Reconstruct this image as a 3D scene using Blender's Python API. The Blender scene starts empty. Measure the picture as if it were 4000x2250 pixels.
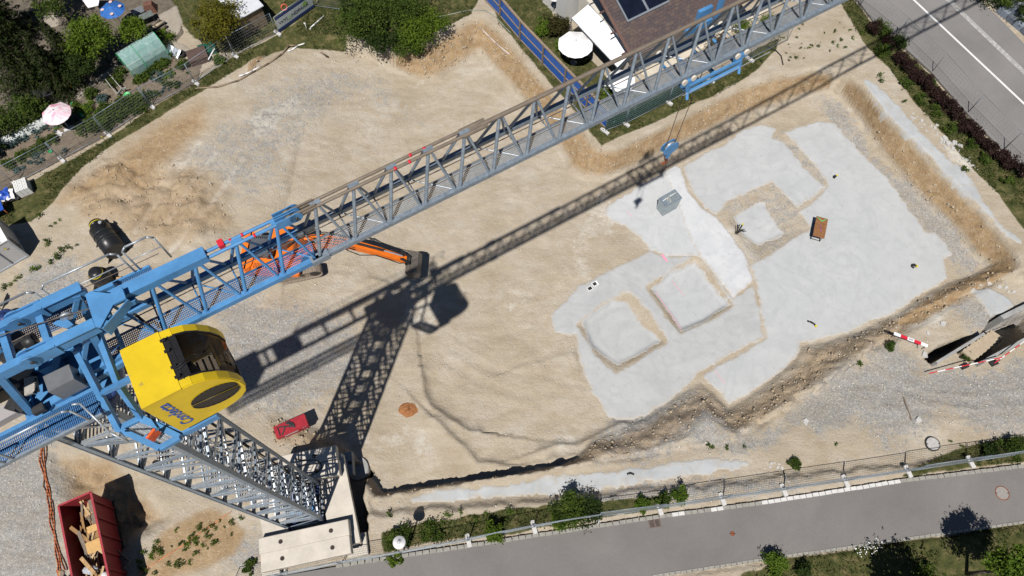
import bpy, math, random
import numpy as np
from mathutils import Vector, Matrix, Quaternion

# ------------------------------------------------------------------ camera, sky, sun, exposure
scene = bpy.context.scene
COL = scene.collection
CAM_H, FPX, NADIR_Y = 41.0, 2780.0, 2405.0
TILT = math.atan((NADIR_Y - 1125.0) / FPX)
cam_d = bpy.data.cameras.new('camera')
cam_d.sensor_fit = 'HORIZONTAL'; cam_d.sensor_width = 36.0; cam_d.lens = FPX / 4000.0 * 36.0
cam_d.clip_start = 0.1; cam_d.clip_end = 3000.0
cam = bpy.data.objects.new('camera', cam_d); COL.objects.link(cam)
cam.location = (0, 0, CAM_H); cam.rotation_euler = (TILT, 0, 0)
scene.camera = cam
SUN_TRAVEL = Vector((0.145, 0.511, -1.0)).normalized()
SUN_EL = math.asin(-SUN_TRAVEL.z)
world = bpy.data.worlds.new('World'); scene.world = world; world.use_nodes = True
wn = world.node_tree; sky = wn.nodes.new('ShaderNodeTexSky')
sky.sky_type = 'NISHITA'; sky.sun_disc = False
sky.sun_elevation = SUN_EL; sky.sun_rotation = math.atan2(-SUN_TRAVEL.x, -SUN_TRAVEL.y)
sky.altitude = 450; sky.dust_density = 0.3; sky.air_density = 0.7
wn.links.new(sky.outputs[0], wn.nodes['Background'].inputs[0]); wn.nodes['Background'].inputs[1].default_value = 0.05
sun_d = bpy.data.lights.new('sun', 'SUN'); sun_d.energy = 5.0; sun_d.angle = math.radians(0.53); sun_d.color = (1.0, 0.955, 0.9)
sun = bpy.data.objects.new('sun', sun_d); COL.objects.link(sun)
sun.rotation_euler = SUN_TRAVEL.to_track_quat('-Z', 'Y').to_euler(); sun.location = (-20, -60, 90)
scene.view_settings.view_transform = 'Standard'; scene.view_settings.look = 'None'
scene.view_settings.exposure = 0.0; scene.view_settings.gamma = 1.0; scene.view_settings.use_curve_mapping = False
scene.render.engine = 'CYCLES'; scene.cycles.use_denoising = True
scene.cycles.max_bounces = 4; scene.cycles.diffuse_bounces = 1; scene.cycles.transparent_max_bounces = 16; scene.cycles.caustics_reflective = False; scene.cycles.caustics_refractive = False
world.cycles.sampling_method = 'MANUAL'; world.cycles.sample_map_resolution = 256
rng = np.random.default_rng(7); R = random.Random(11)

# ------------------------------------------------------------------ survey: photo point at a known height -> place on site
_c, _s = math.cos(TILT), math.sin(TILT)
def P2(px, py, z=0.0):
    a = (px - 2000.0) / FPX; b = -(py - 1125.0) / FPX
    dx, dy, dz = a, _s + b * _c, -_c + b * _s
    k = (CAM_H - z) / -dz
    return (dx * k, dy * k)
def P(px, py, z=0.0):
    x, y = P2(px, py, z); return Vector((x, y, z))
def PL(pts, z=0.0): return [P2(a, b, z) for a, b in pts]

# ------------------------------------------------------------------ materials
MATS = {}
def nt(m): m.use_nodes = True; return m.node_tree.nodes, m.node_tree.links
def pos(ns):
    g = ns.new('ShaderNodeNewGeometry'); return g.outputs['Position']
def noise(ns, ls, scale, detail=4, rough=.6, src=None, dist=0):
    n = ns.new('ShaderNodeTexNoise'); n.inputs['Scale'].default_value = scale; n.inputs['Detail'].default_value = detail
    n.inputs['Roughness'].default_value = rough; n.inputs['Distortion'].default_value = dist
    ls.new(src if src is not None else pos(ns), n.inputs['Vector']); return n.outputs['Fac']
def ramp(ns, ls, fac, stops):
    r = ns.new('ShaderNodeValToRGB'); e = r.color_ramp.elements
    while len(e) < len(stops): e.new(0.5)
    for i, (p, c) in enumerate(stops):
        e[i].position = p; e[i].color = (*c, 1) if len(c) == 3 else c
    ls.new(fac, r.inputs[0]); return r.outputs[0]
def mixc(ns, ls, fac, a, b, mode='MIX'):
    m = ns.new('ShaderNodeMix'); m.data_type = 'RGBA'; m.blend_type = mode
    for sock, v in ((m.inputs[0], fac), (m.inputs[6], a), (m.inputs[7], b)):
        if isinstance(v, (int, float)): sock.default_value = v
        elif isinstance(v, tuple): sock.default_value = (*v, 1)
        else: ls.new(v, sock)
    return m.outputs[2]
def bump(ns, ls, bsdf, h, strength=.4, dist=.03):
    b = ns.new('ShaderNodeBump'); b.inputs['Strength'].default_value = strength; b.inputs['Distance'].default_value = dist
    ls.new(h, b.inputs['Height']); ls.new(b.outputs[0], bsdf.inputs['Normal'])
def mat(name, col, rough=.6, metal=0.0, var=.18, scale=6.0, bmp=0.0, bscale=40.0, spec=.4, wear=None):
    """plain procedural surface: base colour broken up by two noises; wear=(colour, amount) adds dirt or rust spots"""
    if name in MATS: return MATS[name]
    m = bpy.data.materials.new(name); ns, ls = nt(m); b = ns['Principled BSDF']
    b.inputs['Roughness'].default_value = rough; b.inputs['Metallic'].default_value = metal
    b.inputs['Specular IOR Level'].default_value = spec
    f = noise(ns, ls, scale, 5, .65)
    lo = tuple(max(0, c * (1 - var)) for c in col); hi = tuple(min(1, c * (1 + var)) for c in col)
    c = ramp(ns, ls, f, [(.3, lo), (.7, hi)])
    if wear:
        w = noise(ns, ls, scale * 2.3, 6, .7)
        k = ramp(ns, ls, w, [(1 - wear[1] - .04, (0, 0, 0)), (1 - wear[1] + .04, (1, 1, 1))])
        c = mixc(ns, ls, k, c, wear[0])
    ls.new(c, b.inputs['Base Color'])
    if bmp: bump(ns, ls, b, noise(ns, ls, bscale, 3), bmp, .02)
    MATS[name] = m; return m
def leafmat(name, dark, light, scale=1.6, tip=None):
    if name in MATS: return MATS[name]
    m = bpy.data.materials.new(name); ns, ls = nt(m); b = ns['Principled BSDF']
    b.inputs['Roughness'].default_value = .65; b.inputs['Specular IOR Level'].default_value = .12
    f = noise(ns, ls, scale, 4, .8)
    c = ramp(ns, ls, f, [(.32, dark), (.55, tuple((a + q) / 2 for a, q in zip(dark, light))), (.72, light)] + ([(.85, tip)] if tip else []))
    ls.new(c, b.inputs['Base Color'])
    t = ns.new('ShaderNodeBsdfTranslucent'); ls.new(c, t.inputs[0]); mx = ns.new('ShaderNodeMixShader'); mx.inputs[0].default_value = .35
    ls.new(b.outputs[0], mx.inputs[1]); ls.new(t.outputs[0], mx.inputs[2]); ls.new(mx.outputs[0], ns['Material Output'].inputs[0])
    MATS[name] = m; return m

BLUE = mat('crane_blue_paint', (.075, .235, .475), .5, 0, .17, 2.2, .06, 60, wear=((.1, .17, .25), .33))
BLUE_D = mat('deep_blue_paint', (.02, .045, .16), .5, 0, .2, 4)
GALV = mat('galvanised_steel', (.235, .285, .34), .5, .35, .25, 9, .1, 50, wear=((.14, .14, .14), .27))
GALV_L = mat('bright_galvanised_steel', (.42, .46, .5), .45, .45, .2, 10)
CHORD = mat('weathered_chord_steel', (.2, .165, .13), .6, .2, .18, 3, .1, 50, wear=((.3, .27, .23), .3))
YEL = mat('yellow_cab_paint', (.66, .47, .012), .45, 0, .1, 1.6, .04, 120, wear=((.42, .31, .05), .33))
BLACK = mat('black_plastic', (.012, .012, .014), .45, 0, .3, 8)
RUBBER = mat('dark_rubber', (.02, .02, .02), .8, 0, .3, 12)
ORANGE = mat('orange_machine_paint', (.85, .19, .018), .4, 0, .12, 4, .04, 60, wear=((.45, .2, .08), .24))
DARKST = mat('dark_steel', (.05, .05, .052), .5, .5, .3, 8)
CONC = mat('cast_concrete', (.56, .515, .445), .85, 0, .12, 1.4, .15, 60, wear=((.44, .4, .35), .33))
CONC_G = mat('grey_concrete', (.32, .32, .31), .9, 0, .2, 2.5, .3, 50, wear=((.2, .2, .19), .3))
BLOCK = mat('pale_foot_concrete', (.55, .54, .52), .9, 0, .12, 8, .2, 60)
WHITE = mat('white_fabric', (.88, .88, .89), .8, 0, .03, 2)
RED = mat('red_tool_paint', (.33, .018, .03), .45, 0, .2, 4, .05, 50, wear=((.2, .05, .05), .3))
RED_B = mat('signal_red', (.6, .02, .04), .5, 0, .1, 6)
WHITE_P = mat('white_paint', (.8, .8, .8), .5, 0, .06, 5, wear=((.55, .54, .5), .25))
TIMBER = mat('raw_timber', (.42, .27, .13), .8, 0, .3, 5, .2, 30)
TIMBER_G = mat('weathered_timber', (.2, .16, .125), .85, 0, .3, 6, .2, 30)
ALU = mat('brushed_aluminium', (.5, .52, .54), .4, .7, .15, 10)
GREEN_P = mat('green_plastic', (.03, .33, .12), .4, 0, .1, 8)
PIPE_BL = mat('black_pe', (.018, .019, .021), .35, 0, .3, 5)
CABLE = mat('orange_cable', (.42, .13, .05), .6, 0, .25, 6)
ROPE = mat('wire_rope', (.12, .1, .085), .6, .3, .2, 20)

# ------------------------------------------------------------------ mesh helpers
def link(o, parent=None):
    COL.objects.link(o)
    if parent is not None: o.parent = parent
    return o
def fast(name, V, F, mats=None):
    V = np.asarray(V, dtype=np.float32); F = np.asarray(F, dtype=np.int32); k = F.shape[1]
    me = bpy.data.meshes.new(name); me.vertices.add(len(V)); me.vertices.foreach_set('co', V.ravel())
    me.loops.add(F.size); me.loops.foreach_set('vertex_index', F.ravel())
    me.polygons.add(len(F)); me.polygons.foreach_set('loop_start', np.arange(0, F.size, k, dtype=np.int32))
    me.polygons.foreach_set('loop_total', np.full(len(F), k, dtype=np.int32))
    me.update(calc_edges=True)
    for m in (mats or []): me.materials.append(m)
    return me
class MB:
    def __init__(s): s.v = []; s.f = []; s.sm = []
    def add(s, vs, fs, smooth=False):
        n = len(s.v); s.v += [tuple(v) for v in vs]; s.f += [tuple(i + n for i in f) for f in fs]; s.sm += [smooth] * len(fs); return s
    def box(s, c, d, rz=0.0, M=None):
        hx, hy, hz = d[0] / 2, d[1] / 2, d[2] / 2; c = Vector(c)
        q = M if M is not None else Matrix.Rotation(rz, 3, 'Z')
        vs = [c + q @ Vector((x * hx, y * hy, z * hz)) for z in (-1, 1) for y in (-1, 1) for x in (-1, 1)]
        return s.add(vs, [(0, 2, 3, 1), (4, 5, 7, 6), (0, 1, 5, 4), (2, 6, 7, 3), (0, 4, 6, 2), (1, 3, 7, 5)])
    def beam(s, a, b, w, h, up=(0, 0, 1)):
        a, b = Vector(a), Vector(b); d = b - a; L = d.length; x = d / L; up = Vector(up)
        if abs(x.dot(up)) > .98: up = Vector((1, 0, 0))
        y = up.cross(x).normalized(); z = x.cross(y)
        return s.box((a + b) / 2, (L, w, h), M=Matrix((x, y, z)).transposed())
    def cyl(s, a, b, r0, r1=None, n=10, cap=True, smooth=True):
        a, b = Vector(a), Vector(b); r1 = r0 if r1 is None else r1; d = (b - a).normalized()
        u = d.orthogonal().normalized(); w = d.cross(u)
        vs = []
        for c, r in ((a, r0), (b, r1)):
            vs += [c + u * (r * math.cos(t * 2 * math.pi / n)) + w * (r * math.sin(t * 2 * math.pi / n)) for t in range(n)]
        s.add(vs, [(i, (i + 1) % n, n + (i + 1) % n, n + i) for i in range(n)], smooth)
        if cap: k = len(s.v) - 2 * n; s.f += [tuple(k + i for i in range(n))[::-1], tuple(k + n + i for i in range(n))]; s.sm += [False, False]
        return s
    def tube(s, pts, r, n=8, closed=False):
        pts = [Vector(p) for p in pts]
        for i in range(len(pts) - 1): s.cyl(pts[i], pts[i + 1], r, n=n)
        return s
    def prism(s, poly, z0, z1):
        n = len(poly); vs = [(x, y, z0) for x, y in poly] + [(x, y, z1) for x, y in poly]
        return s.add(vs, [tuple(range(n))[::-1], tuple(range(n, 2 * n))] + [(i, (i + 1) % n, n + (i + 1) % n, n + i) for i in range(n)])
    def slabpoly(s, pts, nrm, t):
        pts = [Vector(p) for p in pts]; nv = Vector(nrm).normalized() * t; n = len(pts)
        return s.add(pts + [p + nv for p in pts], [tuple(range(n))[::-1], tuple(range(n, 2 * n))] + [(i, (i + 1) % n, n + (i + 1) % n, n + i) for i in range(n)])
    def lathe(s, prof, n=16, c=(0, 0, 0), smooth=True):
        c = Vector(c); k = len(prof); vs = []
        for r, z in prof: vs += [c + Vector((r * math.cos(t * 2 * math.pi / n), r * math.sin(t * 2 * math.pi / n), z)) for t in range(n)]
        return s.add(vs, [(j * n + i, j * n + (i + 1) % n, (j + 1) * n + (i + 1) % n, (j + 1) * n + i) for j in range(k - 1) for i in range(n)], smooth)
    def mesh(s, name, m):
        me = bpy.data.meshes.new(name); me.from_pydata([tuple(v) for v in s.v], [], s.f); me.materials.append(m)
        me.polygons.foreach_set('use_smooth', s.sm); me.update(); return me
    def build(s, name, m, parent=None):
        return link(bpy.data.objects.new(name, s.mesh(name, m)), parent)
def thing(name, label, cat, loc=(0, 0, 0), rz=0.0, group=None):
    o = bpy.data.objects.new(name, None); o.empty_display_size = .2; COL.objects.link(o)
    o.location = loc; o.rotation_euler = (0, 0, rz); return tag(o, label, cat, group)
def tag(o, label=None, cat=None, group=None, kind=None):
    for k, v in (('label', label), ('category', cat), ('group', group), ('kind', kind)):
        if v: o[k] = v
    return o
def part(name, parent):
    o = bpy.data.objects.new(name, None); o.empty_display_size = .1; COL.objects.link(o); o.parent = parent; return o
def dup(root, loc, rz=0.0, label=None, group=None, sc=None):
    def cp(o, par):
        c = o.copy(); COL.objects.link(c); c.parent = par
        for ch in list(o.children): cp(ch, c)
        return c
    r = cp(root, None); r.location = loc; r.rotation_euler = (0, 0, rz)
    if sc: r.scale = (sc, sc, sc)
    return tag(r, label, None, group)
_U = {}
def unit(kind, m):
    k = (kind, m.name)
    if k not in _U:
        b = MB()
        if kind == 'cyl': b.cyl((0, 0, 0), (0, 0, 1), 1, n=10)
        else: b.box((0, 0, .5), (2, 2, 1))
        _U[k] = b.mesh('bar_' + kind, m)
    return _U[k]
def bar(name, a, b, r, m, parent, kind='cyl', r2=None, up=(0, 0, 1)):
    """straight member between two points: shared unit mesh, its own object"""
    a, b = Vector(a), Vector(b); d = b - a; L = d.length; z = d / L; upv = Vector(up)
    if abs(z.dot(upv)) > .98: upv = Vector((1, 0, 0))
    x = upv.cross(z).normalized(); y = z.cross(x)
    o = bpy.data.objects.new(name, unit(kind, m)); r2 = r if r2 is None else r2
    o.matrix_local = Matrix.Translation(a) @ Matrix((x * r, y * r2, z * L)).transposed().to_4x4()
    return link(o, parent)
ORD = ['first', 'second', 'third', 'fourth', 'fifth', 'sixth', 'seventh', 'eighth', 'ninth', 'tenth', 'eleventh', 'twelfth', 'thirteenth', 'fourteenth']

# ------------------------------------------------------------------ leaves
def leaf_mesh(name, C, size, m, up=.35, seed=1, aspect=.55):
    """one mesh of many small folded leaves centred on the points C"""
    g = np.random.default_rng(seed); n = len(C); C = np.asarray(C)
    sz = size * g.uniform(.6, 1.35, n)
    nr = g.normal(size=(n, 3)); nr[:, 2] = np.abs(nr[:, 2]) + up; nr /= np.linalg.norm(nr, axis=1)[:, None]
    t = g.normal(size=(n, 3)); t -= nr * (t * nr).sum(1)[:, None]; t /= np.linalg.norm(t, axis=1)[:, None]
    b = np.cross(nr, t)
    V = np.empty((n, 4, 3)); s = sz[:, None]
    V[:, 0] = C - t * s * .5; V[:, 1] = C + b * s * aspect * .5 + nr * s * .08
    V[:, 2] = C + t * s * .5; V[:, 3] = C - b * s * aspect * .5 + nr * s * .08
    F = np.arange(n * 4).reshape(n, 4)
    return fast(name, V.reshape(-1, 3), F, [m])
def clump_points(n, radii, seed, k=26, shell=.72, flat=0.0, jit=.2, zc=0.0):
    g = np.random.default_rng(seed); d = g.normal(size=(k, 3)); d /= np.linalg.norm(d, axis=1)[:, None]
    d[:, 2] = np.where(d[:, 2] < -.35, -d[:, 2], d[:, 2])
    cr = g.uniform(shell * .6, 1.0, k)[:, None] * d * g.uniform(.8, 1.15, (k, 1))
    who = g.integers(0, k, n); cs = g.uniform(.5, 1.4, k) * jit
    p = cr[who] + g.normal(size=(n, 3)) * cs[who][:, None]
    p = p * np.array(radii); p[:, 2] += zc
    return p
def blob_tree(name, label, base, h, r, m, n=5200, leaf=.17, trunk_h=None, rz=1.0, seed=1, group=None, cat='tree', k=30, trunk_m=None):
    t = thing(name, label, cat, base, 0, group); g = random.Random(seed)
    cz = h - r * rz; tm = trunk_m or mat('bark', (.09, .07, .055), .9, 0, .3, 12, .4, 30)
    tr = MB(); tr.cyl((0, 0, -.1), (.04, .03, cz * .6), .045 * h ** .7 * .6 + .02, .03 * h ** .7 * .6 + .02, 8)
    tr.cyl((.04, .03, cz * .6), (0, 0, cz + .3 * r), .03 * h ** .7 * .6 + .02, .012, 7)
    for i in range(7):
        a = i * 2.4 + seed; e = Vector((math.cos(a) * r * .7, math.sin(a) * r * .7, cz + g.uniform(-.1, .5) * r))
        tr.cyl((.03, .02, cz * (.55 + .06 * i)), e, .02 * h ** .6, .006, 5)
    tr.build('trunk', tm, t)
    c = clump_points(n, (r, r, r * rz), seed, k, jit=.17, zc=cz)
    o = bpy.data.objects.new('crown', leaf_mesh('crown', c, leaf, m, seed=seed)); link(o, t)
    return t
L_MID = leafmat('leaf_mid_green', (.026, .052, .01), (.14, .2, .035))
L_DARK = leafmat('leaf_dark_green', (.015, .03, .008), (.07, .11, .024))
L_LIGHT = leafmat('leaf_fresh_green', (.045, .085, .01), (.2, .29, .03))
L_YELL = leafmat('leaf_yellow_green', (.06, .07, .01), (.27, .24, .03))
L_RED = leafmat('leaf_barberry_red', (.018, .011, .01), (.08, .042, .036))
L_BLUE = leafmat('leaf_cabbage_blue', (.05, .09, .085), (.16, .23, .22))
L_SPR = leafmat('needle_green', (.01, .022, .006), (.06, .085, .018))
L_GRASS = leafmat('grass_blade', (.025, .042, .01), (.095, .115, .028), .9, (.17, .14, .06))
L_BRIGHT = leafmat('leaf_bright_green', (.05, .1, .012), (.19, .28, .035))
# ------------------------------------------------------------------ terrain: outlines surveyed from the photo
def sdp(X, Y, poly, margin=3.0):
    """signed distance to a polygon, negative inside; far outside = 99"""
    X = np.asarray(X, float); Y = np.asarray(Y, float)
    q = np.asarray(poly, float); out = np.full(X.shape, 99.0)
    sel = (X > q[:, 0].min() - margin) & (X < q[:, 0].max() + margin) & (Y > q[:, 1].min() - margin) & (Y < q[:, 1].max() + margin)
    x, y = X[sel], Y[sel]
    if x.size == 0: return out
    d2 = np.full(x.shape, 1e9); ins = np.zeros(x.shape, bool); n = len(q)
    for i in range(n):
        ax, ay = q[i]; bx, by = q[(i + 1) % n]; ex, ey = bx - ax, by - ay
        t = np.clip(((x - ax) * ex + (y - ay) * ey) / (ex * ex + ey * ey + 1e-12), 0, 1)
        d2 = np.minimum(d2, (x - ax - t * ex) ** 2 + (y - ay - t * ey) ** 2)
        c = (ay > y) != (by > y)
        if ay != by: ins ^= c & (x < ax + (y - ay) * ex / (by - ay))
    d = np.sqrt(d2); out[sel] = np.where(ins, -d, d); return out
def sdl(X, Y, line, margin=4.0):
    """distance to a polyline and the side (positive = left of travel)"""
    q = np.asarray(line, float); d2 = np.full(X.shape, 1e9); side = np.zeros(X.shape)
    for i in range(len(q) - 1):
        ax, ay = q[i]; bx, by = q[i + 1]; ex, ey = bx - ax, by - ay
        t = np.clip(((X - ax) * ex + (Y - ay) * ey) / (ex * ex + ey * ey), 0, 1)
        e = (X - ax - t * ex) ** 2 + (Y - ay - t * ey) ** 2; m = e < d2
        side = np.where(m, np.sign(ex * (Y - ay) - ey * (X - ax)), side); d2 = np.minimum(d2, e)
    return np.sqrt(d2), side
def vn(X, Y, cell, seed):
    g = np.random.default_rng(seed); T = g.random((256, 256)); x = X / cell; y = Y / cell
    i = np.floor(x).astype(int); j = np.floor(y).astype(int); u = x - i; v = y - j
    u = u * u * (3 - 2 * u); v = v * v * (3 - 2 * v); i &= 255; j &= 255; i2 = (i + 1) & 255; j2 = (j + 1) & 255
    return T[i, j] * (1 - u) * (1 - v) + T[i2, j] * u * (1 - v) + T[i, j2] * (1 - u) * v + T[i2, j2] * u * v - .5
def fbm(X, Y, cell, seed, o=4, g=.55):
    s = 0; a = 1.0
    for k in range(o): s = s + a * vn(X, Y, cell / 2 ** k, seed + k); a *= g
    return s
def sst(a, b, x): t = np.clip((x - a) / (b - a), 0, 1); return t * t * (3 - 2 * t)

RIM = PL([(200, 790), (330, 650), (440, 565), (560, 500), (700, 420), (800, 345), (940, 260), (1040, 195), (1130, 160), (1300, 150), (1420, 165), (1540, 200), (1640, 165), (1740, 110), (1830, 58), (1890, 55), (1950, 105), (2010, 170), (2080, 255), (2150, 335), (2240, 440), (2310, 520), (2350, 570), (2410, 570), (2500, 530), (2640, 465), (2790, 385), (2900, 322), (3020, 285), (3180, 262), (3300, 285), (3362, 316), (3440, 414), (3518, 497), (3621, 595), (3688, 673), (3776, 750), (3880, 864), (3957, 957), (3985, 1020)]) \
    + PL([(3975, 1060), (3910, 1105), (3800, 1160), (3690, 1222), (3570, 1300), (3490, 1335), (3430, 1365), (3362, 1397), (3259, 1470), (3228, 1500), (3078, 1598), (3000, 1655), (2900, 1702), (2875, 1712), (2820, 1680), (2766, 1640), (2725, 1671), (2647, 1733), (2518, 1800), (2414, 1816), (2336, 1808), (2181, 1833), (2000, 1866), (1820, 1890), (1640, 1915), (1460, 1947), (1440, 1900), (1400, 1850), (1300, 1790), (1000, 1750), (700, 1700), (300, 1500), (100, 1300), (60, 1000), (120, 880)], -.4)
TOE = PL([(520, 800), (640, 640), (760, 540), (900, 425), (1010, 330), (1060, 250), (1114, 205), (1321, 199), (1430, 214), (1517, 250), (1647, 312), (1714, 302), (1807, 250), (1875, 204), (1932, 271), (2000, 338), (2052, 400), (2100, 458), (2180, 572), (2222, 655), (2290, 690), (2360, 690), (2450, 660), (2560, 600), (2700, 540), (2850, 470), (3000, 425), (3140, 370), (3259, 335), (3362, 445), (3450, 590), (3570, 730), (3704, 865), (3828, 1000), (3880, 1030), (3812, 1062), (3704, 1100), (3621, 1146), (3466, 1245), (3388, 1272), (3233, 1328), (3129, 1348), (3114, 1400), (3052, 1452), (2980, 1505), (2900, 1560), (2850, 1585), (2800, 1535), (2742, 1482), (2699, 1508), (2621, 1560), (2518, 1632), (2466, 1655), (2311, 1712), (2250, 1790), (2165, 1822), (2000, 1855), (1820, 1880), (1640, 1906), (1500, 1928), (1460, 1880), (1420, 1800), (1300, 1700), (1000, 1620), (700, 1560), (500, 1400), (350, 1150), (330, 950)], -1.6)
YARD = PL([(1440, 1960), (1480, 2000), (1650, 1985), (2000, 1965), (2300, 1938), (2500, 1908), (2800, 1882), (3000, 1862), (3200, 1838), (3400, 1822), (3600, 1800), (3800, 1770), (4100, 1725), (4300, 1600), (4300, 1120), (4000, 1075), (3960, 1060), (3600, 1200), (3300, 1450), (2880, 1705), (2500, 1780), (2000, 1850), (1460, 1940)], -.2)
REC = [PL([(2254, 1268), (2330, 1205), (2430, 1143), (2461, 1138), (2540, 1230), (2606, 1335), (2500, 1400), (2404, 1454), (2331, 1387)], -2),
       PL([(2528, 1123), (2620, 1060), (2719, 998), (2790, 1090), (2864, 1195), (2760, 1255), (2657, 1304), (2590, 1215)], -2),
       PL([(2850, 792), (2930, 750), (3019, 718), (3060, 770), (3106, 819), (3161, 888), (3060, 960), (2955, 1020), (2891, 929), (2845, 865)], -2)]
PAD = [PL([(2290, 1262), (2383, 1195), (2445, 1200), (2502, 1278), (2569, 1330), (2490, 1375), (2414, 1418), (2321, 1350)], -2.35),
       PL([(2559, 1133), (2611, 1086), (2709, 1040), (2761, 1107), (2828, 1190), (2745, 1247), (2663, 1278), (2610, 1205)], -2.35),
       PL([(2877, 851), (2955, 801), (2983, 801), (3047, 911), (2960, 952), (2905, 915)], -2.4)]
S_DIAG = PL([(2362, 838), (2373, 797), (2455, 750), (2550, 690), (2637, 645), (2660, 655), (2693, 750), (2750, 817), (2802, 848), (2849, 905), (2911, 993), (2925, 1040), (2947, 1092), (2937, 1107), (2864, 1164), (2800, 1085), (2725, 1000), (2600, 1000), (2543, 978), (2497, 926), (2455, 890), (2388, 869)], -2)
S_LEFT = PL([(2145, 1231), (2197, 1180), (2259, 1117), (2404, 1040), (2543, 978), (2600, 1000), (2725, 1000), (2800, 1085), (2864, 1164), (2945, 1105), (2990, 1320), (2860, 1385), (2730, 1459), (2699, 1500), (2621, 1555), (2518, 1627), (2466, 1642), (2373, 1629), (2342, 1572), (2295, 1500), (2269, 1423), (2248, 1309), (2171, 1299)], -2)
S_RIGHT = PL([(3066, 516), (3190, 468), (3262, 478), (3300, 520), (3380, 612), (3470, 690), (3530, 780), (3580, 850), (3620, 905), (3660, 905), (3690, 940), (3722, 995), (3690, 1012), (3705, 1090), (3621, 1138), (3466, 1236), (3388, 1264), (3340, 1292), (3233, 1322), (3129, 1340), (3110, 1397), (3048, 1449), (2950, 1520), (2905, 1552), (2850, 1576), (2800, 1530), (2745, 1478), (2740, 1465), (2865, 1392), (2994, 1322), (2950, 1100), (2930, 1040), (2960, 1018), (3165, 888), (3116, 826), (3190, 774), (3236, 730), (3228, 704)], -2)
S_UP = PL([(2668, 650), (2760, 590), (2830, 560), (2905, 500), (2990, 485), (3030, 500), (3022, 538), (3054, 545), (3142, 648), (3222, 728), (3188, 766), (3112, 814), (3019, 712), (2850, 787), (2800, 842), (2752, 812), (2700, 748)], -2)
S_EAST = PL([(3365, 315), (3390, 310), (3430, 330), (3500, 400), (3560, 470), (3640, 560), (3700, 610), (3760, 660), (3800, 710), (3850, 790), (3900, 870), (3990, 935), (3995, 962), (3930, 925), (3850, 835), (3780, 768), (3700, 690), (3620, 604), (3520, 506), (3440, 420)], 0)
S_SOUTH = PL([(1590, 1945), (1700, 1920), (2000, 1887), (2200, 1853), (2450, 1830), (2550, 1815), (2650, 1800), (2750, 1790), (2900, 1800), (2940, 1815), (2850, 1840), (2700, 1860), (2500, 1890), (2350, 1915), (2100, 1935), (1900, 1945), (1750, 1960), (1620, 1965)], -.4)
STREET = PL([(700, 2330), (1100, 2250), (1310, 2214), (1569, 2173), (2000, 2107), (2575, 2019), (3000, 1962), (3518, 1880), (4000, 1821), (4600, 1745), (4600, 1962), (4000, 2038), (3699, 2080), (3352, 2131), (3052, 2173), (2549, 2250), (1900, 2350), (700, 2560)])
MROAD = PL([(3240, -80), (3350, 0), (3414, 84), (3518, 171), (3637, 280), (3776, 440), (3916, 585), (4000, 663), (4500, 1150), (4600, 600), (4000, 171), (3895, 62), (3823, 0), (3740, -80)])
HOLE1 = PL([(3622, 1382), (3655, 1412), (3760, 1358), (3842, 1296), (3800, 1292), (3700, 1325)], -.4)
HOLE2 = PL([(3790, 1378), (3838, 1408), (3930, 1370), (4080, 1290), (4080, 1190), (3985, 1215), (3900, 1215), (3850, 1290)], -.4)
CHURN = PL([(240, 760), (420, 610), (700, 640), (880, 720), (930, 880), (760, 980), (520, 900), (330, 860)], -.3)
TRACKS = [PL(q, -1.2) for q in ([(800, 600), (690, 740), (610, 860), (560, 940)], [(860, 640), (760, 780), (680, 900)], [(960, 660), (850, 830), (760, 950), (700, 1010)], [(1180, 1330), (1110, 1480), (1040, 1600)], [(1240, 1350), (1170, 1490), (1110, 1610)], [(1750, 1330), (1900, 1420), (2040, 1460), (2180, 1450)], [(1730, 1390), (1880, 1480), (2030, 1530), (2200, 1520)], [(1980, 700), (1900, 860), (1880, 1000)], [(2050, 720), (1970, 870), (1950, 1010)], [(1500, 600), (1400, 720), (1350, 820)], [(1570, 640), (1470, 750), (1410, 850)], [(3450, 1500), (3600, 1560), (3800, 1590), (4000, 1560)], [(3440, 1570), (3600, 1620), (3800, 1640), (4000, 1620)])]
BTR = PL([(1345, 1810), (1425, 1800), (1460, 1830), (1440, 1870), (1432, 1950), (1445, 2075), (1400, 2105), (1372, 2095), (1345, 1900)], -.8)
HOLW = PL([(230, 1790), (420, 1800), (560, 1930), (640, 2030), (520, 2100), (430, 2160), (330, 2060), (270, 1920)], -.3)

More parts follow.
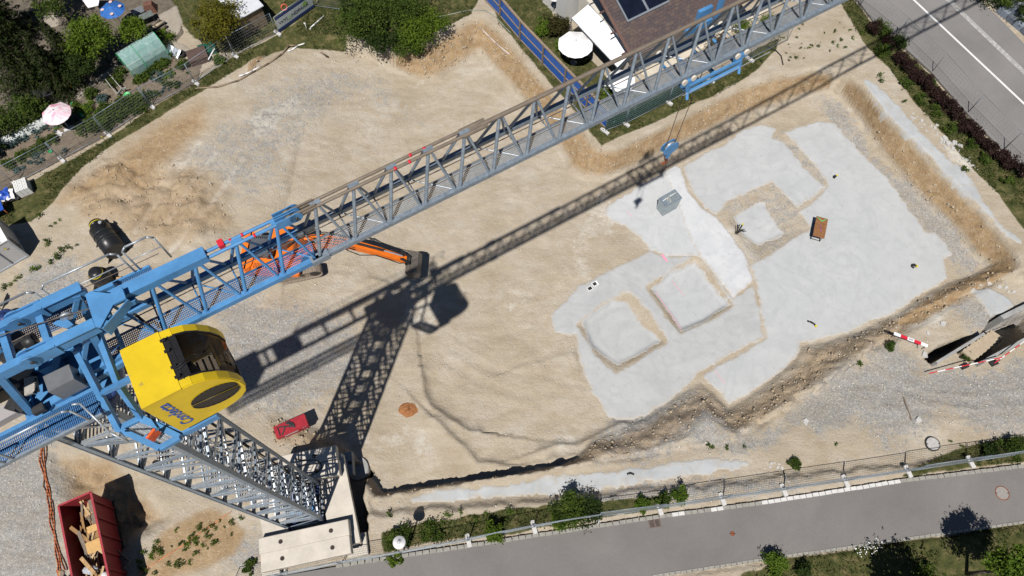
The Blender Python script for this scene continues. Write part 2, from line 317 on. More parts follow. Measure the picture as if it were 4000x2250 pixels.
ST = .12
xf = np.arange(-47, 47.001, ST); yf = np.arange(-6, 52.001, ST)
def floor_z(x, y): return -2.0 * sst(-21, -3.5, x + .12 * (y - 15)) * (.25 + .75 * sst(5, 12, y + 1.2 * (x + 12))) - .03
def height_raw(X, Y):
    yard = -.4 * sst(.3, -.12, sdp(X, Y, YARD, 2) + .3 * fbm(X, Y, .9, 31) + .16 * fbm(X, Y, .3, 32, 2))
    yard = yard - .55 * sst(1.2, 5.5, Y - (4.6 + .16 * X)) * sst(1, 7, X) * (yard < -.3)
    edge = .32 * fbm(X, Y, 1.6, 5) + .1 * fbm(X, Y, .35, 6, 2)
    dr = sdp(X, Y, RIM, 60); dt = sdp(X, Y, TOE, 60)
    a = np.clip(-dr + edge * .5, 0, None); b = np.clip(dt + edge * .5, 0, None)
    t = np.where(dr >= .3, 0, np.where(b <= 0, 1, a / (a + b + 1e-6)))
    fz = floor_z(X, Y)
    south = 1 - sst(-.3, .3, Y - (17 + .3 * X))
    mid_ = np.clip(4 * t * (1 - t), 0, 1)
    t = np.clip(t + south * mid_ * (.02 * np.sin(2 * np.pi * (2.6 * t + 2.2 * fbm(X, Y, 1.9, 61, 3))) + .12 * fbm(X, Y, .5, 62, 3)), 0, 1) * (t > 0)
    z = yard * (1 - t) + fz * t
    bank = np.clip(1 - np.abs(t - .5) * 2.05, 0, 1) * (np.abs(fz) > .3)
    for i, p in enumerate(REC):
        d = sdp(X, Y, p, 1); dp = sdp(X, Y, PAD[i], 4)
        q = np.where(d >= 0, 0, np.where(dp <= 0, 1, -d / (-d + np.clip(dp, 0, None) + 1e-6)))
        z = z - (.34, .38, .42)[i] * q
    slab = np.zeros(X.shape)
    for p in (S_DIAG, S_LEFT, S_RIGHT, S_UP, S_EAST, S_SOUTH): slab = np.maximum(slab, sst(.4, 0, sdp(X, Y, p, 1)))
    inpit = (t >= .999) * 1.0
    n = .10 * fbm(X, Y, 5.0, 11, 3) + .05 * fbm(X, Y, 1.1, 12, 3) + .03 * fbm(X, Y, .4, 13, 2)
    z = z + n * (1 - slab) * np.where(dr < 0, 1, .45)
    z = z + bank * (.22 * fbm(X, Y, 1.3, 21, 4) + .14 * np.abs(fbm(X, Y, .5, 23, 2)) + .13 * fbm(X, Y, .3, 24, 1))
    # clods, ridges and machine tracks
    cl = PL([(250, 740), (420, 600), (560, 600), (700, 640), (840, 720), (860, 860), (700, 880), (500, 760), (350, 760)])
    z = z + sst(.5, -.6, sdp(X, Y, cl, 2)) * (.24 * np.abs(fbm(X, Y, .75, 41, 3)) + .15 * fbm(X, Y, 2.4, 42, 2))
    ch = sst(1.2, -1.5, sdp(X, Y, CHURN, 3)); z = z + ch * (.75 * fbm(X, Y, 3.0, 43, 3) + .4 * np.abs(fbm(X, Y, 1.0, 44, 3)))
    for line, hh, dec, lev in (([(1645, 1440), (1655, 1530), (1680, 1580), (1760, 1640), (1830, 1680), (1870, 1685)], .34, 2.2, -1.6), ([(1700, 1640), (1760, 1700), (1830, 1760), (1858, 1806), (1960, 1812)], .3, 1.6, -1.4),
                               ([(2110, 1760), (2170, 1742), (2260, 1738), (2340, 1700), (2440, 1650)], .3, 1.2, -1.8), ([(2150, 1790), (2250, 1776), (2330, 1765)], .22, .8, -1.2),
                               ([(1420, 1120), (1440, 1090), (1500, 1105), (1540, 1120)], .12, .8, -1.7), ([(1120, 1100), (1130, 850), (1180, 560), (1290, 470), (1400, 380)], -.12, 1.5, -1.5),
                               ([(2010, 1440), (2120, 1410), (2230, 1380)], .1, 1.0, -1.8)):
        d, sd = sdl(X, Y, PL(line, lev)); d = d + .12 * fbm(X, Y, .6, 55, 2)
        z = z + np.where(sd < 0, 1.5 * hh * np.exp(-np.clip(d, 0, None) / dec), 1.5 * hh * np.exp(-np.clip(d, 0, None) / .22)) * (1 - slab)
    for k, line in enumerate(TRACKS):
        d, sd = sdl(X, Y, line); lug = np.sin((X * .8 + Y) * 2 * np.pi / .32); z = z + (-.06 * np.exp(-(d / .26) ** 4) * (1 + .45 * lug) + .045 * np.exp(-((d - .42) / .14) ** 2)) * (1 - slab) * (1.0 if k < 5 else .38)
    z = z - 1.9 * sst(.05, -.35, sdp(X, Y, BTR, 1.5) + .25 * fbm(X, Y, .8, 81, 3))
    hw = sst(.8, -.9, sdp(X, Y, HOLW, 2.5) + .5 * fbm(X, Y, 1.2, 82, 3)); z = z - .85 * hw + hw * .35 * np.abs(fbm(X, Y, .7, 83, 3))
    for p in (STREET, MROAD): z = np.where(sdp(X, Y, p, 1) < .25, -.16, z)
    z = z - sst(-.03, -.2, sdp(X, Y, HOLE1, 1)) * 2.4 - sst(-.03, -.2, sdp(X, Y, HOLE2, 1)) * 2.3
    return z, t, bank, slab
GX, GY = np.meshgrid(xf, yf)
ZF, TF, BK, SLF = height_raw(GX, GY)
def hgt(x, y):
    x = np.asarray(x, float); y = np.asarray(y, float)
    u = np.clip((x - xf[0]) / ST, 0, len(xf) - 2.001); v = np.clip((y - yf[0]) / ST, 0, len(yf) - 2.001)
    i = u.astype(int); j = v.astype(int); u = u - i; v = v - j
    return ZF[j, i] * (1 - u) * (1 - v) + ZF[j, i + 1] * u * (1 - v) + ZF[j + 1, i] * (1 - u) * v + ZF[j + 1, i + 1] * u * v
def T(px, py, dz=0.0):
    """where the line of sight through a photo point meets the terrain"""
    z = 0.0
    for _ in range(8):
        x, y = P2(px, py, z); z = .5 * z + .5 * float(hgt(x, y))
    x, y = P2(px, py, z); return Vector((x, y, float(hgt(x, y)) + dz))
def on(v, dz=0.0): return Vector((v[0], v[1], float(hgt(v[0], v[1])) + dz))

PAD = [[(cx + (x - cx) * 1.17, cy + (y - cy) * 1.17) for x, y in p] for p in PAD for cx, cy in [tuple(np.mean(p, axis=0))]]
GRASS = [PL(p) for p in (
    [(-200, 800), (0, 700), (100, 720), (250, 640), (430, 530), (600, 420), (770, 320), (930, 215), (1090, 130), (1230, 40), (1330, 120), (1400, 150), (1300, 150), (1130, 160), (1040, 195), (940, 260), (800, 345), (640, 440), (440, 565), (330, 650), (210, 790), (120, 860), (0, 890), (-200, 960)],
    [(640, -60), (1240, -60), (1240, 40), (1085, 130), (930, 200), (860, 200), (760, 150), (690, 60)],
    [(1240, -60), (1900, -60), (1840, 55), (1740, 105), (1640, 155), (1400, 150), (1230, 110)],
    [(1900, -60), (2100, -60), (2165, 60), (2310, 230), (2420, 350), (2420, 500), (2345, 560), (2240, 430), (2080, 245), (1950, 95)],
    [(3250, -60), (3350, 0), (3410, 90), (3520, 175), (3640, 290), (3780, 450), (3920, 600), (4000, 680), (4150, 800), (4150, 980), (4000, 900), (3900, 760), (3800, 660), (3680, 520), (3560, 390), (3470, 270), (3370, 170), (3310, 60)],
    [(2300, 480), (2440, 440), (2600, 390), (2900, 220), (3050, 140), (3030, 200), (2930, 295), (2790, 375), (2640, 440), (2500, 505), (2350, 570)],
    [(1490, 2080), (1650, 2040), (1800, 2020), (2000, 1995), (2300, 1965), (2600, 1935), (2600, 1985), (2350, 2025), (1900, 2090), (1700, 2125), (1500, 2160)],
    [(3000, 2210), (3052, 2180), (3352, 2138), (3699, 2088), (4000, 2046), (4400, 1990), (4400, 2500), (2700, 2500), (2900, 2240)],
    [(3640, 1790), (3760, 1740), (4000, 1700), (4200, 1680), (4200, 1760), (4000, 1800), (3700, 1845), (3530, 1860)])]
GRAVEL = [PL(p, z) for p, z in (
    ([(640, 640), (800, 560), (900, 480), (1000, 420), (1150, 300), (1300, 260), (1500, 280), (1640, 360), (1650, 450), (1560, 440), (1400, 360), (1250, 470), (1150, 560), (1120, 760), (1000, 800), (850, 740)], -1.2),
    ([(880, 1200), (1200, 1180), (1420, 1230), (1400, 1500), (1150, 1600), (960, 1620), (900, 1480)], -1.2),
    ([(-200, 1780), (200, 1740), (240, 1900), (235, 2050), (280, 2300), (-200, 2400)], 0),
    ([(3400, 1270), (3520, 1330), (3640, 1430), (3800, 1440), (4200, 1360), (4200, 1710), (3850, 1680), (3700, 1610), (3560, 1740), (3440, 1740), (3380, 1640), (3200, 1680), (3080, 1650), (3250, 1510), (3400, 1400)], -.4),
    ([(3230, 390), (3340, 470), (3430, 600), (3570, 740), (3700, 870), (3860, 1030), (3780, 1090), (3700, 1000), (3600, 880), (3500, 740), (3360, 610), (3270, 490)], -1.9),
    ([(100, 1060), (280, 1000), (330, 1120), (240, 1230), (120, 1260), (20, 1220)], 0),
    ([(2450, 1650), (2700, 1520), (2780, 1560), (2860, 1660), (2700, 1700), (2500, 1800), (2330, 1800), (2330, 1740)], -1),
    ([(2300, 1940), (2600, 1900), (2900, 1875), (3150, 1860), (3150, 1910), (2700, 1950), (2300, 2000)], -.1),
    ([(2680, 1640), (2780, 1650), (2860, 1720), (3000, 1680), (3080, 1660), (3000, 1760), (2800, 1770), (2700, 1730)], -.4),
    ([(1180, 2090), (1080, 2060), (950, 2120), (900, 2200), (1000, 2240), (1040, 2150)], 0),
    ([(2800, 780), (3030, 700), (3190, 890), (2950, 1040)], -2), ([(3020, 500), (3080, 530), (3260, 720), (3200, 790), (3040, 560)], -2), ([(3700, 1180), (3900, 1120), (4100, 1200), (4000, 1290), (3840, 1300)], -.4))]
def masks(X, Y, T_, BK_):
    e = .35 * fbm(X, Y, 1.2, 71, 4) + .5 * fbm(X, Y, 4, 72, 2)
    gr = np.zeros(X.shape); gv = np.zeros(X.shape)
    for p in GRASS: gr = np.maximum(gr, sst(.25, -.25, sdp(X, Y, p, 1.5) + e * .45))
    for i, p in enumerate(GRAVEL): gv = np.maximum(gv, (.55, .8)[i] * sst(1.6, -1.6, sdp(X, Y, p, 3) + e * 2.6) if i < 2 else (.55 if i in (10, 11) else 1) * sst(1.3, -1.3, sdp(X, Y, p, 3) + e * 1.8))
    top = sst(-.15, .1, Y - (19 + .42 * X) + 0 * X) ; east = sst(13.5, 15.5, X - .25 * (36 - Y)) * (Y > 17)
    br = np.clip(BK_ * 1.7 - .1, 0, .95) * np.clip(np.maximum(top, east), 0, 1)
    b2 = np.clip(BK_ * 1.6, 0, 1) * (1 - np.clip(np.maximum(top, east), 0, 1)) * .55
    br = np.maximum(br, b2)
    br = np.maximum(br, .8 * sst(1.5, -1.5, sdp(X, Y, PL([(200, 800), (420, 600), (800, 400), (820, 500), (700, 620), (560, 760), (300, 800)]), 2.5) + e * 2))
    br = np.maximum(br, .55 * sst(.8, -.8, sdp(X, Y, PL([(200, 1770), (400, 1830), (560, 1950), (640, 2020), (500, 2110), (420, 2190), (340, 2050), (300, 1900)]), 2.5) + e))
    br = np.maximum(br, .62 * sst(1.2, -1.2, sdp(X, Y, CHURN, 3) + e * 2.2)); br = np.maximum(br, .75 * sst(.6, -.6, sdp(X, Y, HOLW, 2.5) + e)); br = np.maximum(br, .15 * sst(1.5, -1.5, sdp(X, Y, PL([(1150, 560), (1290, 480), (1420, 400), (1620, 520), (1640, 800), (1500, 1000), (1150, 1050)], -1.5), 3) + e * 1.5))
    br = np.maximum(br, .8 * sst(.4, -.4, sdp(X, Y, PL([(530, 2230), (640, 2080), (820, 1990), (960, 2080), (900, 2160), (760, 2230), (600, 2290)]), 2) + e * 1.2))
    pale = sst(.1, .5, fbm(X, Y, 3.2, 77, 4)) * .55 * (T_ > .9)
    for q in TRACKS[:5]: pale = np.maximum(pale, .62 * np.exp(-(sdl(X, Y, q)[0] / .3) ** 4))
    for p in ([(960, 480), (1060, 420), (1180, 350), (1230, 300), (1160, 420), (1060, 520), (1000, 560)], [(620, 740), (720, 600), (770, 640), (660, 800)], [(3500, 1200), (3700, 1130), (3760, 1180), (3700, 1300), (3500, 1290)], [(3640, 560), (3760, 640), (3790, 700), (3740, 690), (3650, 600)]):
        pale = np.maximum(pale, .8 * sst(.5, -.5, sdp(X, Y, PL(p, -.8), 2) + e * 1.6))
    return gr, gv, br, pale
MG, MV, MBR, MP = masks(GX, GY, TF, BK)
xo = np.array([-900, -400, -180, -90, -60.]); xall = np.concatenate([xo, xf, -xo[::-1]]); yall = np.concatenate([[-900, -400, -150, -60, -20.], yf, [60, 90, 180, 400, 900.]])
def pad(a, v=None):
    o = np.pad(a, 5, mode='edge')
    return o
XX, YY = np.meshgrid(xall, yall); ZZ = pad(ZF)
V = np.stack([XX, YY, ZZ], -1).reshape(-1, 3); ny, nx = XX.shape
idx = np.arange(nx * ny).reshape(ny, nx)
F = np.stack([idx[:-1, :-1], idx[:-1, 1:], idx[1:, 1:], idx[1:, :-1]], -1).reshape(-1, 4)

# ground material: four soils mixed by surveyed coverage
gm = bpy.data.materials.new('site_soil'); ns, ls = nt(gm); b = ns['Principled BSDF']; b.inputs['Roughness'].default_value = .95; b.inputs['Specular IOR Level'].default_value = .15
def attr(nm):
    a = ns.new('ShaderNodeAttribute'); a.attribute_name = nm; return a.outputs['Fac']
def math_(op, a, c):
    m = ns.new('ShaderNodeMath'); m.operation = op
    for i, v in enumerate((a, c)):
        if isinstance(v, (int, float)): m.inputs[i].default_value = v
        else: ls.new(v, m.inputs[i])
    return m.outputs[0]
def voro(scale, feat='F1'):
    v = ns.new('ShaderNodeTexVoronoi'); v.inputs['Scale'].default_value = scale; ls.new(pos(ns), v.inputs['Vector']); return v
n_big = noise(ns, ls, .35, 3, .65); n_mid = noise(ns, ls, 1.7, 5, .72); n_fine = noise(ns, ls, 16, 1, .7); n_cov = noise(ns, ls, 2.6, 4, .8)
sand = ramp(ns, ls, n_big, [(.3, (.38, .325, .25)), (.5, (.425, .37, .295)), (.7, (.46, .415, .35))])
sand = mixc(ns, ls, ramp(ns, ls, n_mid, [(.46, (0, 0, 0)), (.72, (.75, .75, .75))]), sand, (.4, .335, .245))
v1 = voro(19); v2 = voro(8.5)
st = ramp(ns, ls, v1.outputs['Color'], [(.0, (.17, .17, .175)), (.45, (.275, .272, .268)), (.75, (.37, .36, .345)), (1, (.66, .64, .6))])
st2 = ramp(ns, ls, v2.outputs['Color'], [(.0, (.24, .235, .23)), (.6, (.36, .345, .32)), (1, (.52, .49, .44))])
grav = mixc(ns, ls, .35, st, st2)
grav = mixc(ns, ls, ramp(ns, ls, n_mid, [(.46, (0, 0, 0)), (.72, (.5, .5, .5))]), grav, (.4, .35, .28))
loam = ramp(ns, ls, n_mid, [(.3, (.26, .175, .095)), (.55, (.355, .25, .145)), (.75, (.42, .32, .21))])
loam = mixc(ns, ls, ramp(ns, ls, n_cov, [(.5, (0, 0, 0)), (.7, (.75, .75, .75))]), loam, (.44, .36, .26))
soil = ramp(ns, ls, n_mid, [(.3, (.035, .045, .016)), (.5, (.075, .08, .028)), (.68, (.17, .14, .07)), (.8, (.27, .21, .12))])
lime = ramp(ns, ls, n_mid, [(.3, (.5, .46, .39)), (.7, (.6, .58, .54))])
def cover(nm, amp=.7, lo=.36, hi=.62):
    k = math_('ADD', attr(nm), math_('MULTIPLY', math_('SUBTRACT', n_cov, .5), amp)); return ramp(ns, ls, k, [(lo, (0, 0, 0)), (hi, (1, 1, 1))])
c = mixc(ns, ls, cover('pale', 1.6, .3, .8), sand, lime)
c = mixc(ns, ls, cover('gravel', 2.4, .3, .75), c, grav)
c = mixc(ns, ls, cover('loam', .9, .2, .8), c, loam)
# scattered pebbles everywhere
peb = ramp(ns, ls, v2.outputs['Distance'], [(.0, (1, 1, 1)), (.17, (1, 1, 1)), (.24, (0, 0, 0))])
pk = math_('MULTIPLY', peb, ramp(ns, ls, v2.outputs['Color'], [(.72, (0, 0, 0)), (.8, (1, 1, 1))]))
c = mixc(ns, ls, math_('MULTIPLY', pk, .75), c, (.6, .57, .51))
c = mixc(ns, ls, cover('green', .5), c, soil)
c = mixc(ns, ls, .36, c, mixc(ns, ls, n_fine, (.55, .55, .55), (1.5, 1.5, 1.5)), 'MULTIPLY')
mp = ns.new('ShaderNodeMapping'); ls.new(pos(ns), mp.inputs[0]); mp.inputs['Rotation'].default_value = (0, 0, .95); mp.inputs['Scale'].default_value = (.2, .6, 1); bnd = noise(ns, ls, 1.0, 5, .65, mp.outputs[0], 2.2)
mp2 = ns.new('ShaderNodeMapping'); ls.new(pos(ns), mp2.inputs[0]); mp2.inputs['Rotation'].default_value = (0, 0, -.35); mp2.inputs['Scale'].default_value = (.16, .5, 1); bnd2 = noise(ns, ls, 1.0, 5, .65, mp2.outputs[0], 2.6)
c = mixc(ns, ls, 1.0, c, ramp(ns, ls, bnd, [(.34, (.93, .91, .88)), (.5, (1.0, 1.0, .99)), (.66, (1.09, 1.09, 1.09))]), 'MULTIPLY'); c = mixc(ns, ls, 1.0, c, ramp(ns, ls, bnd2, [(.36, (.96, .94, .92)), (.55, (1.01, 1.01, 1.0)), (.68, (1.06, 1.06, 1.06))]), 'MULTIPLY')
ls.new(c, b.inputs['Base Color'])
bump(ns, ls, b, math_('ADD', math_('MULTIPLY', noise(ns, ls, 6.5, 4, .8), .8), n_mid), .75, .13)
me = fast('ground', V, F, [gm])
for nm, a in (('green', MG), ('gravel', MV), ('loam', MBR), ('pale', MP)):
    at = me.attributes.new(nm, 'FLOAT', 'POINT'); at.data.foreach_set('value', pad(a).astype(np.float32).ravel())
me.polygons.foreach_set('use_smooth', np.ones(len(me.polygons), bool))
ground = link(bpy.data.objects.new('ground', me)); tag(ground, 'sandy excavated ground of the building site', None, None, 'structure')

# ------------------------------------------------------------------ thin cast or laid sheets that follow the ground
def sheet(name, polys, m, off=.035, holes=(), step=.1, rough=.16, seed=3, flat=None):
    q = np.concatenate([np.asarray(p) for p in polys]); x0, y0 = q.min(0) - .4; x1, y1 = q.max(0) + .4
    X, Y = np.meshgrid(np.arange(x0, x1, step), np.arange(y0, y1, step))
    d = np.full(X.shape, 99.0)
    for p in polys: d = np.minimum(d, sdp(X, Y, p, 1))
    for p in holes: d = np.maximum(d, -sdp(X, Y, p, 1))
    d = d + rough * (1.0 * fbm(X, Y, .7, seed, 4) + .6 * fbm(X, Y, .2, seed + 9, 2))
    cell = (d[:-1, :-1] < 0) | (d[1:, :-1] < 0) | (d[:-1, 1:] < 0) | (d[1:, 1:] < 0)
    cc = .25 * (d[:-1, :-1] + d[1:, :-1] + d[:-1, 1:] + d[1:, 1:]); cell = cc < step * .35
    Z = (hgt(X, Y) if flat is None else np.full(X.shape, flat)) + off
    Z = np.where(d > -step * .2, Z - off - .05, Z)
    id_ = np.arange(X.size).reshape(X.shape)
    F = np.stack([id_[:-1, :-1], id_[:-1, 1:], id_[1:, 1:], id_[1:, :-1]], -1)[cell]
    u, inv = np.unique(F, return_inverse=True)
    V = np.stack([X.ravel()[u], Y.ravel()[u], Z.ravel()[u]], -1)
    me = fast(name, V, inv.reshape(-1, 4), [m]); at_ = me.attributes.new('edge', 'FLOAT', 'POINT'); at_.data.foreach_set('value', np.clip(1 + d.ravel()[u] / .4, 0, 1).astype(np.float32)); me.polygons.foreach_set('use_smooth', np.ones(len(me.polygons), bool))
    return link(bpy.data.objects.new(name, me))
def concmat(name, lo, hi, stain):
    m = bpy.data.materials.new(name); ns, ls = nt(m); b = ns['Principled BSDF']; b.inputs['Roughness'].default_value = .9; b.inputs['Specular IOR Level'].default_value = .2
    c = ramp(ns, ls, noise(ns, ls, .6, 4, .6, dist=.6), [(.3, lo), (.7, hi)])
    c = mixc(ns, ls, ramp(ns, ls, noise(ns, ls, 1.9, 4, .75), [(.5, (0, 0, 0)), (.75, (.8, .8, .8))]), c, stain)
    c = mixc(ns, ls, .18, c, mixc(ns, ls, noise(ns, ls, 22, 3), (.55, .55, .55), (1.4, 1.4, 1.4)), 'MULTIPLY')
    vs = ns.new('ShaderNodeTexVoronoi'); vs.inputs['Scale'].default_value = 2.1; ls.new(pos(ns), vs.inputs['Vector']); sp = mixc(ns, ls, 1.0, ramp(ns, ls, vs.outputs['Distance'], [(.05, (1, 1, 1)), (.14, (0, 0, 0))]), ramp(ns, ls, vs.outputs['Color'], [(.6, (0, 0, 0)), (.8, (.6, .6, .6))]), 'MULTIPLY')
    c = mixc(ns, ls, sp, c, (.3, .27, .22))
    c = mixc(ns, ls, ramp(ns, ls, noise(ns, ls, .28, 3, .55, dist=1.5), [(.44, (0, 0, 0)), (.5, (.3, .3, .3)), (.56, (.05, .05, .05))]), c, tuple(x * .82 for x in lo))
    ea = ns.new('ShaderNodeAttribute'); ea.attribute_name = 'edge'; mm = ns.new('ShaderNodeMath'); mm.operation = 'MULTIPLY_ADD'; ls.new(noise(ns, ls, 3.3, 4, .75), mm.inputs[0]); mm.inputs[1].default_value = 1.5; ls.new(ea.outputs['Fac'], mm.inputs[2])
    sb_ = ns.new('ShaderNodeMath'); sb_.operation = 'SUBTRACT'; ls.new(mm.outputs[0], sb_.inputs[0]); sb_.inputs[1].default_value = .85; c = mixc(ns, ls, ramp(ns, ls, sb_.outputs[0], [(.35, (0, 0, 0)), (.95, (.8, .8, .8))]), c, (.41, .36, .29))
    ls.new(c, b.inputs['Base Color']); bump(ns, ls, b, noise(ns, ls, 9, 2, .7), .25, .03); return m
C_W = concmat('fresh_pale_concrete', (.52, .538, .555), (.6, .612, .622), (.45, .466, .48))
C_M = concmat('lean_concrete_mid', (.4, .412, .415), (.46, .47, .472), (.36, .37, .372))
C_L = concmat('lean_concrete_light', (.425, .44, .447), (.48, .493, .498), (.385, .398, .403))
C_R = concmat('spilled_concrete', (.38, .4, .41), (.48, .5, .51), (.42, .37, .3))
def slab(name, polys, m, label, **k): return tag(sheet(name, polys, m, **k), label, None, None, 'structure')
S_BR = PL([(2590, 672), (2637, 645), (2660, 655), (2693, 750), (2750, 817), (2802, 848), (2849, 905), (2911, 993), (2925, 1040), (2947, 1092), (2937, 1107), (2864, 1164), (2800, 1085), (2725, 990), (2690, 935), (2668, 865), (2640, 780)], -2)
slab('concrete_slab', [S_BR], C_W, 'whitest strip of fresh concrete running diagonally past the metal box', off=.075, rough=.08)
C_D = concmat('pale_dry_concrete', (.47, .485, .495), (.53, .542, .55), (.42, .435, .445))
slab('concrete_slab', [S_DIAG], C_D, 'pale concrete patch left of the whitest strip', off=.05)
slab('concrete_slab', [S_LEFT], C_M, 'mid grey blinding concrete around the two square recesses', holes=REC[:2])
slab('concrete_slab', [S_RIGHT], C_L, 'large light grey blinding concrete on the right of the pit', off=.045)
slab('concrete_slab', [S_UP], C_L, 'pale blinding concrete under the crane jib shadow', off=.04)
for p, t in zip(PAD, ('lower left', 'middle', 'upper gravel edged')): slab('concrete_slab', [p], C_L if t != 'lower left' else C_M, 'sunken square concrete pad in the %s recess' % t, off=.03)
slab('concrete_slab', [S_EAST], C_R, 'ragged grey concrete strip along the eastern bank', rough=.22)
slab('concrete_slab', [S_SOUTH], C_R, 'ragged pale concrete strip along the street side', rough=.22)

# ------------------------------------------------------------------ roads
def asphalt(name, base, seed):
    m = bpy.data.materials.new(name); ns, ls = nt(m); b = ns['Principled BSDF']; b.inputs['Roughness'].default_value = .9; b.inputs['Specular IOR Level'].default_value = .25
    c = ramp(ns, ls, noise(ns, ls, .22, 6, .6, dist=.4), [(.32, tuple(x * .86 for x in base)), (.68, tuple(x * 1.1 for x in base))])
    c = mixc(ns, ls, .6, c, mixc(ns, ls, noise(ns, ls, 26, 4, .8), (.35, .35, .35), (1.65, 1.65, 1.65)), 'MULTIPLY')
    c = mixc(ns, ls, ramp(ns, ls, noise(ns, ls, 1.2, 6, .8), [(.62, (0, 0, 0)), (.8, (.4, .4, .4))]), c, tuple(x * .7 for x in base))
    ls.new(c, b.inputs['Base Color']); bump(ns, ls, b, noise(ns, ls, 40, 3), .3, .02); return m
A1 = asphalt('old_asphalt', (.187, .177, .169), 1); A2 = asphalt('road_asphalt', (.212, .204, .199), 2)
def flatpoly(name, poly, m, z0=-.12, z1=.02): return MB().prism(poly, z0, z1).build(name, m)
tag(flatpoly('street', STREET, A1), 'narrow grey brown asphalt street along the bottom', None, None, 'structure')
tag(flatpoly('road', MROAD, A2), 'wide grey asphalt road with white line at top right', None, None, 'structure')
LINE = mat('road_paint', (.7, .7, .7), .7, 0, .08, 3, wear=((.45, .44, .43), .25))
def strip(name, a, b_, w, z, m, parent=None):
    a = Vector(a); b_ = Vector(b_); d = (b_ - a).normalized(); s_ = Vector((-d.y, d.x, 0)) * w / 2
    o = MB().slabpoly([a - s_, b_ - s_, b_ + s_, a + s_], (0, 0, 1), .004); return o.build(name, m, parent)
tag(strip('road_marking', P(3480, -85, .024), P(4250, 640, .024), .17, 0, LINE), 'long white line painted along the wide road', None, None, 'structure')
# ------------------------------------------------------------------ tower crane, built in its own frame: s along the jib, n across, z up
JA = math.radians(30.6); MX, MY = -11.33, 5.43
def JL(px, py, z):
    x, y = P2(px, py, z); x -= MX; y -= MY
    return Vector((x * math.cos(JA) + y * math.sin(JA), -x * math.sin(JA) + y * math.cos(JA), z))
crane = thing('tower_crane', 'tall tower crane with blue head, yellow cab and long galvanised jib', 'crane', (MX, MY, 0), JA)
# mast
MA = math.radians(12.0) - JA
def ML(x, y, z): return Vector((x * math.cos(MA) - y * math.sin(MA), x * math.sin(MA) + y * math.cos(MA), z))
mast = part('mast', crane); MW = .99; MZ0, MZ1 = .75, 23.0
for sx, sy in ((-1, -1), (1, -1), (1, 1), (-1, 1)):
    o = MB(); c0 = ML(sx * MW, sy * MW, 0)
    for a, w, h in ((Vector((-sx * .07, 0)), .2, .03), (Vector((0, -sy * .07)), .03, .2)):
        q = ML(sx * MW + a.x, sy * MW + a.y, (MZ0 + MZ1) / 2); o.box(q, (w, h, MZ1 - MZ0), MA)
    o.build('leg', GALV, mast)
NP = 24; PH = (MZ1 - MZ0) / NP
cs = ((-1, -1), (1, -1), (1, 1), (-1, 1))
for f in range(4):
    a, b = cs[f], cs[(f + 1) % 4]; k = .97
    for i in range(NP):
        z0, z1 = MZ0 + i * PH, MZ0 + (i + 1) * PH
        p, q = (a, b) if (i + f) % 2 == 0 else (b, a)
        bar('brace', ML(p[0] * MW * k, p[1] * MW * k, z0 + .06), ML(q[0] * MW * k, q[1] * MW * k, z1 - .06), .07, GALV_L if (i + f) % 3 else GALV, mast, 'box', .018, up=ML(a[0] + b[0], a[1] + b[1], 0))
        if i % 2 == 0: bar('brace', ML(a[0] * MW * k, a[1] * MW * k, z0), ML(b[0] * MW * k, b[1] * MW * k, z0), .04, GALV, mast, 'box', .04)
        if i % 4 in (1, 2): bar('brace', ML(p[0] * MW * .93, p[1] * MW * .93, z0 + .12), ML(q[0] * MW * .93, q[1] * MW * .93, z1), .04, GALV_L, mast, 'box', .012, up=ML(a[0] + b[0], a[1] + b[1], 0))
for i, z in enumerate((3.2, 7.7, 12.1, 16.6, 21.0)):
    o = MB()
    for k in range(18): o.box(ML(-.85 + .1 * k, .15 if i % 2 else -.15, z), (.035, 1.5, .03), MA)
    for y in (-.85, -.4, 0, .4, .85): o.box(ML(0, y, z - .02), (1.8, .03, .04), MA)
    o.build('platform', GALV_L, mast)
    la = MB(); sg = 1 if i % 2 else -1; zb = z - 4.3 if i else .8
    for dx in (-.2, .2): la.cyl(ML(dx, sg * .55, zb), ML(dx, sg * .35, z + .9), .022, n=6)
    for k in range(12): t = k / 12; la.cyl(ML(-.2, sg * (.55 - .2 * t), zb + t * (z - zb)), ML(.2, sg * (.55 - .2 * t), zb + t * (z - zb)), .014, n=5)
    la.build('ladder', ALU, mast)
cb = MB(); g = random.Random(4)
for k in range(4): cb.tube([ML(.55 + .04 * k + g.uniform(-.03, .03), .8, z) for z in np.linspace(.8, 23, 12)], .02, 5)
cb.build('cable_bundle', RUBBER, mast)
o = MB()
for z in (6, 11, 17): o.cyl(ML(-.6, -.75, z), ML(-.6, -.75, z + .25), .12, n=8)
o.build('cable_clamp', DARKST, mast)
MB().box(ML(-.25, -.5, 1.5), (.8, .6, .9), MA).box(ML(.45, -.2, 1.3), (.4, .5, .6), MA).build('switch_cabinet', BLUE, mast)
o = MB()
for x, y in cs: o.box(ML(x * MW, y * MW, .62), (.46, .46, .3), MA)
for x, y in ((1, 1), (1, -1)): o.beam(ML(-x * 1.6, -y * 1.6, .42), ML(x * 1.6, y * 1.6, .42), .3, .34)
o.build('base_cross', BLUE_D, mast)

